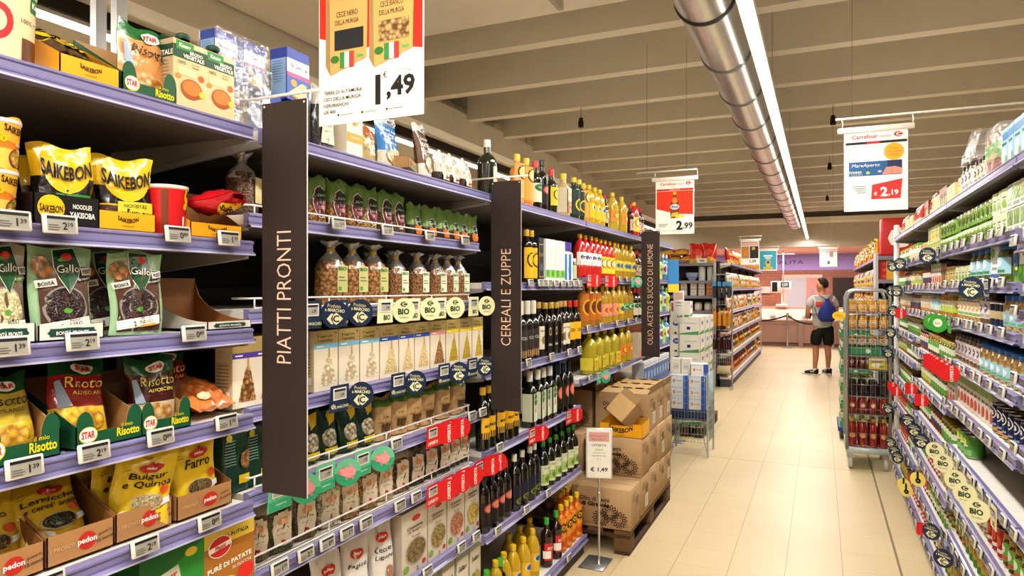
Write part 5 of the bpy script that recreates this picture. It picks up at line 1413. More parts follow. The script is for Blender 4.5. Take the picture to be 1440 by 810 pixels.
tags([yu(u, -1.35) for u in (471, 540, 600, 650)], -1.346, SA, 1, 'upper wire shelf rail of the ' + GB)
tags([yu(u, -1.35) for u in (553, 660, 675)], -1.346, SD, 1, 'green bean shelf rail of the ' + GB)
tags([yu(u, -1.35) for u in (388, 425, 455, 483, 510, 558, 581, 651)], -1.346, SE, 1, 'cream-label shelf rail of the ' + GB)
tags([yu(u, -1.35) for u in (597, 645, 666)], -1.346, SF, 1, 'bowl box shelf rail of the ' + GB)
talkers('navy', [yu(469, -1.35)], -1.346, SB, 1, 'the rail above the light blue bean boxes')
talkers('navy', [yu(430, -1.35)], -1.346, SB, 1, 'the rail at the edge of the PIATTI PRONTI banner')
talkers('bio', [yu(u, -1.35) for u in (535, 575, 613, 660)], -1.346, SB, 1, 'the rail under the tied bags')
talkers('navy', [yu(u, -1.35) for u in (470, 553, 618, 658)], -1.346, SC, 1, 'rail under the cereal boxes')
talkers('pig', [yu(u, -1.35) for u in (386, 450, 503)], -1.346, SD, 1, 'rail under green bean bags')
talkers('offer', [yu(u, -1.35) for u in (602, 622)], -1.346, SD, 1, 'the rail above the dark cream-label bags')
talkers('offer', [yu(u, -1.35) for u in (602, 623, 642, 668, 679)], -1.346, SE, 1, 'the rail above the bowl photo boxes')
# ------------------------------------------------------------------ oil and vinegar bays
OB = 'oil bay'
S1, S31, S32, S33, S34, S35 = Z3
_, S41, S42, S43 = Z4
DKG = '12170f'; DKB = '14100e'; YOIL = m_('e3bd2a', .07, coat=.8, var=.05, trans=.35); AMB = 'b87a1e'; LOIL = 'd8c848'


def ltext(t, col='1b1a1c', z=.5, s=.22, bold=.02, w=1.3, extra=None):
    c = ink(col)

    def f(L, sf, su, z0, z1):
        L.text(sf, t, 0, z0 + (z1 - z0) * z, (z1 - z0) * s, c, .0016, w=min(w * su, 1.5 * su), bold=bold)
        if extra: extra(L, sf, su, z0, z1)
    return f


def oval(cols, rv=.42, ru=.6, z=.5):
    def f(L, sf, su, z0, z1):
        for k, c in enumerate(cols): L.disc(sf, 0, z0 + (z1 - z0) * z, su * ru * (1 - .22 * k), (z1 - z0) * rv * (1 - .22 * k), pk(c), .0012 + .0005 * k, 16, 2)
    return f


def green_oval(L, sf, su, z0, z1):
    L.disc(sf, 0, z0 + (z1 - z0) * .78, su * .8, (z1 - z0) * .22, pk('1f6a3a'), .0012, 16, 2); L.text(sf, 'EXTRA', 0, z0 + (z1 - z0) * .78, (z1 - z0) * .08, INKW, .002)
    L.poly(sf, [(-.3 * su, z0 + (z1 - z0) * .3), (.4 * su, z0 + (z1 - z0) * .35), (.1 * su, z0 + (z1 - z0) * .6)], pk('a5563a'), .0012)


def cuore(L, sf, su, z0, z1):
    L.text(sf, 'Cuore', 0, z0 + (z1 - z0) * .86, (z1 - z0) * .10, pk('2b3d24'), .0014, w=su * 1.2); L.rect(sf, -su * .9, z0 + (z1 - z0) * .12, su * .9, z0 + (z1 - z0) * .56, pk('8fb04a'), .001, 8, 1)
    L.disc(sf, 0, z0 + (z1 - z0) * .33, su * .5, (z1 - z0) * .14, pk('5e8c2e'), .0016, 14, 2)


# prototypes: bottles
def B(k):
    t = {
        'cuore': lambda: bottle('cuore', .034, .255, DKG, '2e7a2e', .60, .013, .022, 'cdd3b4', cuore, lz=(.10, .52), span=1.3),
        'ponti': lambda: bottle('ponti', .031, .265, DKB, '1a1414', .60, .012, .03, '171014', oval(['b5473f', 'c9806a'], .2, .75, .75), lz=(.10, .50), span=1.4),
        'pontir': lambda: bottle('pontir', .031, .265, DKB, 'c2242a', .60, .012, .03, '171014', oval(['b5473f', 'c9806a'], .2, .75, .75), lz=(.10, .50), span=1.4),
        'olive': lambda: bottle('olive', .032, .27, DKB, 'd8d4c8', .62, .012, .03, '1a2036', oval(['8f9a3a', '3b4a1c'], .16, .7, .2), lz=(.10, .46), span=1.3),
        'white': lambda: bottle('white', .033, .285, DKG, 'cfccc6', .60, .013, .05, 'd6dcc4', green_oval, sq=.8, lz=(.10, .60), capr=.017),
        'mascia': lambda: bottle('mascia', .032, .275, DKG, 'd0a83a', .60, .013, .03, 'e3b42c', ltext('MONINI', '241a10', .6, .14, extra=lambda L, sf, su, z0, z1: L.rect(sf, -su, z0, su, z0 + (z1 - z0) * .3, pk('2a2418'), .001, 8, 1)), lz=(.18, .52), span=1.4),
        'red3': lambda: bottle('red3', .031, .28, DKG, '1a1a18', .60, .012, .03, '20241a', oval(['c8544a', 'd98a7a'], .28, .7, .7), lz=(.10, .56), span=1.3),
        'tallw': lambda: bottle('tallw', .034, .30, '1c1c1c', 'd8d3c6', .58, .015, .065, '3a3634', ltext('OLIO', 'b9b4aa', .7, .12, extra=lambda L, sf, su, z0, z1: L.rect(sf, -su, z0, su, z0 + (z1 - z0) * .25, pk('b08a5a'), .001, 8, 1)), lz=(.06, .52), capr=.018, span=1.4),
        'gold': lambda: bottle('gold', .034, .285, '100e0c', 'b89a4a', .60, .015, .03, '0f0d0d', ltext('il Nero', 'e8dfc4', .25, .10, extra=lambda L, sf, su, z0, z1: (L.disc(sf, 0, z0 + (z1 - z0) * .72, su * .5, (z1 - z0) * .16, pk('c9b06a'), .0016, 14, 2), L.disc(sf, 0, z0 + (z1 - z0) * .72, su * .35, (z1 - z0) * .10, pk('1a1612'), .002, 14, 2))), lz=(.08, .60), span=1.4, sq=.6),
        'wlab': lambda: bottle('wlab', .033, .29, '17130f', 'b89a5a', .60, .013, .03, 'd9d2bd', ltext('FARCHIONI', '3a3026', .8, .07, extra=lambda L, sf, su, z0, z1: L.disc(sf, 0, z0 + (z1 - z0) * .4, su * .5, (z1 - z0) * .2, pk('8a7a5a'), .0012, 12, 2)), lz=(.14, .56), span=1.3),
        'costa': lambda: bottle('costa', .035, .29, '17150f', 'c9302a', .60, .014, .035, 'efb528', ltext("COSTA D'ORO", '20180e', .55, .2), lz=(.20, .56), span=1.4),
        'clear': lambda: bottle('clear', .033, .27, 'c8ccc6', '2a2a2a', .6, .013, .03, 'e0ddd2', None),
        'seed': lambda: bottle('seed', .038, .245, YOIL, 'd6b41e', .60, .014, .022, 'e6b82c', oval(['c9e0e8', '2b57a4'], .18, .6, .72), neck=.86, lz=(.14, .52), span=1.3, rough=.08),
        'greenc': lambda: bottle('greenc', .035, .25, '12140e', '3fa53a', .58, .013, .03, None, None),
        'redlab': lambda: bottle('redlab', .034, .255, '2a1512', '3fa53a', .60, .013, .03, 'cf2f2c', ltext('SOIA', 'f4f0e8', .7, .16, extra=lambda L, sf, su, z0, z1: L.rect(sf, -su * 1.2, z0 + .01, -su * .2, z0 + (z1 - z0) * .55, INKW, .001, 5, 1)), lz=(.14, .50), span=1.4),
        'wok': lambda: bottle('wok', .034, .26, 'd9761f', 'e6c22a', .60, .013, .025, 'e59a2a', ltext('Olita', '1c1410', .72, .26, extra=lambda L, sf, su, z0, z1: (L.disc(sf, 0, z0 + (z1 - z0) * .7, su * .95, (z1 - z0) * .2, pk('2a1a12'), .001, 16, 2), L.text(sf, 'Olita', 0, z0 + (z1 - z0) * .7, (z1 - z0) * .16, pk('f0c03a'), .002, w=su * 1.3, bold=.03), L.disc(sf, 0, z0 + (z1 - z0) * .22, su * .8, (z1 - z0) * .18, pk('c9541e'), .001, 16, 2))), lz=(.06, .72), span=1.5, rough=.2),
        'sun5': lambda: bottle('sun5', .05, .268, m_('d2c23c', .07, coat=.8, var=.05, trans=.35), 'd9bd26', .66, .015, .02, 'e0d04a', ltext('GIRASOLE', '4a6a20', .7, .16, extra=lambda L, sf, su, z0, z1: [L.disc(sf, x * su, z0 + (z1 - z0) * .35, su * .28, (z1 - z0) * .25, pk('e9a81c'), .0012, 12, 2) for x in (-.55, .1, .7)]), lz=(.10, .40), span=1.5, sq=.45, rough=.08, neck=.8),
        'sun1': lambda: bottle('sun1', .042, .265, m_('d6b93a', .07, coat=.8, var=.05, trans=.35), 'd9bd26', .62, .014, .022, 'd98a3a', oval(['c8452a', 'e9c23a'], .3, .7, .5), neck=.86, lz=(.22, .52), rough=.08, waist=.06, span=1.4),
        'amber': lambda: bottle('amber', .042, .265, m_('c08a2a', .07, coat=.8, var=.05, trans=.35), 'd9b422', .62, .014, .022, 'b86a22', oval(['e0b42c', '6b3414'], .3, .75, .5), neck=.86, lz=(.14, .80), rough=.1, span=1.4),
        'corn': lambda: bottle('corn', .042, .265, m_('d3a935', .07, coat=.8, var=.05, trans=.35), 'd9b422', .62, .014, .022, 'd98f7a', oval(['e0c06a', 'c9503a'], .3, .75, .5), neck=.86, lz=(.20, .52), rough=.08, waist=.05, span=1.4),
        'cgreen': lambda: bottle('cgreen', .042, .265, m_('c9a03a', .07, coat=.8, var=.05, trans=.35), 'd9b422', .62, .014, .022, '4f9a5a', oval(['dfe6d6', '2e6a3a'], .3, .75, .5), neck=.86, lz=(.30, .50), rough=.08, waist=.05, span=1.4),
        'friol': lambda: bottle('friol', .042, .27, 'c22a26', 'e0b422', .55, .014, .022, 'e6e2e2', ltext('friol', '28406a', .62, .3, .03, extra=lambda L, sf, su, z0, z1: L.rect(sf, -su * 1.4, z0, su * 1.4, z0 + (z1 - z0) * .3, pk('d8a09a'), .001, 8, 1)), neck=.86, lz=(.28, .58), rough=.15, waist=.06, span=1.6),
        'ryel': lambda: bottle('ryel', .041, .265, 'c22f26', 'e0b422', .58, .014, .022, 'e8cf3a', oval(['c8302a', 'f0e0a0'], .3, .7, .6), neck=.86, lz=(.12, .55), rough=.15, span=1.4),
        'yel': lambda: bottle('yel', .042, .265, m_('cfa630', .07, coat=.8, var=.05, trans=.35), 'e0b422', .60, .014, .022, 'd8c044', oval(['a8bf4a', '3a5a9a'], .3, .7, .5), neck=.86, lz=(.22, .50), rough=.1, waist=.05, span=1.4),
        'sm': lambda: bottle('sm', .028, .22, '241410', 'b8302a', .58, .011, .025, 'b5a894', oval(['7a2a22', 'd8c9a8'], .3, .7, .6), lz=(.14, .55), span=1.4),
        'big': lambda: bottle('big', .044, .245, '1d2410', 'd9d7cf', .55, .015, .03, 'cfcab4', oval(['6a7a3a', 'b8b48a'], .2, .6, .3), lz=(.10, .50), span=.62),
        'talljuice': lambda: bottle('talljuice', .036, .24, 'd98a3a', 'e6c02a', .62, .014, .03, 'e0a24a', oval(['3a241a', 'e8c47a'], .22, .7, .75), lz=(.10, .80), rough=.18, span=1.5),
        'blackr': lambda: bottle('blackr', .036, .245, DKG, 'b9302c', .58, .014, .035, 'd9d2ba', green_oval, lz=(.12, .52), span=1.3),
        'ylab': lambda: bottle('ylab', .035, .24, '1c2a14', 'c8302a', .58, .014, .035, 'e6bd2a', oval(['2a3a18', 'e6bd2a'], .3, .7, .6), lz=(.16, .58), span=1.4),
        'tallbeige': lambda: bottle('tallbeige', .040, .245, 'b9a878', 'e0c22a', .62, .016, .03, 'd9cdb8', lambda L, sf, su, z0, z1: (L.rect(sf, -su, z0, su, z0 + (z1 - z0) * .45, g_('d8b28a', '8a5a3a', 60), .001, 8, 1), L.text(sf, 'SOLE', 0, z0 + (z1 - z0) * .72, (z1 - z0) * .12, INKB, .0014)), lz=(.08, .66), span=1.5, sq=.4),
        'darkpk': lambda: bottle('darkpk', .036, .25, '25382c', 'e0c22a', .66, .014, .025, '20382c', oval(['e8c63a', '2a4a2c'], .25, .7, .4), lz=(.10, .70), span=1.5),
        'wine': lambda: bottle('wine', .03, .24, '4a1512', 'b5282a', .6, .012, .03, 'b9a89a', oval(['b5282a', 'd9c9a8'], .3, .7, .5), lz=(.14, .5), span=1.4),
        'lemon': lambda: bottle('lemon', .036, .22, 'dce07a', '8fb83a', .6, .014, .03, 'b8d04a', oval(['e8e03a', '4a8a2a'], .3, .7, .5), lz=(.2, .6), span=1.4),
        'soap': lambda: bottle('soap', .036, .24, '5f9fd0', 'e8e6e2', .62, .014, .03, 'e0e6ea', oval(['3a6ab0', 'd23a4a'], .3, .7, .5), lz=(.2, .6), span=1.4),
    }
    return t[k]()


def line(kinds, us, X, z, what, cat, group, end='from near end', jit=.15):
    """kinds: one key per bottle; us: pixel columns of their axes on the plane x = X"""
    n = len(us)
    for i, u in enumerate(us):
        k = kinds if isinstance(kinds, str) else kinds[i % len(kinds)]
        put(B(k), (X + random.uniform(-.004, .004), yu(u, X), z), LG + random.uniform(-jit, jit), what + (', %s %s' % (nth(i), end) if n > 1 else ''), cat, group)


Xc = -1.368
# bottom shelf
line('seed', [696, 709, 722, 735, 749], Xc, S35, 'yellow seed oil bottle with yellow cap on the bottom shelf', 'oil bottle', 'seed oil bottles below')
line('seed', [716, 731, 745], -1.45, S35, 'yellow seed oil bottle in the second file of the bottom shelf', 'oil bottle', 'seed oil bottles below')
line('greenc', [683, 703], -1.352, S35, 'dark bottle with green cap among the yellow ones', 'oil bottle', 'dark green-capped bottles')
line('redlab', [769, 781], -1.350, S35, 'dark bottle with green cap and red label on the bottom shelf', 'oil bottle', 'red-labelled oil bottles')
line('wok', [789, 796, 803, 810], -1.352, S35, 'orange frying oil bottle with yellow cap on the bottom shelf', 'oil bottle', 'orange frying oil bottles')
line('wok', [787, 792, 797], -1.44, S35, 'orange frying oil bottle in the second file of the bottom shelf', 'oil bottle', 'orange frying oil bottles')
# second shelf from the floor
line(['ponti', 'ponti', 'ponti', 'pontir'], [680, 691, 701, 711], Xc, S34, 'black vinegar bottle with red oval label', 'vinegar bottle', 'black vinegar bottles')
line('olive', [723, 734, 744, 752], Xc, S34, 'black bottle with olive picture label and pale cap', 'vinegar bottle', 'olive label bottles')
line('cuore', [763, 773, 781, 790, 798, 805], Xc, S34, 'dark oil bottle with pale green label and green cap', 'oil bottle', 'green label oil bottles')
line('cuore', [760, 770, 779, 788, 796], -1.46, S34, 'dark oil bottle with green cap in the second file', 'oil bottle', 'green label oil bottles')
# third
line('mascia', [679, 688, 700, 712, 720], -1.362, S33, 'dark oil bottle with broad yellow label beside the CEREALI banner', 'oil bottle', 'yellow label oil bottles')
line('white', [745, 755, 764, 772], -1.368, S33, 'square dark oil bottle with white cap and pale label', 'oil bottle', 'white-capped oil bottles')
line('white', [740, 750], -1.47, S33, 'square dark oil bottle with white cap in the second file', 'oil bottle', 'white-capped oil bottles')
line('red3', [783, 791, 799], -1.368, S33, 'dark oil bottle with red oval label beside the white-capped ones', 'oil bottle', 'red oval oil bottles')
# fourth
line('tallw', [731, 741, 750], Xc, S32, 'black oil bottle with long white cap and tan label foot', 'oil bottle', 'long white cap bottles')
line(['wlab', 'gold', 'gold', 'gold'], [758, 766, 774, 782], Xc, S32, 'black oil bottle with golden cap and ornament label', 'oil bottle', 'golden cap bottles')
line('wlab', [788, 794], Xc, S32, 'dark oil bottle with cream label', 'oil bottle', 'cream label bottles')
line('costa', [801, 808], Xc, S32, 'dark oil bottle with red cap and broad yellow label', 'oil bottle', 'red cap yellow label bottles')
line('gold', [748, 762, 776], -1.47, S32, 'black oil bottle with golden cap in the second file', 'oil bottle', 'golden cap bottles')
# fifth: cartons and tins
TW = lambda k, c, d: carton(k, .068, .068, .235, c, d, None, None, 'oil_carton')


def gdots(L, sf, w, h):
    L.rect(sf, -w / 2, h * .12, w / 2, h * .3, pk('7ac04a'), .0006); L.disc(sf, -.1 * w, h * .22, w * .25, h * .08, pk('4f9a2a'), .001, 12, 1)
    for k in range(16): L.disc(sf, (-.38 + .25 * (k % 4)) * w, h * (.42 + .12 * (k // 4)), w * .04, w * .035, pk('2a2a2a' if k % 3 else '5fae3a'), .001, 8, 1)


def dtin(L, sf, w, h):
    L.rect(sf, -w * .42, h * .12, w * .42, h * .86, pk('c9a648'), .0006); L.rect(sf, -w * .38, h * .14, w * .38, h * .84, pk('1a2238'), .001)
    L.text(sf, 'DOP', 0, h * .62, h * .08, pk('c9a648'), .0014); L.disc(sf, 0, h * .35, w * .22, h * .09, pk('3a5a9a'), .0014, 12, 1)


for i, u in enumerate((740, 747)): put(bottle('ybox', .032, .27, '1d1a10', 'c9a43a', .7, .013, .03, 'e8b626', oval(['2a2a16', 'e8b626'], .25, .7, .6), lz=(.08, .66), span=1.5), (Xc, yu(u, Xc), S31), LG, 'dark bottle with yellow label beside the CEREALI banner, %s one' % ('nearer', 'farther')[i], 'oil bottle', 'upper yellow label bottles')
put(TW('dtin', '1a2238', dtin), (-1.365, yu(752, Xc), S31), LG, 'dark blue and gold oil tin on the shelf under the top one', 'oil tin', None)
for i, u in enumerate((762, 769, 776, 783)): put(TW('gdot', 'e6e8e2', gdots), (-1.365, yu(u, Xc), S31), LG, 'white oil carton with green dots, %s from near end' % nth(i), 'oil carton', 'white dotted oil cartons')
for i, u in enumerate((791, 797)): put(bottle('blueb', .036, .24, 'd9dde2', '5a4aa0', .72, .02, .045, 'dfe3ea', lambda L, sf, su, z0, z1: (L.rect(sf, -su, z0, -su * .3, z1, pk('3f78bd'), .001, 4, 1), L.disc(sf, su * .35, z0 + (z1 - z0) * .4, su * .4, (z1 - z0) * .2, pk('4a9ac8'), .0014, 12, 2)), lz=(.08, .7), span=1.4, capr=.028), (Xc, yu(u, Xc), S31), LG, 'white and blue bottle with violet cap, %s of the two' % nth(i), 'bottle', 'violet-capped bottles')
put(jar('grn', .03, .15, '4a5a2a', 'd8d4c8', 'b9c48a', None), (Xc, yu(804, Xc), S31), LG, 'small jar with green label beside the violet-capped bottles', 'jar')
line('friol', [776, 786], -1.50, S31, 'red frying oil bottle in the dark behind the white cartons', 'oil bottle', 'red frying oil bottles behind')
# far half of the oil bays
X4 = -1.37
line('friol', [815, 823, 830, 837], X4, S41, 'red frying oil bottle with white label', 'oil bottle', 'red frying oil bottles')
line('ryel', [844, 850, 857], X4, S41, 'red oil bottle with yellow label and cap', 'oil bottle', 'red and yellow oil bottles')
line('yel', [863, 868, 874, 880, 886], X4, S41, 'golden oil bottle with yellow cap on the upper far shelf', 'oil bottle', 'golden oil bottles')
line(['sm', 'wine', 'sm'], [892, 895, 898], X4, S41, 'small dark bottle at the end of the upper far shelf', 'bottle', 'small dark bottles')
line('amber', [819, 828, 837], X4, S42, 'amber oil bottle with flower-patterned sleeve', 'oil bottle', 'amber patterned bottles')
line('corn', [846, 852], X4, S42, 'golden oil bottle with pink label', 'oil bottle', 'pink label bottles')
line(['corn', 'yel', 'cgreen', 'cgreen'], [861, 869, 876, 884], X4, S42, 'golden oil bottle with waisted sides and small label', 'oil bottle', 'waisted golden bottles')
line('blackr', [891, 896], X4, S42, 'black bottle with pale label behind the OLIO banner', 'oil bottle', 'black pale label bottles')
line('sun5', [828, 839, 850, 860], X4 - .01, S43, 'large yellow sunflower oil bottle with flower label', 'oil bottle', 'large sunflower oil bottles')
line('sun5', [833, 844, 855], X4 - .12, S43, 'large yellow sunflower oil bottle in the second file', 'oil bottle', 'large sunflower oil bottles')
line('sun1', [873, 881], X4, S43, 'golden bottle with orange label beside the large sunflower bottles', 'oil bottle', 'orange label bottles')
put(carton('oilbox', .09, .09, .20, 'cfc4a8', lambda L, sf, w, h: (L.rect(sf, -w / 2, 0, w / 2, h * .35, pk('e0a08a'), .0006), L.poly(sf, [(-.1 * w, h * .4), (.1 * w, h * .4), (0, h * .9)], pk('6a9a4a'), .001)), None, None, 'oil_carton'), (X4, yu(892, X4), S43), LG, 'pale carton with green tree mark at the end of the far shelf', 'oil carton')
put(carton('sunblue', .12, .12, .28, '2a56b4', lambda L, sf, w, h: [L.disc(sf, x * w, h * z, w * .17, w * .17, pk('e8b61c'), .001, 14, 1) for x, z in ((-.25, .2), (.2, .25), (0, .45), (.3, .55), (-.3, .6))], None, None, 'oil_tin'), (-1.485, 3.905, S33), LG, 'blue oil tin covered in sunflowers, behind the red oval bottles', 'oil tin')
# along the top
XT = -1.35
tp = [('big', 685), ('talljuice', 727), ('talljuice', 740), ('blackr', 752), ('ponti', 762), ('ylab', 775), ('tallbeige', 792), ('darkpk', 807), ('darkpk', 814), ('talljuice', 820), ('seed', 828), ('seed', 836), ('seed', 843), ('sm', 850), ('sun1', 861), ('sun1', 874), ('wine', 886), ('ryel', 891), ('wine', 896), ('wine', 900)]
tw = {'big': 'large dark green oil bottle with pale label', 'talljuice': 'orange bottle with yellow cap', 'blackr': 'black bottle with red cap and cream label', 'ponti': 'black vinegar bottle with red oval label', 'ylab': 'green bottle with red cap and yellow label', 'tallbeige': 'tall beige bottle with yellow cap', 'darkpk': 'dark green and yellow oil bottle', 'seed': 'yellow oil bottle with yellow cap', 'sm': 'small dark bottle', 'sun1': 'golden bottle with orange label', 'wine': 'small wine-red bottle', 'ryel': 'red bottle with yellow label'}
cn = {}
for k, u in tp:
    i = cn.get(k, 0); cn[k] = i + 1; m = sum(1 for q, _ in tp if q == k)
    put(B(k), (XT, yu(u, XT), S1), LG + random.uniform(-.2, .2), tw[k] + ' on the top shelf' + (', %s from near end' % nth(i) if m > 1 else ''), 'bottle', 'bottles along the top shelf')
for i, u in enumerate((708, 717)): put(jar('topj', .034, .10, '5a2a22', 'dcd8cf', 'd9cfc4', None), (-1.40, yu(u, -1.40), S1), LG, 'small jar with pale lid behind the large dark bottle on top, %s one' % ('nearer', 'farther')[i], 'jar', 'pale lidded jars')
# bay past the banner
X5 = -1.37
WB = ['d9dde0', 'b9c9d9', 'e3e0d6', 'c9d6c0']
line(['soap', 'lemon', 'soap', 'soap'], [921, 926, 931, 936], X5, Z5[1], 'cleaning bottle past the OLIO banner on the second shelf', 'bottle', 'cleaning bottles')
line(['lemon', 'lemon', 'soap', 'lemon'], [921, 926, 931, 936], X5, Z5[2], 'yellow-green bottle past the OLIO banner on the third shelf', 'bottle', 'yellow-green bottles')
line(['soap', 'soap', 'lemon', 'soap'], [921, 926, 931, 936], X5, Z5[3], 'blue bottle past the OLIO banner on the fourth shelf', 'bottle', 'blue cleaning bottles')
for i in range(9):
    put(carton('bluebox', .105, .10, .20, 'dfe3ea', lambda L, sf, w, h: (L.rect(sf, -w / 2, 0, w / 2, h * .75, pk('46629a'), .0006), L.text(sf, 'Napkin', 0, h * .85, h * .09, INKB, .001, w=w * .6), L.disc(sf, 0, h * .4, w * .3, h * .2, pk('9ab0d4'), .001, 12, 1)), 'c9cfdc', 'e6e8ea', 'napkin_box'), (X5 - .01, 5.645 + .115 * i, Z5[4]), LG, 'blue and white carton low past the pallet, %s from near end' % nth(i), 'box', 'blue and white cartons')
for i in range(8): put(carton('pinkbox', .12, .1, .16, 'd9c2cc', lambda L, sf, w, h: (L.rect(sf, -w / 2, h * .55, w / 2, h, pk('7fa9c9'), .0006), L.disc(sf, 0, h * .3, w * .3, h * .2, pk('d98a9a'), .001, 12, 1)), None, None, 'napkin_box'), (X5 - .01, 5.66 + .13 * i, Z5[5]), LG, 'pastel carton on the lowest shelf past the pallet, %s from near end' % nth(i), 'box', 'pastel cartons')
put(carton('bluepole', .10, .03, .30, '3f8fd0', lambda L, sf, w, h: L.rect(sf, -w * .5, 0, w * .5, h * .25, pk('e8d43a'), .0006), None, None, 'hanging_leaflet'), (-1.25, yu(936, -1.32), Z5[1] - .12), LG * 0 + .4, 'blue and yellow leaflet card clipped to the rail past the OLIO banner', 'leaflet')

tags([yu(u, -1.33) for u in (743, 757, 763, 770, 779, 789, 798, 806, 813)], -1.326, S31, 1, 'white carton shelf rail of the ' + OB)
tags([yu(u, -1.33) for u in (740, 773, 798, 812)], -1.326, S32, 1, 'golden cap shelf rail of the ' + OB)
tags([yu(u, -1.33) for u in (699,)], -1.326, S33, 1, 'the rail under the yellow label oil bottles')
tags([yu(u, -1.33) for u in (697, 737, 768)], -1.326, S34, 1, 'green label shelf rail of the ' + OB)
tags([yu(u, -1.29) for u in (767, 797)], -1.286, S35, 1, 'bottom rail of the ' + OB)
tags([yu(u, -1.33) for u in (870, 880)], -1.326, S41, 1, 'upper rail above the pallet')
tags([yu(u, -1.33) for u in (825, 843, 866, 882, 893)], -1.326, S42, 1, 'middle rail above the pallet')
tags([yu(u, -1.33) for u in (827, 872)], -1.326, S43, 1, 'lowest rail above the pallet')
talkers('offer', [yu(743, -1.33), yu(795, -1.33)], -1.326, S33, 1, 'the rail above the green label bottles')
talkers('offer', [yu(824, -1.33), yu(849, -1.33)], -1.326, S41, 1, 'the rail under the red frying oil')
talkers('pig', [yu(886, -1.33)], -1.326, S41, 1, 'the upper rail near the OLIO banner')
talkers('pig', [yu(838, -1.33)], -1.326, S43, 1, 'the rail above the carton pallet')
talkers('pig', [yu(928, -1.33)], -1.326, Z5[2] + .15, 1, 'the rail past the OLIO banner') if False else None
# ------------------------------------------------------------------ the preserves gondola on the other side of the aisle
XR = .565; XRB = 1.12
R1 = [2.05, 1.77, 1.55, 1.34, 1.12, .85, .60, .35, .12]
R2 = [2.05, 1.813, 1.64, 1.472, 1.273, 1.068, .851, .616, .42, .12]
R3 = [2.05, 1.81, 1.63, 1.47, 1.225, 1.02, .80, .55, .33, .12]
R4 = [2.05, 1.81, 1.62, 1.465, 1.29, 1.11, .877, .654, .42, .12]
RY = {'first': (1.30, 2.655, R1), 'second': (2.667, 3.99, R2), 'third': (4.0, 5.32, R3), 'fourth': (5.335, 6.655, R4)}
for k, (a, b, zz) in RY.items():
    bay('%s shelving bay of the preserves side, counted from near end of the aisle' % k, -1, a, b, XRB, [(z, XR, 0) for z in zz], 2.06)


@cached
def jar1(key, R, h, content, lid, lab=None, lab2=None, lz=(.2, .7), n=14, name='jar'):
    """small distant jar with its lid and label worked into one surface"""
    mb = MB(); z0, z1 = h * lz[0], h * lz[1]; lh = h * .15
    cm = content if not isinstance(content, str) else m_(content, .15, coat=.8); lm = m_(lid, .35, coat=.3); pm = pk(lab) if lab else cm; p2 = pk(lab2) if lab2 else pm
    mb.lathe([(0, 0), (R * .9, 0), (R, h * .08), (R, z0), (R * 1.01, z0), (R * 1.01, (z0 + z1) / 2), (R * 1.01, z1), (R, z1), (R, h * .74), (R * .85, h - lh), (R * .9, h - lh), (R * .9, h - .002), (R * .82, h), (0, h)],
             None, n, mats=[cm, cm, cm, pm, p2, pm, pm, cm, cm, lm, lm, lm, lm])
    return ob(name, mb)


def two(c1, c2, w_=.0):
    def f(L, sf, su, z0, z1):
        d = z1 - z0; L.disc(sf, 0, z0 + d * .62, su * .62, d * .26, pk(c1), .0012, 14, 2); L.rect(sf, -su * .9, z0 + d * .08, su * .9, z0 + d * .26, pk(c2), .0011, 6, 1); L.rect(sf, -su * .4, z0 + d * .58, su * .4, z0 + d * .66, INKW, .0018, 3, 1)
    return f


def pc(c1, c2, top=None):
    def f(L, sf, w, h):
        L.disc(sf, -.05 * w, h * .35, w * .34, h * .2, pk(c1), .0008, 14, 1); L.rect(sf, -w / 2, h * .72, w / 2, h * .9, pk(c2), .0006); L.rect(sf, -w * .35, h * .6, w * .3, h * .66, ink('4a5a3a'), .0008)
        L.disc(sf, w * .22, h * .25, w * .16, h * .1, pk('6aa53a'), .0012, 10, 1)
    return f


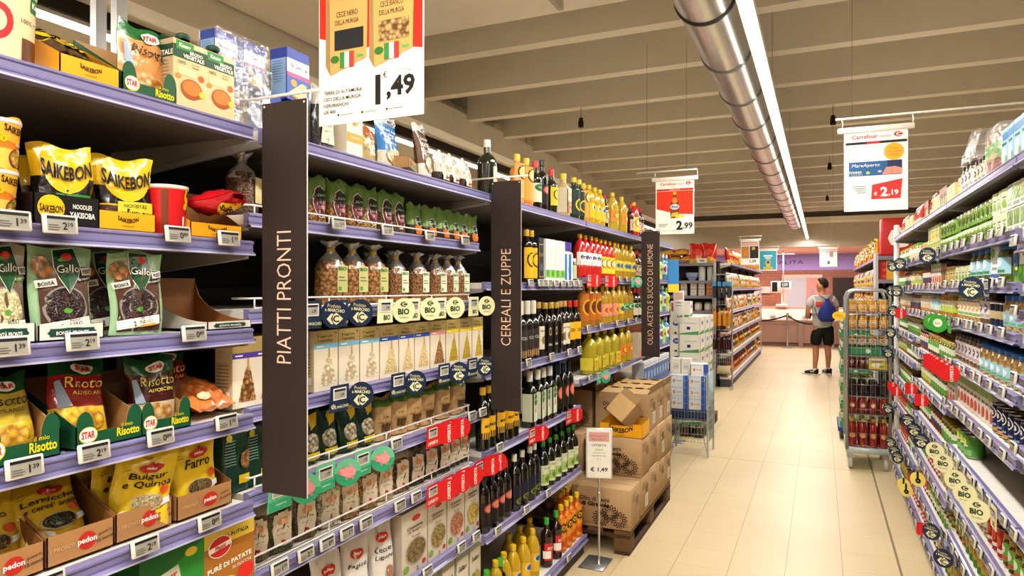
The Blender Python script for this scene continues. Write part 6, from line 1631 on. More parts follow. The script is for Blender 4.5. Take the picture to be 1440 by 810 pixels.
OLV = g_('6f7a2c', '3a3f14', 70, rough=.2); CHK = g_('cfa868', '8a6430', 75, rough=.2); LNT = g_('8f6a42', '4d3520', 110, rough=.2)
PEA = g_('7c9a3c', '3f5a1c', 90, rough=.2); TOM = g_('b5452a', '7a2416', 60, rough=.2); YPEP = g_('d9a02c', '94611a', 55, rough=.2); MIXV = g_('c97a3a', '6a4a1c', 60, rough=.2, mix='7fae5a')
PIC = {  # key: (description, category, width, builder(bay is close enough to show parts))
    'greenlid': ('green-lidded jar with white label', 'jar', .082, lambda p: jar('greenlid', .038, .118, CHK, '7aa53a', 'e6e3d6', two('d9a050', '8fb56a')) if p else jar1('greenlid', .038, .118, CHK, '7aa53a', 'e6e3d6', 'd9c09a')),
    'bluelid': ('squat jar with bright blue lid', 'jar', .095, lambda p: jar('bluelid', .044, .122, g_('c7a874', '86683a', 65, rough=.2), '2f6fb8', '9cc7d6', two('dfeef0', '6fae7a'), lz=(.12, .52), span=1.5) if p else jar1('bluelid', .044, .122, CHK, '2f6fb8', '9cc7d6', 'c6dfe0')),
    'olive': ('big olive jar with blue lid', 'jar', .125, lambda p: jar('bigolive', .058, .137, OLV, '2f74b8', '9fcbd8', two('e3f0f0', '4f8a5a'), lidh=.014, lz=(.22, .66), span=1.1)),
    'darklid': ('dark-lidded jar with white label', 'jar', .082, lambda p: jar('darklid', .038, .13, LNT, '2a2a2c', 'dcd8d0', two('7a5a8a', 'b8a9b5')) if p else jar1('darklid', .038, .13, LNT, '2a2a2c', 'dcd8d0', '9a7aa5')),
    'redlid': ('red jar with dark lid', 'jar', .075, lambda p: jar('redlid', .035, .12, TOM, '2a2222', 'd9cfc0', two('3a3f5a', 'b5352c')) if p else jar1('redlid', .035, .12, TOM, '2a2222', 'd9cfc0', '4a4f6a')),
    'golden': ('golden pepper jar with gold lid', 'jar', .08, lambda p: jar('golden', .037, .12, YPEP, 'b9963a', 'e3dcc0', two('c9d86a', 'd98a3a')) if p else jar1('golden', .037, .12, YPEP, 'b9963a', 'e3dcc0', 'b5c85a')),
    'greenveg': ('green vegetable jar with gold lid', 'jar', .075, lambda p: jar('greenveg', .035, .115, PEA, 'b9a24a', 'dfe3cf', two('6aa54a', '8fb56a')) if p else jar1('greenveg', .035, .115, PEA, 'b9a24a', 'dfe3cf', '6aa54a')),
    'mixveg': ('mixed pickle jar with green label', 'jar', .08, lambda p: jar('mixveg', .037, .12, MIXV, 'a98a3a', '6fae4a', two('e6ecd6', 'd95a3a')) if p else jar1('mixveg', .037, .12, MIXV, 'a98a3a', '6fae4a', 'dfe6cf')),
    'carrot': ('tall carrot jar with green label', 'jar', .10, lambda p: jar('carrotj', .045, .165, g_('cf7440', '8f3f1c', 50, rough=.2), 'a98a5c', '7fb85a', two('4f9a3a', 'e0a060'), lz=(.36, .76), span=1.6)),
    'peabox': ('pale green pea carton', 'carton', .075, lambda p: carton('peabox', .07, .06, .082, 'dfe0c4', pc('7da83a', 'c9d6a0'), 'c9cfae', 'e6e6d6', 'vegetable_carton')),
    'peapack': ('bright green pea pouch', 'pouch', .085, lambda p: bag('peapack', .08, .085, .05, bands((.05, gl('7fae4a')), (9, gl('a9c87a'))), lambda mb, sf, w, h: (mb.disc(sf, .1 * w, h * .4, w * .28, h * .25, PEA, .0012, 14, 3), mb.rect(sf, -.3 * w, h * .7, .2 * w, h * .8, INKW, .0014, 3, 1)), 'block', None, 5, .8, 'vegetable_pouch')),
    'peawhite': ('white carton with bright pea picture', 'carton', .085, lambda p: carton('peawhite', .08, .06, .082, 'e3e3da', lambda L, sf, w, h: (L.rect(sf, -w * .45, h * .3, w * .45, h * .95, g_('7fb03a', '4a7a1c', 60), .0006), L.rect(sf, -w * .4, h * .08, w * .4, h * .22, pk('8a9a7a'), .0006)), 'd8d8cf', 'ececea', 'vegetable_carton')),
    'cornbox': ('yellow sweetcorn carton', 'carton', .075, lambda p: carton('cornbox', .07, .06, .085, 'd9cf8a', pc('e0b42c', '8fb04a'), 'b9c08a', 'e6e0b8', 'vegetable_carton')),
    'whitebox': ('white carton with green leaf and blue foot', 'carton', .12, lambda p: carton('whitebox', .115, .06, .137, 'dfe3e3', lambda L, sf, w, h: (L.disc(sf, -.2 * w, h * .82, w * .28, h * .14, pk('4f9a3a'), .0008, 14, 1), L.rect(sf, -w / 2, h * .12, w / 2, h * .24, pk('3a62b0'), .0006), L.text(sf, 'Bonduelle', .05 * w, h * .55, h * .08, ink('3a5a3a'), .001, w=w * .6), L.rect(sf, -.3 * w, h * .35, .3 * w, h * .42, ink('8a9a9a'), .0008)), 'd0d6d4', 'e6e8e6', 'vegetable_carton')),
    'beanbag': ('green and white green-bean bag', 'bag', .13, lambda p: bag('beanbagr', .125, .136, .06, bands((.06, g_('6fae3a', '3a6a1c', 40)), (.10, gl('dfe6d0')), (9, gl('8fc05a'))), lambda mb, sf, w, h: (mb.rect(sf, -.1 * w, h * .4, .2 * w, h * .75, pk('2f57a4'), .0014, 2, 2), mb.rect(sf, -.08 * w, h * .3, .18 * w, h * .38, pk('e6d43a'), .0016, 2, 1)), 'block', [.06, .10], 6, .8, 'vegetable_bag')),
    'navycan': ('navy bean can with ring emblem', 'can', .08, lambda p: can('navycan', .037, .11, '1c2a52', lambda L, sf, su, z0, z1: (L.disc(sf, 0, .075, .026, .022, INKW, .0008, 18, 2), L.disc(sf, 0, .075, .022, .018, pk('1c2a52'), .0012, 18, 2), L.text(sf, 'CB', 0, .075, .016, INKW, .0016, bold=.03), L.rect(sf, -.024, .028, .024, .036, pk('9aa5c0'), .0008, 3, 1), L.rect(sf, -.03, .008, .03, .022, pk('cfa058'), .0008, 4, 1)), 'food_can')),
    'navycan1': ('plain navy tin', 'can', .08, lambda p: can('navycan1', .037, .09, '202d50', lambda L, sf, su, z0, z1: L.rect(sf, -.03, .03, .03, .06, pk('c9b98a'), .0008, 5, 1), 'food_can')),
    'tetra': ('white fruit tetra carton', 'carton', .075, lambda p: carton('tetra', .07, .05, .13, 'e6e0d6', lambda L, sf, w, h: (L.rect(sf, -w / 2, h * .78, w / 2, h, pk('7fb04a'), .0006), L.disc(sf, 0, h * .3, w * .36, h * .18, pk('c8462c'), .0008, 14, 1), L.disc(sf, -.25 * w, h * .2, w * .2, h * .1, pk('e08a3a'), .0012, 12, 1), L.rect(sf, -.3 * w, h * .58, .3 * w, h * .66, ink('6a6a5a'), .0008)), 'd6d0c4', 'e8e4da', 'soup_carton')),
    'greencan': ('green vegetable can', 'can', .085, lambda p: can('greencan', .04, .10, '5f9a4a', lambda L, sf, su, z0, z1: (L.rect(sf, -.045, .01, .045, .035, pk('8fc07a'), .0008, 6, 1), L.disc(sf, 0, .065, .024, .02, pk('d9d84a'), .0012, 14, 2), L.rect(sf, -.03, .05, .03, .056, INKW, .0016, 4, 1)), 'food_can')),
    'yellowcan': ('yellow and green sweetcorn can', 'can', .08, lambda p: can('yellowcan', .037, .10, 'd9b42c', lambda L, sf, su, z0, z1: (L.rect(sf, -.05, .0, .05, .03, pk('4f8a3a'), .0008, 6, 1), L.disc(sf, 0, .06, .022, .022, g_('e8c84a', 'a9861a', 90), .0012, 14, 2)), 'food_can')),
    'redcan': ('red tomato can', 'can', .08, lambda p: can('redcan', .037, .11, 'b5302a', lambda L, sf, su, z0, z1: (L.disc(sf, 0, .06, .024, .022, pk('d95a3a'), .0008, 14, 2), L.rect(sf, -.03, .02, .03, .034, INKW, .0008, 4, 1)), 'food_can')),
    'whitejar': ('white-labelled jar with cream lid', 'jar', .08, lambda p: jar('whitejar', .037, .12, CHK, 'e3dfd2', 'e6e3d8', two('c9b58a', '8a9a6a')) if p else jar1('whitejar', .037, .12, CHK, 'e3dfd2', 'e6e3d8', 'b5b58a')),
    'redbag': ('red snack bag', 'bag', .09, lambda p: bag('redbagr', .09, .14, .05, bands((.05, gl('d9b48a')), (9, gl('b5281f'))), None, 'stand', None, 8, 1.2, 'snack_bag')),
    'smallyel': ('small yellow and white packet', 'carton', .06, lambda p: carton('smallyel', .055, .05, .10, 'e0d09a', pc('e0b42c', 'c9a03a'), None, None, 'dry_goods_carton')),
    'brownpk': ('small brown packet', 'carton', .06, lambda p: carton('brownpk', .055, .05, .12, '6d4a34', pc('c9a05a', 'b5452a'), None, None, 'dry_goods_carton')),
    'bluepk': ('pale blue packet', 'carton', .09, lambda p: carton('bluepk', .085, .05, .15, '8fbfd8', pc('e6ecee', '3a7ab0'), None, None, 'dry_goods_carton')),
    'spice': ('narrow white-labelled jar with black lid', 'jar', .07, lambda p: jar('spice', .031, .115, LNT, '2a2420', 'd8d2c4', two('6a4a2c', '9a9a8a')) if p else jar1('spice', .031, .115, LNT, '2a2420', 'd8d2c4', '9a9a8a')),
    'tuna': ('flat multipack of small cans', 'can', .11, lambda p: carton('tuna', .10, .07, .055, 'c98a3a', pc('3a6ab0', 'd9c04a'), None, None, 'can_multipack')),
}
PLAN = {
    ('second', 0): [('bluepk', 4), ('carrot', 2), ('spice', 4), ('darklid', 3), ('smallyel', 4)], ('second', 1): [('peawhite', 3), ('peabox', 3), ('peapack', 9)],
    ('second', 2): [('beanbag', 2), ('olive', 1), ('whitebox', 1), ('olive', 3), ('peabox', 6)], ('second', 3): [('bluelid', 3), ('navycan1', 3), ('darklid', 2), ('greenlid', 7)],
    ('second', 4): [('bluelid', 7), ('darklid', 9)], ('second', 5): [('navycan', 6), ('tetra', 10)],
    ('second', 6): [(None, .95), ('greencan', 3)], ('second', 7): [('mixveg', 4), ('redcan', 3), ('whitejar', 4), ('greenveg', 6)],
    ('second', 8): [('greencan', 6), ('yellowcan', 6), ('mixveg', 4)], ('second', 9): [('greenveg', 5), ('yellowcan', 5), ('greencan', 6)],
    ('third', 0): [('smallyel', 4), ('brownpk', 4), ('smallyel', 4), ('redbag', 2), ('brownpk', 3)], ('third', 1): [('peapack', 5), ('cornbox', 6), ('smallyel', 5)],
    ('third', 2): [('smallyel', 4), ('brownpk', 3), ('tetra', 5), ('redlid', 4)], ('third', 3): [('golden', 5), ('bluelid', 3), ('greenlid', 7)],
    ('third', 4): [('greenveg', 6), ('mixveg', 5), ('redlid', 5)], ('third', 5): [('tetra', 3), ('greenveg', 7), ('golden', 5)],
    ('third', 6): [('greenveg', 5), ('redlid', 5), ('mixveg', 6)], ('third', 7): [('whitejar', 5), ('redcan', 6), ('greenveg', 4)],
    ('third', 8): [('greenveg', 6), ('mixveg', 5), ('redcan', 4)], ('third', 9): [('yellowcan', 6), ('mixveg', 5), ('redcan', 4)],
    ('fourth', 0): [('redbag', 4), ('smallyel', 8), ('redbag', 4)], ('fourth', 1): [('greenlid', 6), ('greenveg', 9)], ('fourth', 2): [('golden', 5), ('redlid', 5), ('greenveg', 6)],
    ('fourth', 3): [('redlid', 6), ('greenlid', 8)], ('fourth', 4): [('greenveg', 8), ('mixveg', 7)], ('fourth', 5): [('mixveg', 8), ('golden', 7)], ('fourth', 6): [('redlid', 5), ('greenveg', 10)],
    ('fourth', 7): [('mixveg', 9), ('redcan', 6)], ('fourth', 8): [('greenveg', 8), ('redcan', 6)], ('fourth', 9): [('redcan', 8), ('yellowcan', 6)],
    ('first', 0): [('bluepk', 2), ('smallyel', 2)], ('first', 1): [('peabox', 3)], ('first', 2): [('beanbag', 2)], ('first', 3): [('greenlid', 3)], ('first', 4): [('bluelid', 3)], ('first', 5): [('redcan', 3)], ('first', 6): [('greencan', 4)], ('first', 7): [('yellowcan', 4)],
}
LVL = 'top second third fourth fifth sixth seventh eighth ninth bottom'.split()
for (b, l), plan in PLAN.items():
    a, y1, zz = RY[b]; y = a + .03
    if b == 'first': y = y1 - .02 - sum(PIC[k][2] * n for k, n in plan)
    cnt = {}
    tot = {}
    for k, n in plan:
        if k: tot[k] = tot.get(k, 0) + n
    for k, n in plan:
        if not k: y += n; continue
        desc, cat, w, mk = PIC[k]
        for i in range(n):
            if y + w > y1 - .01: break
            c = cnt.get(k, 0); cnt[k] = c + 1
            lab = '%s, %s shelf, %s preserves bay' % (desc, LVL[l], b) + (', %s from near end' % nth(c) if tot[k] > 1 else '')
            p = mk(b == 'second'); dx = .060 if k in ('olive', 'beanbag') else .045
            put(p, (XR + .028 + dx, y + w / 2, zz[l]), RG + random.uniform(-.06, .06), lab, cat, 'preserves side: ' + desc)
            if b != 'fourth' and b != 'first' and l >= 4 and (l, b) != (6, 'second'):      # second file, seen over the first
                put(p, (XR + .028 + dx + w + .004, y + w / 2 + random.uniform(-.004, .004), zz[l]), RG + random.uniform(-.06, .06), '%s, second file, %s shelf, %s bay' % (desc, LVL[l], b) + (', %s from near end' % nth(c) if tot[k] > 1 else ''), cat, 'preserves side, second file: ' + desc)
            if k in ('peabox', 'peapack', 'peawhite', 'cornbox') and l == 1:
                put(p, (XR + .028 + dx, y + w / 2, zz[l] + (.087 if k != 'peabox' else .084)), RG + random.uniform(-.08, .08), '%s stacked on another, %s preserves bay' % (desc, b) + (', %s from near end' % nth(c) if tot[k] > 1 else ''), cat, 'preserves side, stacked: ' + desc)
            y += w + random.uniform(0, .004)
# a crumpled film sheet over the jars on top, film round the carrot jars
fm = MB(); rnd = random.Random(4)
fm.grid(lambda u, v: (.035 * math.cos(PI * v) + rnd.uniform(-.006, .006), u * .17, .05 + .15 * math.sin(PI * v) * (1 - .25 * u * u) + rnd.uniform(-.008, .008)), lsp(-1, 1, 12), lsp(.0, 1, 10), film())
put(ob('film_wrap', fm), (XR + .075, 3.66, 2.05 + .08), 0, 'torn crumpled clear film standing over the small jars on top of the preserves side', 'film wrap')
fc = MB(); fc.rbox(-.05, .05, -.105, .105, 0, .19, .02, film(), 2)
put(ob('film_wrap', fc), (XR + .078, 3.145, 2.05), 0, 'clear shrink film round the tall carrot jars on top', 'film wrap')
# rails: tags and cards
for b in ('second', 'third', 'fourth'):
    a, y1, zz = RY[b]
    for l in range(1, 10):
        n = 8 if b == 'second' else 7
        if l == 0: continue
        tags([a + .10 + (y1 - a - .2) * (i + random.uniform(-.25, .25)) / (n - 1) for i in range(n)], XR - .004, zz[l], -1, '%s rail of %s preserves bay' % (LVL[l], b), prices=PRICES)
tags([2.60], XR - .004, R1[1], -1, 'second rail of first preserves bay'); tags([2.60], XR - .004, R1[2], -1, 'third rail of first preserves bay'); tags([2.60], XR - .004, R1[3], -1, 'fourth rail of first preserves bay')
tags([2.60], XR - .004, R1[4], -1, 'fifth rail of first preserves bay'); tags([2.60], XR - .004, R1[5], -1, 'sixth rail of first preserves bay')


def rt(kind, us, z, where): talkers(kind, [yu(u, XR) for u in us], XR - .004, z, -1, where, 1.05)


rt('navy', (1398,), R2[2], 'third rail of second preserves bay'); rt('navy', (1326,), R3[1], 'second rail of third preserves bay'); rt('navy', (1281, 1269), R4[1], 'second rail of fourth preserves bay'); rt('navy', (1276, 1268), R4[2], 'third rail of fourth preserves bay')
rt('navy', (1270,), R4[3], 'fourth rail of fourth preserves bay'); rt('navy', (1266,), R4[4], 'fifth rail of fourth preserves bay'); rt('navy', (1262, 1259), R4[5], 'sixth rail of fourth preserves bay')
rt('navy', (1316, 1304, 1294), R3[6], 'seventh rail of third preserves bay'); rt('navy', (1277, 1272, 1266), R4[8], 'ninth rail of fourth preserves bay'); rt('navy', (1262,), R4[7], 'eighth rail of fourth preserves bay')
rt('navy', (1352, 1332), R2[8], 'ninth rail of second preserves bay')
rt('bio', (1408, 1388, 1372, 1352, 1338), R2[6], 'seventh rail of second preserves bay')
rt('yellow', (1310,), R3[7], 'eighth rail of third preserves bay'); rt('yellow', (1291, 1287), R3[8], 'ninth rail of third preserves bay')
rt('offer', (1362, 1354, 1346, 1338, 1334, 1330), R2[4], 'fifth rail of second preserves bay'); rt('offer', (1315, 1298), R3[5], 'sixth rail of third preserves bay'); rt('offer', (1281,), R4[3], 'fourth rail of fourth preserves bay')
rt('offer', (1274, 1268), R4[7] if False else R4[6], 'seventh rail of fourth preserves bay'); rt('offer', (1318,), R3[8], 'low rail of third preserves bay')
rt('green', (1343, 1334), R2[3], 'fourth rail of second preserves bay')
# ------------------------------------------------------------------ pallet of cartons in the gap of the oil bay
WOOD = m_('6f5536', .8, var=.25, scale=14); WOOD2 = m_('4f3c28', .85, var=.25, scale=14)
e = em('wooden_pallet'); PX0, PX1, PY0, PY1 = -1.82, -1.05, 4.05, 5.27; cx, cy = (PX0 + PX1) / 2, (PY0 + PY1) / 2; e.location = (cx, cy, 0)
hx, hy = (PX1 - PX0) / 2, (PY1 - PY0) / 2
for i in range(5):
    x = -hx + .05 + i * (2 * hx - .1) / 4; ob('deck_board', MB().box(x - .048, x + .048, -hy, hy, .121, .143, WOOD), e)
for y in (-hy + .05, 0, hy - .05): ob('stringer_board', MB().box(-hx, hx, y - .048, y + .048, .100, .121, WOOD2), e)
for x in (-hx + .05, 0, hx - .05):
    for y in (-hy + .06, 0, hy - .06): ob('block', MB().box(x - .048, x + .048, y - .06, y + .06, .022, .100, WOOD), e)
    ob('runner', MB().box(x - .048, x + .048, -hy, hy, 0, .022, WOOD2), e)
tag(e, 'weathered wooden pallet on the tiles under the sunflower oil cartons', 'pallet')
CARD = m_('b69872', .75, var=.06, scale=9); CARD_D = m_('9c7f58', .75, var=.06, scale=9); INKC = ink('2f2019')


def flower(L, sf, u, v, r, n=14):
    for k in range(n):
        a = 2 * PI * k / n; b = a + PI / n; c = a - PI / n
        q = [(u + .5 * r * math.cos(c), v + .5 * r * math.sin(c)), (u + .85 * r * math.cos(c * .6 + a * .4), v + .85 * r * math.sin(c * .6 + a * .4)), (u + 1.05 * r * math.cos(a), v + 1.05 * r * math.sin(a)), (u + .85 * r * math.cos(b * .6 + a * .4), v + .85 * r * math.sin(b * .6 + a * .4)), (u + .5 * r * math.cos(b), v + .5 * r * math.sin(b))]
        for i in range(4):
            (x0, y0), (x1, y1) = q[i], q[i + 1]; d = math.hypot(x1 - x0, y1 - y0); nx, ny = -(y1 - y0) / d * r * .04, (x1 - x0) / d * r * .04
            L.poly(sf, [(x0 - nx, y0 - ny), (x1 - nx, y1 - ny), (x1 + nx, y1 + ny), (x0 + nx, y0 + ny)], INKC, .001)
    for rr in (.5, .3):
        N = 20
        for k in range(N):
            a, b = 2 * PI * k / N, 2 * PI * (k + 1) / N
            L.poly(sf, [(u + rr * r * math.cos(a), v + rr * r * math.sin(a)), (u + rr * r * math.cos(b), v + rr * r * math.sin(b)), (u + rr * .85 * r * math.cos(b), v + rr * .85 * r * math.sin(b)), (u + rr * .85 * r * math.cos(a), v + rr * .85 * r * math.sin(a))], INKC, .001)


def oilbox(key, opened=False):
    kk = ('oilbox', key)
    if kk in PR: return PR[kk]
    w, d, h = .376, .236, .249; e = em('oil_carton'); mb = MB(); fr, rs = flat(-d / 2), sideR(w / 2)
    if not opened:
        mb.rbox(-w / 2, w / 2, -d / 2, d / 2, 0, h, .004, CARD, 1); mb.rect(topf(h), -w / 2 + .01, -.004, w / 2 - .01, .004, CARD_D, .0006)
    else:
        t = .004
        for x0, x1, y0, y1 in ((-w / 2, w / 2, -d / 2, -d / 2 + t), (-w / 2, w / 2, d / 2 - t, d / 2), (-w / 2, -w / 2 + t, -d / 2, d / 2), (w / 2 - t, w / 2, -d / 2, d / 2)): mb.box(x0, x1, y0, y1, 0, h, CARD)
        mb.box(-w / 2, w / 2, -d / 2, d / 2, 0, t, CARD_D)
        for sx in (-1, 1):
            f = MB(); f.prism([(sx * w / 2, h), (sx * (w / 2 + .012), h + .055), (sx * (w / 2 + .009), h + .056), (sx * (w / 2 - .003), h)], 'y', -d / 2 + .01, d / 2 - .01, CARD_D); ob('flap', f, e)
            g = MB(); g.prism([(sx * d / 2, h), (sx * (d / 2 - .085), h + .022), (sx * (d / 2 - .085), h + .025), (sx * d / 2, h + .004)], 'x', -w / 2 + .01, w / 2 - .01, CARD); ob('flap', g, e)
    mb.text(fr, 'Olio di Semi', -.04, h * .70, .028, INKC, .001, w=.19, bold=.015); mb.text(fr, 'di Girasole', -.035, h * .57, .028, INKC, .001, w=.18, bold=.05)
    flower(mb, fr, .06, h * .38, .052); flower(mb, fr, .0, h * .24, .05); flower(mb, fr, .115, h * .25, .05)
    mb.rect(fr, -w / 2 + .01, h * .10, w / 2 - .01, h * .107, INKC, .001); mb.text(fr, '12 x 1 L', -.13, h * .16, .012, INKC, .001)
    mb.rect(rs, -d * .38, h * .50, d * .40, h * .507, INKC, .001)
    flower(mb, rs, .05, h * .62, .03, 10); flower(mb, rs, .02, h * .60, .02, 8)
    for k in range(4): mb.rect(rs, -d * .36, h * (.82 - .06 * k), d * (.1 - .05 * (k % 2)), h * (.835 - .06 * k), INKC, .001)
    if key in ('stick', 'opstick'):
        mb.rect(rs, -.01, h * .14, .075, h * .46, m_('d9d6d0', .4), .0012)
        for k in range(5): mb.rect(rs, .0, h * (.19 + .05 * k), .065, h * (.205 + .05 * k), ink('7a7672'), .0018)
    ob('carton_body', mb, e); PR[kk] = e
    return e


lv = [.144 + .2505 * i for i in range(3)]
rows = [(4.17, 1), (4.462, 2), (4.705, 3), (4.945, 3), (5.185, 3)]
for ci, (yc, n) in enumerate(rows):
    for xi, xc in enumerate((-1.239, -1.637)):
        for l in range(n):
            op = (l == n - 1 and n == 3); st = 'stick' if (l + ci) % 3 == 1 else 'plain'
            p = oilbox('opstick' if op else st, op)
            dx = random.uniform(-.006, .006)
            put(p, (xc + dx - (.004 if op else 0), yc, lv[l]), random.uniform(-.012, .012) * (0 if op else 1), '%sbrown sunflower oil carton, %s layer, %s row from near end, %s' % ('open ' if op else '', ('bottom', 'second', 'top')[l], nth(ci), 'aisle side' if xi == 0 else 'inner side'), 'carton', 'sunflower oil cartons on the pallet')
            if op:
                for bx in (-.13, -.045, .045, .13):
                    for by in (0,):
                        put(B('sun1'), (xc + bx, yc + by, lv[l] + .005), random.uniform(0, 3), 'yellow-capped bottle in open carton, %s row of the pallet, %s side, %s across' % (nth(ci), 'aisle' if xi == 0 else 'inner', nth((-.13, -.045, .045, .13).index(bx))), 'oil bottle', 'capped bottles in the open cartons', sc=(1, 1, 1.03))
ST = lambda w, hf: [(-w / 2, 0), (w / 2, 0), (w / 2, hf), (w * .30, hf), (w * .24, hf * .84), (-w * .24, hf * .84), (-w * .30, hf), (-w / 2, hf)]
put(tray('bigsaik', .285, .20, .088, .10, 'f0ae1c', 'd19a2a', lambda mb, sf, w, h: (mb.text(sf, 'SAIKEBON', 0, h * .47, h * .36, INKB, .001, w=w * .56, arc=4, bold=.03), mb.text(sf, 'NOODLES', 0, h * .14, h * .08, INKB, .001, w=w * .2)), 'lin', ST), (-1.19, 4.455, lv[1] + .2505), 0, 'yellow tray lettered SAIKEBON standing on a brown oil carton', 'display tray')
bx = MB(); t = .003
for x0, x1, y0, y1 in ((-.085, .085, -.075, -.072), (-.085, .085, .072, .075), (-.085, -.082, -.075, .075), (.082, .085, -.075, .075)): bx.box(x0, x1, y0, y1, 0, .11, CARD)
bx.box(-.085, .085, -.075, .075, .107, .11, m_('d0ac78', .75)); bx.prism([(.075, .11), (.125, .10), (.124, .097), (.075, .107)], 'x', -.08, .08, CARD_D)
o = ob('empty_box', bx); put(o, (-1.18, 4.50, .775), -.55, 'empty brown cardboard box tipped over in the yellow tray', 'box', rx=.95, ry=.42); o.location.z = .775
wp = MB(); rnd = random.Random(9)
wp.lathe([(0, 0), (.03, .005), (.038, .025), (.024, .045), (0, .05)], m_('e6e2da', .5), 10); wp.v = [(x * rnd.uniform(.8, 1.2), y * rnd.uniform(.8, 1.2), z * rnd.uniform(.8, 1.1)) for x, y, z in wp.v]
put(ob('crumpled_paper', wp), (-1.09, 4.44, lv[1] + .255), 0, 'crumpled white paper in the corner of the yellow tray', 'paper')

# price stand on the floor
e = em('price_stand'); e.location = (-1.205, 3.86, 0); SS = m_('c2c4c6', .3, metal=.8)
ob('base_plate', MB().rbox(-.075, .075, -.10, .10, 0, .008, .003, m_('9a9c9e', .35, metal=.6), 1), e)
ob('pole', MB().lathe([(.018, .008), (.012, .02), (.007, .03), (.007, .36), (.010, .365), (.010, .42), (.006, .425), (.006, .50), (0, .50)], SS, 14, c=(.02, 0, 0)), e)
pm = MB(); w_, h_ = .155, .30
pm.rbox(-w_ / 2, w_ / 2, -.004, .004, .50, .50 + h_, .003, m_('cfd0d0', .4, metal=.3), 1); sf = flat(-.004)
pm.rect(sf, -w_ / 2 + .008, .508, w_ / 2 - .008, .492 + h_, m_('eceae2', .35), .0006)
pm.rect(sf, -.06, .72, .06, .775, pk('d9a9a2'), .001); pm.text(sf, 'SOTTOCOSTO', -.005, .752, .012, pk('c2403a'), .0014, w=.10); pm.text(sf, 'SPECIALE', -.005, .733, .010, pk('c2403a'), .0014, w=.08)
pm.text(sf, 'OFFERTA', 0, .698, .015, INKB, .001, w=.085)
for k, t in enumerate(('ANGELINI', "OLIO D'OLIVA", 'VERGINE EXTRA', 'LT 1')): pm.text(sf, t, 0, .672 - .018 * k, .008, ink('6f6d6a'), .001)
pm.text(sf, '€ 1,49', .0, .555, .030, INKB, .001, w=.10, bold=.02)
pm.v = [(x * math.cos(.30) - y * math.sin(.30) + .02, x * math.sin(.30) + y * math.cos(.30), z) for x, y, z in pm.v]
ob('price_panel', pm, e)
tag(e, 'slim metal price stand with a white OFFERTA 1,49 panel before the pallet', 'sign stand')


# ------------------------------------------------------------------ wire basket stand with tissue packs
def wgrid(mb, p0, du, dv, nu, nv, r=.0022, m=None):
    p0, du, dv = Vector(p0), Vector(du), Vector(dv)
    for i in range(nu + 1): mb.tube([p0 + du * i / nu, p0 + du * i / nu + dv], r, m or STEEL, 4)
    for j in range(nv + 1): mb.tube([p0 + dv * j / nv, p0 + dv * j / nv + du], r, m or STEEL, 4)


e = em('wire_basket_stand'); e.location = (-1.165, 6.88, 0); a, b = .185, .19; BW = m_('aebfc4', .35, metal=.7)
for sx in (-1, 1):
    for sy in (-1, 1): ob('leg', MB().box(sx * a - .009, sx * a + .009, sy * b - .009, sy * b + .009, 0, .80, BW), e)
for nm_, p0, du, dv in (('front_grid', (-a, -b, .14), (2 * a, 0, 0), (0, 0, .66)), ('side_grid', (a, -b, .14), (0, 2 * b, 0), (0, 0, .66)), ('side_grid', (-a, -b, .14), (0, 2 * b, 0), (0, 0, .66)), ('rear_grid', (-a, b, .14), (2 * a, 0, 0), (0, 0, .66))):
    g = MB(); wgrid(g, p0, du, dv, 12, 9, .002, BW); ob(nm_, g, e)
g = MB(); wgrid(g, (-a, -b, .34), (2 * a, 0, 0), (0, 2 * b, 0), 8, 8, .002, BW); ob('basket_floor', g, e)
for s in (-1, 1): ob('brace', MB().tube([(s * a, -b, .02), (s * .08, 0, .3)], .004, BW, 5), e)
tag(e, 'galvanised wire basket stand full of tissue packs behind the carton pallet', 'basket stand')
put(ob('plastic_tray', MB().rbox(-.17, .17, -.17, .17, 0, .10, .01, m_('27345a', .5))), (-1.165, 6.88, .343), 0, 'dark blue tray in the bottom of the wire basket', 'tray')


def tiss(mb, sf, w, h):
    mb.rect(sf, w * .22, 0, w * .5, h, pk('2f5fb8'), .0006); mb.rect(sf, -w / 2, h * .86, w / 2, h, pk('c9d6e6'), .0005); mb.disc(sf, -.32 * w, h * .5, w * .07, h * .16, pk('c98a8a'), .0008, 10, 1); mb.rect(sf, -.2 * w, h * .45, .12 * w, h * .55, ink('b9b5b0'), .0008)


for l in range(3):
    for ix, x in enumerate((-.085, .085)):
        for iy, y in enumerate((-.085, .085)):
            put(carton('tissue', .160, .158, .108, 'e6e3dc', tiss, None, None, 'tissue_pack', tiss), (-1.165 + x, 6.88 + y, .446 + .109 * l), 0, 'white and blue tissue pack in the wire basket, %s layer, %s %s' % (nth(l), ('front', 'rear')[iy], ('inner', 'aisle side')[ix]), 'tissue pack', 'tissue packs in the wire basket')
put(carton('tissue', 1, 1, 1, ''), (-1.08, 6.83, .774), .2, 'white and blue tissue pack on top of the full wire basket', 'tissue pack', 'tissue packs in the wire basket')
for i, x in enumerate((-1.30, -1.205)): put(carton('napk', .088, .10, .15, 'e2ded4', lambda L, sf, w, h: (L.rect(sf, -w * .3, h * .3, w * .3, h * .7, pk('d2cec4'), .0006), L.rect(sf, -w * .2, h * .45, w * .2, h * .5, ink('a9a59d'), .001)), None, None, 'tissue_pack'), (x, 6.86, .774), 0, 'tall white tissue box on the wire basket, %s of the two' % ('inner', 'aisle side')[i], 'tissue box', 'tall white tissue boxes')

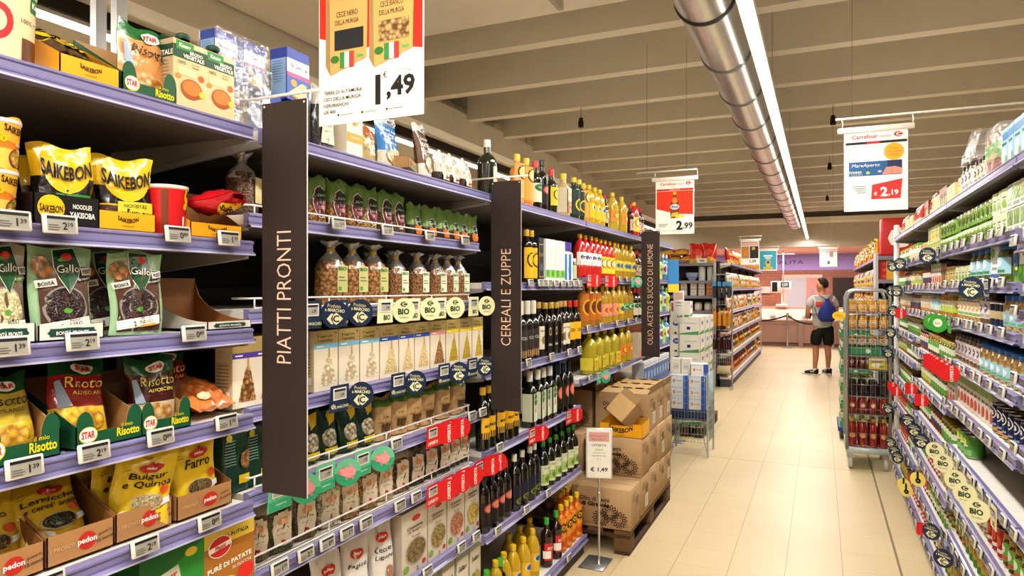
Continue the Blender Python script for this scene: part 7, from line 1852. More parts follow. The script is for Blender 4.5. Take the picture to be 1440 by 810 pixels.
# stacked white paper cartons
def wbox(mb, sf, w, h):
    mb.poly(sf, [(-.35 * w, .02 * h), (w * .48, .02 * h), (w * .48, h * .22), (.0, h * .12)], pk('4f9a5a'), .0006); mb.disc(sf, -.28 * w, h * .66, w * .12, h * .17, pk('2f4fa8'), .0008, 8, 1); mb.text(sf, '24h', -.28 * w, h * .66, h * .1, INKW, .0014)
    for k in range(4):
        aa = PI / 4 + k * PI / 2; mb.disc(sf, .14 * w + .035 * w * math.cos(aa), h * .38 + .05 * h * math.sin(aa), w * .04, h * .055, pk('2f4fa8'), .0008, 8, 1)
    mb.rect(sf, -.02 * w, h * .64, .42 * w, h * .67, ink('9aa0a8'), .0008); mb.disc(sf, -.3 * w, h * .1, w * .05, h * .06, ink('2a2a2c'), .0008, 8, 1)


def wside(mb, sf, d, h):
    mb.poly(sf, [(-d * .48, .02 * h), (d * .48, .02 * h), (d * .48, h * .25), (-d * .48, h * .1)], pk('4f9a5a'), .0006); mb.rect(sf, -d * .4, 0, -d * .34, h, pk('a8506a'), .0008); mb.rect(sf, .0, h * .55, d * .3, h * .75, ink('5a6aa0'), .0008)


e = em('wooden_pallet'); e.location = (-1.36, 8.10, 0)
for i in range(5): ob('deck_board', MB().box(-.20 + .088 * i, -.14 + .088 * i, -.55, .55, .10, .12, WOOD), e)
for x in (-.17, 0, .17): ob('runner', MB().box(x - .04, x + .04, -.55, .55, 0, .10, WOOD2), e)
tag(e, 'low wooden pallet under the white paper cartons', 'pallet')
for l in range(6):
    for iy in range(3):
        put(carton('paper', .32, .315, .195, 'dcd9cf', wbox, None, None, 'paper_carton', wside), (-1.355 + random.uniform(-.008, .008), 7.76 + .325 * iy, .122 + .1965 * l), 0, 'white carton with blue badge and green foot, %s layer, %s in depth' % (nth(l), nth(iy)), 'carton', 'white paper cartons')
put(carton('paper2', .20, .25, .17, 'dcd9cf', lambda L, sf, w, h: (L.rect(sf, -.45 * w, h * .35, -.1 * w, h * .9, pk('8a5a6a'), .0006), L.rect(sf, -.4 * w, h * .7, -.15 * w, h * .88, pk('c94a8a'), .001), L.rect(sf, -w * .2, .0, w / 2, h * .12, pk('4f9a5a'), .0008)), None, None, 'paper_carton', wside), (-1.42, 7.76, 1.302), 0, 'small white carton with a dark picture on top of the white stack', 'carton')
e = em('price_stand'); e.location = (-1.36, 7.27, 0)
ob('base_plate', MB().rbox(-.06, .06, -.08, .08, 0, .008, .003, GREYM, 1), e); ob('pole', MB().lathe([(.008, .008), (.008, 1.25), (0, 1.25)], SS, 10), e)
pm = MB().rbox(-.055, .055, -.006, .006, 1.25, 1.59, .003, m_('d9d6d0', .4), 1); sf = flat(-.006); pm.rect(sf, -.045, 1.50, .045, 1.57, pk('d9b5b0'), .0008); pm.text(sf, '2,49', .01, 1.32, .03, INKB, .001, bold=.02); pm.rect(sf, -.03, 1.46, .03, 1.47, ink('7a7875'), .0008); pm.rect(sf, -.03, 1.43, .03, 1.438, ink('7a7875'), .0008); ob('price_panel', pm, e)
tag(e, 'tall slim price stand beside the stack of white paper cartons', 'sign stand')

# ------------------------------------------------------------------ end cap and snack gondola
GX, GY = -1.31, 11.5
e = em('end_cap_shelf'); e.location = (-2.05, 11.75, 0); GS = m_('7f7d88', .45); GD = m_('3a3a44', .55)
ob('back_panel', MB().box(-.62, .48, .22, .25, 0, 2.06, GD), e)
for x in (-.62, .455): ob('upright', MB().box(x, x + .03, -.22, .25, 0, 2.06, m_('b5b3b8', .45)), e)
EC = (2.03, 1.74, 1.49, 1.24, .98, .70, .40, .12)
for z in EC: sh = ob('shelf', MB().box(-.59, .455, -.22, .22, z - .03, z, m_('c9c6c2', .5)), e); ob('price_rail', MB().box(-.59, .455, -.232, -.22, z - .045, z + .003, GS), sh)
tag(e, 'grey end cap shelving with bowls and boxes facing the front of the shop', 'shelves')
EY = 11.66


def endcap(p, xs, z, what, cat, group, y=EY, rz=0.):
    for i, x in enumerate(xs): put(p, (x, y, z), rz, what + (', %s from the aisle' % nth(len(xs) - 1 - i) if len(xs) > 1 else ''), cat, group)


bowl = lambda k, c: PR.setdefault(('bowl', k), ob('bowl', MB().lathe([(0, 0), (.05, 0), (.055, .01), (.10, .07), (.105, .13), (.108, .135), (.103, .135), (.09, .07), (.0, .02)], m_(c, .25, coat=.6), 24)))
put(bowl('b', '8a9ac0'), (-1.96, EY, 1.74), 0, 'large pale blue bowl on the end cap under the red bags', 'bowl'); put(bowl('r', '7a2a2e'), (-2.26, EY, 1.74), 0, 'large dark red bowl on the end cap under the red bags', 'bowl')
va = ob('vase', MB().lathe([(0, 0), (.05, 0), (.055, .02), (.06, .235), (.062, .235), (.057, .233), (.05, .03), (0, .02)], m_('c9cdc9', .08, coat=.8), 20)); endcap(va, (-1.80, -1.66), 1.74, 'tall ribbed glass vase on the end cap', 'vase', 'glass vases')
fig = lambda k, c1, c2: carton(k, .105, .10, .105, c1, lambda L, sf, w, h: (L.rect(sf, -w * .4, h * .15, w * .4, h * .85, pk(c2), .0006), L.disc(sf, 0, h * .5, w * .2, h * .2, pk(c1), .001, 12, 1)), None, None, 'gift_box')
for l in range(2):
    for i, (x, k) in enumerate(((-2.22, 'o'), (-2.09, 'g'), (-1.93, 'g'), (-1.80, 'g'), (-1.67, 'o'))):
        put(fig('fig' + k, {'o': 'c8753a', 'g': 'b5b0a6'}[k], {'o': 'd9a070', 'g': 'd3cec4'}[k]), (x, EY, 1.492 + .107 * l), 0, 'small %s boxed candle on the end cap, %s layer, %s from the aisle' % ({'o': 'orange', 'g': 'grey'}[k], ('lower', 'upper')[l], nth(4 - i)), 'box', 'boxed candles on the end cap')
endcap(jar('ecj', .06, .15, 'b9b5a5', '6a6558', 'd9d5c8', None), (-2.02, -1.86, -1.70), 1.24, 'wide glass storage jar on the end cap', 'jar', 'storage jars')
endcap(carton('ecb', .20, .16, .10, '3f7fa0', lambda L, sf, w, h: L.rect(sf, -w / 2, h * .3, w / 2, h * .6, pk('b9d3dc'), .0006), None, None, 'storage_box'), (-2.28,), 1.24, 'teal storage box on the end cap beside the jars', 'box', None)
endcap(carton('ecp', .22, .16, .08, 'c29a98', None, None, None, 'storage_box'), (-1.74,), .98, 'pinkish low box on the end cap', 'box', None)
RBG = gl('c02a1e')
rb = bag('chips', .24, .33, .10, bands((.05, gl('d9a83a')), (9, RBG)), lambda mb, sf, w, h: (mb.disc(sf, 0, h * .55, w * .3, h * .16, pk('d9462a'), .0012, 14, 3), mb.disc(sf, .1 * w, h * .2, w * .25, h * .10, pk('e0b04a'), .0014, 14, 3)), 'pillow', None, 3, 2.5, 'snack_bag')
for i, (x, rx_, dz_) in enumerate(((-2.48, -1.35, .06), (-2.25, -1.4, .06), (-2.02, -1.35, .06), (-2.37, -1.4, .17), (-2.13, -1.4, .17), (-1.87, -.2, 0), (-1.68, -.15, 0))):
    put(rb, (x, 11.62, 2.03 + dz_), .1 * (i % 3), 'red snack bag heaped on top of the end cap, %s' % nth(i), 'snack bag', 'red snack bags', rx=rx_)
put(carton('ecsign', .16, .01, .075, 'd9d6d0', lambda L, sf, w, h: (L.text(sf, '-50%', 0, h * .5, h * .45, INKB, .001, bold=.03)), None, None, 'price_sign'), (-1.78, 11.512, 2.032), 0, 'small white price card under the red bags on the end cap', 'sign')
# wire end rack
e = em('wire_display_rack'); e.location = (-1.44, 11.42, 0)
g = MB(); g.tube([(-.15, 0, .05), (-.15, 0, 1.80), (-.12, 0, 1.84), (.12, 0, 1.84), (.15, 0, 1.80), (.15, 0, .05)], .012, STEEL, 8); ob('frame', g, e)
for z in (1.40, 1.0, .62): g = MB(); wgrid(g, (-.15, 0, z - .05), (.30, 0, 0), (0, 0, .06), 6, 2, .003); wgrid(g, (-.15, 0, z - .05), (.30, 0, 0), (0, -.12, 0), 6, 2, .003); ob('wire_basket', g, e)
g = MB(); wgrid(g, (-.15, -.13, .25), (.30, 0, 0), (0, 0, .32), 10, 5, .003); wgrid(g, (-.15, -.13, .25), (.30, 0, 0), (0, .12, 0), 10, 4, .003); ob('wire_basket', g, e)
for x in (-.15, .15): ob('foot', MB().box(x - .015, x + .015, -.18, .10, 0, .05, STEEL), e)
tag(e, 'chrome wire display rack at the corner of the end cap', 'display rack')
hk = carton('tool', .055, .03, .26, '1d2024', lambda L, sf, w, h: (L.rect(sf, -w / 2, h * .72, w / 2, h, pk('3f8fc4'), .0006), L.rect(sf, -w * .15, h * .1, w * .15, h * .6, pk('4a4a4e'), .001)), None, None, 'kitchen_tool')
for i in range(4): put(hk, (-1.555 + .075 * i, 11.35, 1.46), 0, 'black kitchen tool with blue card on the wire rack, %s from the aisle' % nth(3 - i), 'kitchen tool', 'carded kitchen tools')
for i in range(4): put(bottle('ambr', .033, .28, 'c2862a', 'a9641c', .7, .014, .03), (-1.555 + .075 * i, 11.355, 1.012), 0, 'amber bottle in the wire rack, %s from the aisle' % nth(3 - i), 'bottle', 'amber bottles in the wire rack')
for i in range(4): put(bottle('darkr', .033, .25, '3a1a1c', 'b5282a', .6, .012, .03), (-1.555 + .075 * i, 11.355, .632), 0, 'dark red bottle in the wire rack, %s from the aisle' % nth(3 - i), 'bottle', 'dark red bottles in the wire rack')
pt = bag('potato', .22, .15, .10, m_('cbb894', .6, bump=.4), None, 'pillow', None, 2, 2., 'produce_bag'); put(pt, (-1.42, 11.36, .26), 0, 'pale produce bag lying in the lowest wire basket', 'bag', rx=-.9)

SN = [2.03, 1.62, 1.25, .90, .55, .16]
KB = {}


def snack(k):
    c1, c2, c3 = k
    return bag(('snk',) + k, .168, .25, .08, bands((.06, gl(c2)), (.17, gl(c1)), (9, gl(c3))), lambda mb, sf, w, h: (mb.disc(sf, 0, h * .6, w * .3, h * .12, pk(c2), .0012, 12, 2), mb.disc(sf, .05 * w, h * .22, w * .3, h * .12, pk('e0b85a'), .0014, 12, 2)), 'pillow', None, 5, 1.6, 'snack_bag')


PAL = [('c0281e', 'e0b04a', 'a01f1a'), ('e0b42c', 'c0391e', 'e0c04a'), ('3f8a3a', 'e0d04a', '2f6a2c'), ('dcd6c8', 'c96a3a', 'e3dfd6'), ('d9742a', 'f0d890', 'c9541e'), ('c9c4ba', '7a9a4a', 'd6d0c4'), ('7a2a5a', 'e0b04a', '5a1c44'), ('2f5fa8', 'e0e0d8', '24467f')]
SHN = ['top', 'second', 'third', 'fourth', 'fifth', 'bottom']
for bi, (ya_, yb_) in enumerate(((11.62, 13.18), (13.2, 14.76), (14.78, 16.34), (16.36, 17.9))):
    bay('%s snack shelving bay beyond the wire rack, counted from near end' % nth(bi), 1, ya_, yb_, -1.54, [(z, GX, .0) for z in SN], 2.06, group='snack shelving bays')
    for l, z in enumerate(SN):
        for i in range(8):
            k = PAL[rnd.choice((1, 5, 3, 3, 5, 0) if l == 1 else (3, 2, 4, 5, 0, 1, 7) if l < 4 else (0, 2, 0, 6, 7, 2, 1))]
            if l == 0: k = PAL[0] if bi < 1 or i % 3 else PAL[1]
            put(snack(k), (GX - .075, ya_ + .10 + .19 * i, z), LG + random.uniform(-.06, .06), 'snack bag, %s shelf of the %s snack bay, %s from near end' % (SHN[l], nth(bi), nth(i)), 'snack bag', 'bags in the snack bays', rx=-.12)

# ------------------------------------------------------------------ roll cage
e = em('roll_cage'); x0, x1, y0, y1 = .215, .555, 6.80, 7.40; e.location = (.385, 7.10, 0); a, b = .17, .30; SG = m_('a9afb2', .35, metal=.8)
ob('base_frame', MB().rbox(-a - .01, a + .01, -b - .01, b + .01, .15, .20, .006, m_('b5c4c4', .4, metal=.3), 1), e)
for sx in (-1, 1):
    for sy in (-1, 1):
        w_ = MB().lathe([(0, -.016), (.05, -.016), (.055, -.010), (.055, .010), (.05, .016), (0, .016)], m_('b9bcb9', .4), 18); w_.v = [(z, y, x) for x, y, z in w_.v]
        ww = ob('wheel', w_, e); ww.location = (sx * (a - .03), sy * (b - .06), .056)
        ob('fork', MB().box(sx * (a - .03) - .024, sx * (a - .03) + .024, sy * (b - .06) - .02, sy * (b - .06) + .02, .105, .152, SG), ww).location = (0, 0, 0)
        KIDS[ww.name][-1].location = (-(sx * (a - .03)), -(sy * (b - .06)), -.056)
for sy in (-1, 1):
    f = MB().tube([(-a, sy * b, .18), (-a, sy * b, 1.53), (-a + .02, sy * b, 1.58), (-a + .06, sy * b, 1.60), (a - .06, sy * b, 1.60), (a - .02, sy * b, 1.58), (a, sy * b, 1.53), (a, sy * b, .18)], .015, SG, 8); ob('hoop_frame', f, e)
    g = MB(); wgrid(g, (-a, sy * b, .22), (2 * a, 0, 0), (0, 0, 1.30), 9, 12, .0024, SG); ob('wire_gate', g, e)
g = MB(); wgrid(g, (-a, -b, .22), (0, 2 * b, 0), (0, 0, 1.30), 8, 6, .0024, SG); ob('side_grid', g, e)
CSH = [.20, .50, .66, .90, 1.02, 1.26, 1.40]
for z in CSH[1:]: ob('cage_shelf', MB().box(-a + .004, a - .004, -b + .01, b - .01, z - .012, z - .002, m_('8a9090', .45, metal=.5)), e)
tag(e, 'galvanised roll cage on castors filled with jars and bottles beside the preserves', 'roll cage')
cols = [-.125, -.042, .042, .125]


def cage(p, z, what, cat, group, deep=2, y00=6.865, dy=.10, cs=cols):
    for j in range(deep):
        for i, x in enumerate(cs): put(p, (.385 + x, y00 + dy * j, z), 0, what + ', %s file, %s from the shelves' % (('front', 'second', 'third')[j], nth(len(cs) - 1 - i)), cat, group)


hj = jar('honey', .038, .112, m_('d98f1e', .12, coat=.8), 'c9a23a', 'dfc07a', two('e0a83a', 'c97a2a'), lz=(.15, .65)); cage(hj, 1.40, 'amber jar with gold lid on the cage top shelf', 'jar', 'amber jars in the cage')
cage(hj, 1.26, 'amber jar with gold lid on the second cage shelf', 'jar', 'amber jars in the cage')
put(carton('gtray', .32, .40, .07, '3f8a5a', lambda L, sf, w, h: L.disc(sf, 0, h * .5, h * .3, h * .3, pk('dfe6cf'), .001, 12, 1), None, None, 'jar_tray'), (.385, 7.06, 1.02), 0, 'green cardboard tray in the middle of the roll cage', 'tray')
cage(jar('gt', .036, .10, MIXV, 'c9a23a', 'd9d6c0', two('c94a2a', '6fa54a')), 1.093, 'small jar standing in the green cage tray', 'jar', 'small jars in the green tray', 1, 6.92)
put(carton('yelpk', .14, .10, .10, 'e0c23a', pc('e6e0d0', 'd9d4c4'), None, None, 'dry_goods_carton'), (.46, 6.86, .90 + .002), 0, 'yellow and white packet in the roll cage', 'packet')
rc = jar('rc', .036, .10, TOM, 'b5282a', '7a1f1c', two('d9c9a8', 'c2352c'))
cage(rc, .90, 'red-lidded red jar amid the cage', 'jar', 'red jars in the cage', 1, 6.94, .1, cols[:2] + cols[3:])
cage(jar('dk', .038, .13, m_('2a1618', .15, coat=.8), '1f1c1e', '3a2a30', None), .66, 'dark jar with black lid in the cage', 'jar', 'dark jars in the cage', 2)
cage(jar('bt', .037, .14, TOM, 'c2282a', 'a8352a', two('e0c9a0', '6a1c18')), .50, 'tomato jar with red lid low in the cage', 'jar', 'tomato jars in the cage', 2)
cage(bottle('pas', .036, .255, 'a5281c', 'c9b23a', .66, .018, .025, '8f1f1a', oval(['c9522e', 'e0b070'], .25, .7, .5), lz=(.2, .6)), .20, 'tomato sauce bottle at the bottom of the cage', 'bottle', 'sauce bottles in the cage', 3, 6.865, .11)
lb = MB(); n = 18; lb.add([(.055 * math.cos(2 * PI * i / n), -.001, .05 + .04 * math.sin(2 * PI * i / n)) for i in range(n)], [tuple(range(n))], pk('ecc81c')); lb.add([(.055 * math.cos(2 * PI * i / n), .001, .05 + .04 * math.sin(2 * PI * i / n)) for i in range(n)], [tuple(range(n))[::-1]], pk('ecc81c')); lb.text(flat(-.001), 'OFFERTA', 0, .05, .02, pk('b5482a'), .001, w=.07, rot=-.15)
lb.box(-.004, .07, .001, .004, .045, .052, SG); put(ob('hanging_round_sign', lb), (.15, 6.79, 1.32), 0, 'yellow oval card clipped to the near corner of the roll cage', 'sign')
# stacked green trays of jars behind the cage
for l in range(6):
    put(carton('gtray2', .30, .60, .055, '3f8a5a', lambda L, sf, w, h: L.disc(sf, 0, h * .5, h * .3, h * .3, pk('dfe6cf'), .001, 12, 1), None, None, 'jar_tray'), (.34, 8.4, .14 + .19 * l), 0, 'green cardboard jar tray stacked behind the roll cage, %s from the floor' % nth(l), 'tray', 'stacked green jar trays')
    for i, x in enumerate((-.10, 0., .10)):
        for j in range(3): put(jar1('gtj', .042, .128, g_('8a8a4a', '4a4a20', 70, rough=.2), 'c9b86a', 'd6d3c4', 'b9c09a'), (.34 + x, 8.4 + (-.22, 0, .22)[j], .14 + .19 * l + .057), 0, 'jar in the stacked green trays behind the roll cage, %s layer, %s of nine' % (nth(l), nth(i * 3 + j)), 'jar', 'jars in the stacked green trays')
e = em('plastic_dolly'); e.location = (.34, 8.4, 0); ob('deck', MB().rbox(-.17, .17, -.32, .32, .09, .139, .01, m_('27418a', .5)), e)
for sx in (-1, 1):
    for sy in (-1, 1):
        w_ = MB().lathe([(0, -.015), (.045, -.015), (.045, .015), (0, .015)], DARK, 14); w_.v = [(z, y, x) for x, y, z in w_.v]; ob('wheel', w_, e).location = (sx * .12, sy * .25, .046)
tag(e, 'blue wheeled dolly under the stacked green trays', 'dolly')

# ------------------------------------------------------------------ gondola beyond, on the preserves side
for bi, (ya_, yb_) in enumerate(((9.7, 11.2), (11.22, 12.7), (12.72, 14.2), (14.22, 15.7))):
    bay('%s far shelving bay beyond the roll cage, counted from near end' % nth(bi), -1, ya_, yb_, 1.20, [(z, .60, 0) for z in (2.0, 1.62, 1.28, .95, .6, .16)], 2.04, group='far shelving bays')
    for l, z in enumerate((2.0, 1.62, 1.28, .95)):
        for i in range(8):
            k = ('talljuice', 'wok', 'friol', 'seed', 'ponti', 'yel')[(i + l + bi) % 6] if l != 1 else None
            p = B(k) if k else snack(PAL[(i + bi) % 8])
            put(p, (.66, ya_ + .12 + .178 * i, z), RG, '%s, %s shelf of the %s far bay, %s from near end' % ('bottle' if k else 'upright packet', SHN[l], nth(bi), nth(i)), 'bottle' if k else 'packet', 'goods in the far bays')
e = em('end_cap_shelf'); e.location = (.92, 9.45, 0)
ob('back_panel', MB().box(-.32, .35, .17, .20, 0, 2.04, GD), e)
for x in (-.32, .32): ob('upright', MB().box(x, x + .03, -.2, .2, 0, 2.04, m_('b5b3b8', .45)), e)
for z in (2.0, 1.72, 1.46, 1.1, .7, .2): sh = ob('shelf', MB().box(-.29, .32, -.2, .17, z - .03, z, m_('9a98a0', .5)), e); ob('price_rail', MB().box(-.29, .32, -.212, -.2, z - .045, z + .003, GS), sh)
tag(e, 'grey end cap shelving behind the roll cage, below the red box', 'shelves')
rx = MB(); rx.rbox(-.28, .28, -.12, .12, 0, .46, .03, pk('c22a28'), 3); rx.text(flat(-.12), 'C', -.10, .22, .24, INKW, .001, bold=.05)
put(ob('display_box', rx), (.94, 9.42, 2.0), 0, 'big red display box with a white letter on the end cap behind the cage', 'box')
for l in range(3):
    for i in range(3): put(carton('redyel', .19, .22, .075, 'b52a22', lambda L, sf, w, h: (L.rect(sf, -.1 * w, 0, w / 2, h, pk('d9a83a'), .0006), L.disc(sf, -.2 * w, h * .5, w * .12, h * .3, pk('d9462a'), .001, 10, 1)), None, None, 'snack_box'), (.735 + .197 * i, 9.40, 1.722 + .076 * l), 0, 'red and yellow flat box on the end cap, %s layer, %s from the aisle' % (nth(l), nth(i)), 'box', 'red and yellow boxes')
for i in range(5): put(bottle('colab', .045, .215, '2a1512', 'b5282a', .55, .016, .025, '3a1a18', None, lz=(.3, .5)), (.70 + .11 * i, 9.40, 1.462 if False else 1.46), 0, 'dark bottle with red cap on the end cap, %s from the aisle' % nth(i), 'bottle', 'dark bottles on the end cap')

# ------------------------------------------------------------------ fish counter at the back
e = em('service_counter'); e.location = (-.9, 21.2, 0); CW = m_('c9a898', .4); ICE = m_('c9a699', .4, bump=.3, scale=20)
ob('counter_front', MB().box(-2.6, 1.75, -.7, -.62, .10, .62, m_('b58f84', .35)), e); ob('plinth', MB().box(-2.6, 1.75, -.66, .6, 0, .10, m_('8a6f68', .5)), e)
ob('sloped_bed', MB().prism([(-.72, .62), (-.72, .70), (.55, 1.02), (.55, .62)], 'x', -2.6, 1.75, ICE), e)
ob('counter_ledge', MB().box(-2.6, 1.75, -.80, -.60, .70, .74, m_('c9b0a2', .3, metal=.3)), e)
ob('service_top', MB().box(-2.6, 1.75, .50, .75, 1.0, 1.06, CW), e)
for x in (-2.2, -.9, .4, 1.4): ob('leg', MB().box(x - .06, x + .06, -.78, -.70, 0, .70, m_('a98f84', .4)), e)
tag(e, 'pink-lit fish counter with a sloped bed of ice at the back of the shop', 'counter')
rnd = random.Random(5)
for i in range(9):
    pcx = -2.9 + .42 * i; c = carton('ptag', .16, .01, .12, 'ecdcd4', lambda L, sf, w, h: L.text(sf, '9,75', 0, h * .45, h * .4, INKB, .001, bold=.03), None, None, 'price_card')
    put(c, (pcx, 20.43, .7415), 0, 'white price card on the fish counter, %s from the snack side' % nth(i), 'price card', 'price cards on the counter')
e = em('weighing_scale'); e.location = (-1.05, 21.75, 1.06); ob('pole', MB().lathe([(.02, 0), (.02, .52), (0, .52)], WHITE, 10), e); ob('scale_body', MB().rbox(-.16, .16, -.14, .14, 0, .08, .01, m_('dcd3cc', .4), 1), e)
m = MB().rbox(-.30, .26, -.05, .05, .42, .76, .01, m_('e0dcd8', .4), 1); m.rect(flat(-.05), -.03, .58, .20, .74, INKB, .001); m.rect(flat(-.05), .0, .61, .17, .71, m_('9ab5b5', .3), .002); m.rect(flat(-.05), -.27, .45, -.12, .74, INKB, .001); ob('display_screen', m, e)
tag(e, 'white counter scale with a raised screen behind the shopper', 'scale')
e = em('hanging_sign_board'); e.location = (-2.0, 23.93, 1.45); m = MB().box(-.5, .5, -.02, .0, 0, .22, m_('e0c4ba', .4)); m.text(flat(-.02), 'PESCHERIA', .1, .12, .06, ink('6a4a5a'), .001); ob('board', m, e); tag(e, 'pale board on the brick wall above the fish counter', 'sign')
for i, x in enumerate((-1.6, .2)):
    e = em('ceiling_spot_lamp'); e.location = (x, 22.5, 2.45); ob('lamp_head', MB().lathe([(0, 0), (.07, .01), (.08, .12), (.04, .2), (0, .2)], WHITE, 14), e); ob('bulb', MB().lathe([(0, -.004), (.055, -.002), (.055, .004)], m_('fff0e0', .4, emit=12.), 14), e); ob('stem', MB().tube([(0, 0, .2), (0, 0, .27)], .012, WHITE), e)
    tag(e, 'small white spot lamp under the low ceiling, %s' % ('near the lettering' if i == 0 else 'above the dark doorway'), 'lamp')
ob_ = MB().tube([(0, 0, 0), (0, 0, 1.5)], .014, STEEL, 8); ob_.rbox(-.3, .3, -.01, .01, 1.38, 1.40, .003, STEEL, 1)
o = put(ob('hanging_scale_rod', ob_), (-1.0, 21.6, 1.22), 0, 'thin steel rod hanging from the low ceiling over the counter', 'rod')
for i, x in enumerate((-.82, .30)):
    e = em('queue_post'); e.location = (x, 19.9, 0); ob('base_disc', MB().lathe([(0, 0), (.16, 0), (.16, .015), (.03, .03), (0, .03)], SS, 18), e); ob('pole', MB().lathe([(.025, .03), (.025, .88), (.032, .89), (.032, .95), (0, .95)], SS, 12), e); tag(e, 'steel queue post before the fish counter, %s' % ('beyond the snack shelves' if i == 0 else 'behind the shopper'), 'queue post', None)
def sag(a, b, s): return [(a[0] + (b[0] - a[0]) * t, a[1] + (b[1] - a[1]) * t, a[2] + (b[2] - a[2]) * t - s * 4 * t * (1 - t)) for t in lsp(0, 1, 12)]
tag(ob('queue_rope', MB().tube(sag((-.82, 19.9, .88), (.30, 19.9, .88), .22), .02, m_('17171f', .7), 8)), 'black sagging queue rope behind the shopper', 'rope')
tag(ob('queue_rope', MB().tube(sag((-1.75, 20.1, .70), (-.82, 19.9, .88), .05), .02, m_('17171f', .7), 8)), 'black queue rope running to the fish counter', 'rope')
e = em('tall_display_rack'); e.location = (-1.75, 19.2, 0)
for x in (-.3, .3):
    for y in (-.2, .2): ob('post', MB().tube([(x, y, 0), (x, y, 1.75)], .012, STEEL, 6), e)
for z in (.2, .55, .9, 1.25, 1.6): g = MB(); wgrid(g, (-.3, -.2, z), (.6, 0, 0), (0, .4, 0), 8, 5, .004); ob('wire_shelf', g, e)
tag(e, 'chrome wire rack with five shelves past the snack shelves', 'display rack')
for l, z in enumerate((.205, .555, .905, 1.255)):
    for i in range(3): put(bag('breadb', .17, .2, .12, m_('a98a5a', .5, bump=.3), None, 'pillow', None, 4, 2., 'bread_bag'), (-1.95 + .2 * i, 19.15, z), 0, 'bag of bread on the chrome rack, %s shelf from the floor, %s across' % (nth(l), nth(i)), 'bread bag', 'bread bags on the chrome rack')

tag(ob('shelf_end_post', MB().rbox(.575, .615, 6.685, 6.725, .0, 2.16, .006, m_('e6e3de', .4), 1)), 'white upright post at the far end of the preserves side beside the roll cage', 'post')
# ------------------------------------------------------------------ the shopper
def skinned(verts, edges, radii, mat, sub=2, root=0):
    me = bpy.data.meshes.new('sk'); me.from_pydata(verts, edges, []); o = bpy.data.objects.new('sk', me); COL.objects.link(o)
    o.modifiers.new('s', 'SKIN')
    if not me.skin_vertices: 
        bpy.context.view_layer.objects.active = o; bpy.ops.mesh.customdata_skin_add()
    sv = me.skin_vertices[0].data
    for i, r in enumerate(radii): sv[i].radius = r if isinstance(r, tuple) else (r, r); sv[i].use_root = (i == root)
    s = o.modifiers.new('d', 'SUBSURF'); s.levels = sub; s.render_levels = sub
    dg = bpy.context.evaluated_depsgraph_get(); ev = o.evaluated_get(dg); m2 = bpy.data.meshes.new_from_object(ev)
    vs = [tuple(v.co) for v in m2.vertices]; fs = [tuple(p.vertices) for p in m2.polygons]
    bpy.data.objects.remove(o); bpy.data.meshes.remove(me); bpy.data.meshes.remove(m2)
    mb = MB(); mb.add(vs, fs, mat, True)
    return mb


SKIN = m_('b98263', .55); SHIRT = m_('b3b2ad', .8, bump=.15); SHORT = m_('121214', .8); HAIR = m_('1d1613', .7, bump=.5, scale=80)
man = em('person'); man.location = (.03, 14.0, 0); man.rotation_euler = (0, 0, .28)
V, E_, R = [], [], []


def chain(pts, rad, start=None):
    prev = start
    for p, r in zip(pts, rad):
        V.append(p); R.append(r); i = len(V) - 1
        if prev is not None: E_.append((prev, i))
        prev = i
    return prev


hd = 1.05                                                 # the head is turned to the shopper's left
fx, fy = -math.sin(hd), math.cos(hd)
def hp(f, s, z): return (fx * f + fy * s, .02 + fy * f - fx * s, z)     # f forward of the face, s to its right
chain([(0, 0, .95)], [(.125, .085)])
c = chain([(0, -.01, 1.10), (0, .0, 1.28), (0, .0, 1.42)], [(.14, .10), (.165, .11), (.12, .085)], 0)
n = chain([(0, .01, 1.50), (0, .02, 1.55)], [.064, .062], c)
h1 = chain([hp(.02, 0, 1.60)], [(.075, .082)], n); h2 = chain([hp(.012, 0, 1.67), hp(.0, 0, 1.735), hp(-.005, 0, 1.775)], [(.086, .098), (.086, .096), (.05, .055)], h1)
chain([hp(.085, 0, 1.655), hp(.108, 0, 1.645)], [.018, .012], h1 + 1)              # nose
for s in (-1, 1): chain([hp(-.01, s * .078, 1.665), hp(-.022, s * .094, 1.672)], [(.012, .02), (.008, .024)], h1 + 1)   # ears
# arms: the near one bent forward holding a phone, the other hidden in front of the chest
la = chain([(-.16, .0, 1.42), (-.215, -.01, 1.37), (-.255, -.02, 1.24), (-.27, -.01, 1.10), (-.235, .11, 1.07), (-.19, .22, 1.075), (-.175, .26, 1.08)], [.07, .056, .048, .042, .042, .031, .030], c)
ra = chain([(.16, .0, 1.42), (.215, .0, 1.37), (.25, .02, 1.24), (.25, .05, 1.10), (.19, .16, 1.09), (.10, .245, 1.11), (.075, .275, 1.115)], [.07, .056, .048, .042, .042, .031, .030], c)
for e0, px, sx in ((la, -.175, 1), (ra, .075, -1)):
    z = 1.08 if sx > 0 else 1.115; y = .26 if sx > 0 else .275
    pm_ = chain([(px + .01 * sx, y + .045, z + .005)], [(.036, .018)], e0)
    for k, ln in enumerate((.055, .064, .060, .046)):
        o_ = (k - 1.5) * .018
        chain([(px + .012 * sx, y + .085, z + .004 + o_), (px + (.03) * sx, y + .085 + ln * .5, z + .004 + o_), (px + .05 * sx, y + .085 + ln * .75, z + .004 + o_)], [.0095, .0085, .0075], pm_)
    chain([(px - .002 * sx, y + .03, z + .035), (px + .022 * sx, y + .07, z + .052), (px + .034 * sx, y + .095, z + .05)], [.012, .010, .0085], pm_)
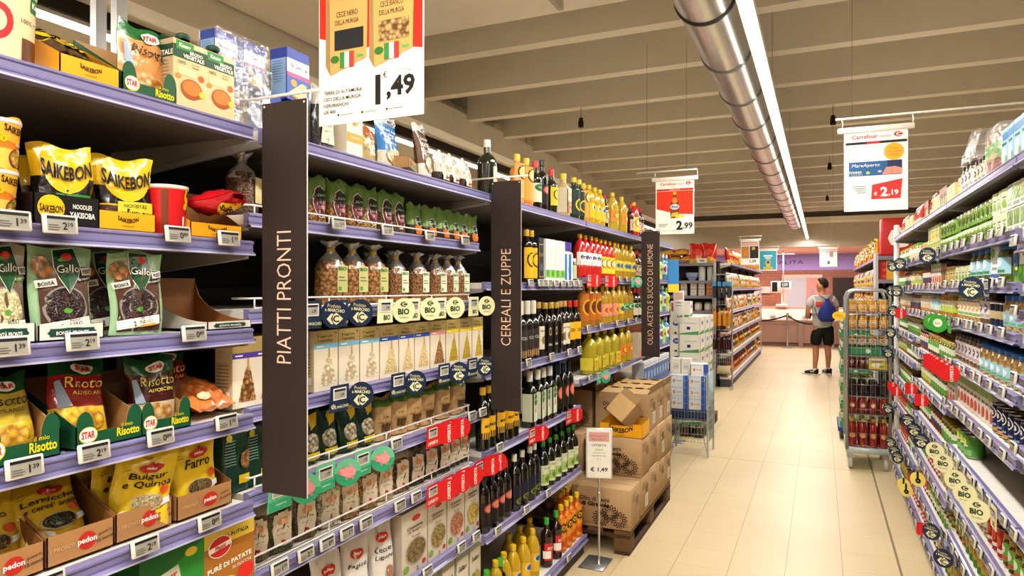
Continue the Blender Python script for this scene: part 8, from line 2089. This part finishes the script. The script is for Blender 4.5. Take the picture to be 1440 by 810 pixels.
# legs
for s, kx, ky, ax, ay, fd in ((-1, -.115, .0, -.14, -.03, 1.0), (1, .10, .02, .13, .10, .15)):
    a = chain([(s * .09, 0, .88), (s * .10, .0, .70), (kx, ky + .01, .50), (kx * 1.05, ky - .02, .36), (ax, ay, .16), (ax, ay, .085)], [.085, .078, .060, .058, .040, .040], 0)
    d = (-math.sin(fd), math.cos(fd)); chain([(ax + d[0] * .07, ay + d[1] * .07, .05), (ax + d[0] * .16, ay + d[1] * .16, .035)], [(.04, .034), (.036, .024)], a)
mb = skinned(V, E_, R, SKIN)
for s in (-1, 1):
    x, y, z = hp(.083, s * .032, 1.678); mb.lathe([(0, -.009), (.008, -.004), (.008, .004), (0, .009)], m_('2a1c16', .3), 8, c=(x, y, z))
x, y, z = hp(.088, 0, 1.613); mb.box(x - .012, x + .012, y - .012, y + .012, z - .004, z + .004, m_('8f5347', .5))
ob('body', mb, man)
hv = [hp(-.045, 0, 1.605), hp(-.040, 0, 1.685), hp(-.012, 0, 1.755), hp(.035, 0, 1.785), hp(.07, 0, 1.762)]
ob('hair', skinned(hv, [(0, 1), (1, 2), (2, 3), (3, 4)], [(.075, .064), (.105, .092), (.108, .096), (.086, .05), (.056, .028)], HAIR), man)
sv = [(0, -.005, .83), (0, -.005, 1.02), (0, -.01, 1.15), (0, 0, 1.30), (0, 0, 1.42), (0, .01, 1.475), (-.17, 0, 1.41), (-.225, -.012, 1.34), (-.252, -.02, 1.235), (.17, 0, 1.41), (.225, .004, 1.34), (.248, .018, 1.235)]
ob('tee_shirt', skinned(sv, [(0, 1), (1, 2), (2, 3), (3, 4), (4, 5), (4, 6), (6, 7), (7, 8), (4, 9), (9, 10), (10, 11)], [(.205, .16), (.192, .14), (.188, .132), (.205, .138), (.165, .112), (.075, .075), .082, .074, .072, .082, .074, .072], SHIRT, root=3), man)
sh = [(0, 0, .97), (0, 0, .88), (-.10, 0, .80), (-.112, .002, .66), (-.118, .006, .53), (.10, 0, .80), (.108, .01, .66), (.108, .02, .53)]
ob('shorts', skinned(sh, [(0, 1), (1, 2), (2, 3), (3, 4), (1, 5), (5, 6), (6, 7)], [(.175, .14), (.19, .15), (.118, .125), (.108, .11), (.105, .105), (.115, .12), (.108, .11), (.105, .105)], SHORT, root=1), man)
pr_ = MB(); pr_.rbox(-.155, .155, -.142, -.128, 1.27, 1.37, .006, m_('c2463f', .7), 1); ob('shirt_print', pr_, man)
for s, ax, ay, fd in ((-1, -.14, -.03, 1.0), (1, .13, .10, .15)):
    d = (-math.sin(fd), math.cos(fd)); f = MB()
    f = skinned([(ax - d[0] * .045, ay - d[1] * .045, .062), (ax, ay, .062), (ax + d[0] * .10, ay + d[1] * .10, .05), (ax + d[0] * .19, ay + d[1] * .19, .042)], [(0, 1), (1, 2), (2, 3)], [(.046, .042), (.05, .048), (.05, .036), (.036, .026)], m_('17171a', .6), root=1)
    so = [(ax + d[0] * t + d[1] * w2 * .048, ay + d[1] * t - d[0] * w2 * .048) for t, w2 in ((-.085, -.7), (-.085, .7), (.02, .95), (.12, 1.0), (.20, .75), (.235, .2), (.235, -.2), (.20, -.75), (.12, -1.0), (.02, -.95))]
    f.prism(so, 'z', .0, .022, m_('d9d4c8', .6)); f.prism([(ax + d[0] * t + d[1] * w2, ay + d[1] * t - d[0] * w2) for t, w2 in ((.0, -.052), (.0, .052), (.07, .052), (.07, -.052))], 'z', .05, .075, m_('b9b4a4', .6))
    ob('shoe', f, man)
    ob('sock', MB().lathe([(.046, .085), (.047, .125), (.042, .125)], m_('e6e3dc', .8), 14, c=(ax, ay, 0)), man)
tag(man, 'person in grey T-shirt and black shorts seen from behind, head turned aside', 'person')
bp = MB(); bp.lathe([(0, 1.0), (.10, 1.005), (.155, 1.06), (.16, 1.16), (.115, 1.28), (.05, 1.37), (.03, 1.40), (.045, 1.42), (0, 1.42)], m_('22337e', .7, bump=.4, scale=25), 20); bp.v = [(x, y * .42, z - 1.0) for x, y, z in bp.v]
bag_ = em('drawstring_bag'); ob('bag_body', bp, bag_)
for s in (-1, 1): ob('cord', MB().tube([(s * .01, .02, .40), (s * .07, .07, .46), (s * .12, .12, .50)], .006, m_('15151c', .7), 5), bag_); ob('cord', MB().tube([(s * .13, .02, .06), (s * .165, .08, .13), (s * .185, .13, .26)], .006, m_('15151c', .7), 5), bag_)
c_, s_ = math.cos(.28), math.sin(.28)
bag_.location = (.03 + .222 * s_ + .02 * c_, 14.0 - .222 * c_, 1.0); bag_.rotation_euler = (0, 0, .28); tag(bag_, "blue drawstring bag hanging on the shopper's back", 'bag')
ph = ob('mobile_phone', MB().rbox(-.036, .036, -.005, .005, -.07, .07, .004, m_('1a1a1e', .3), 1)); lx, ly, lz = -.135, .345, 1.09
ph.location = (.03 + lx * c_ - ly * s_, 14.0 + lx * s_ + ly * c_, lz); ph.rotation_euler = (.5, .2, .28); tag(ph, "dark mobile phone held in the shopper's hand", 'phone')
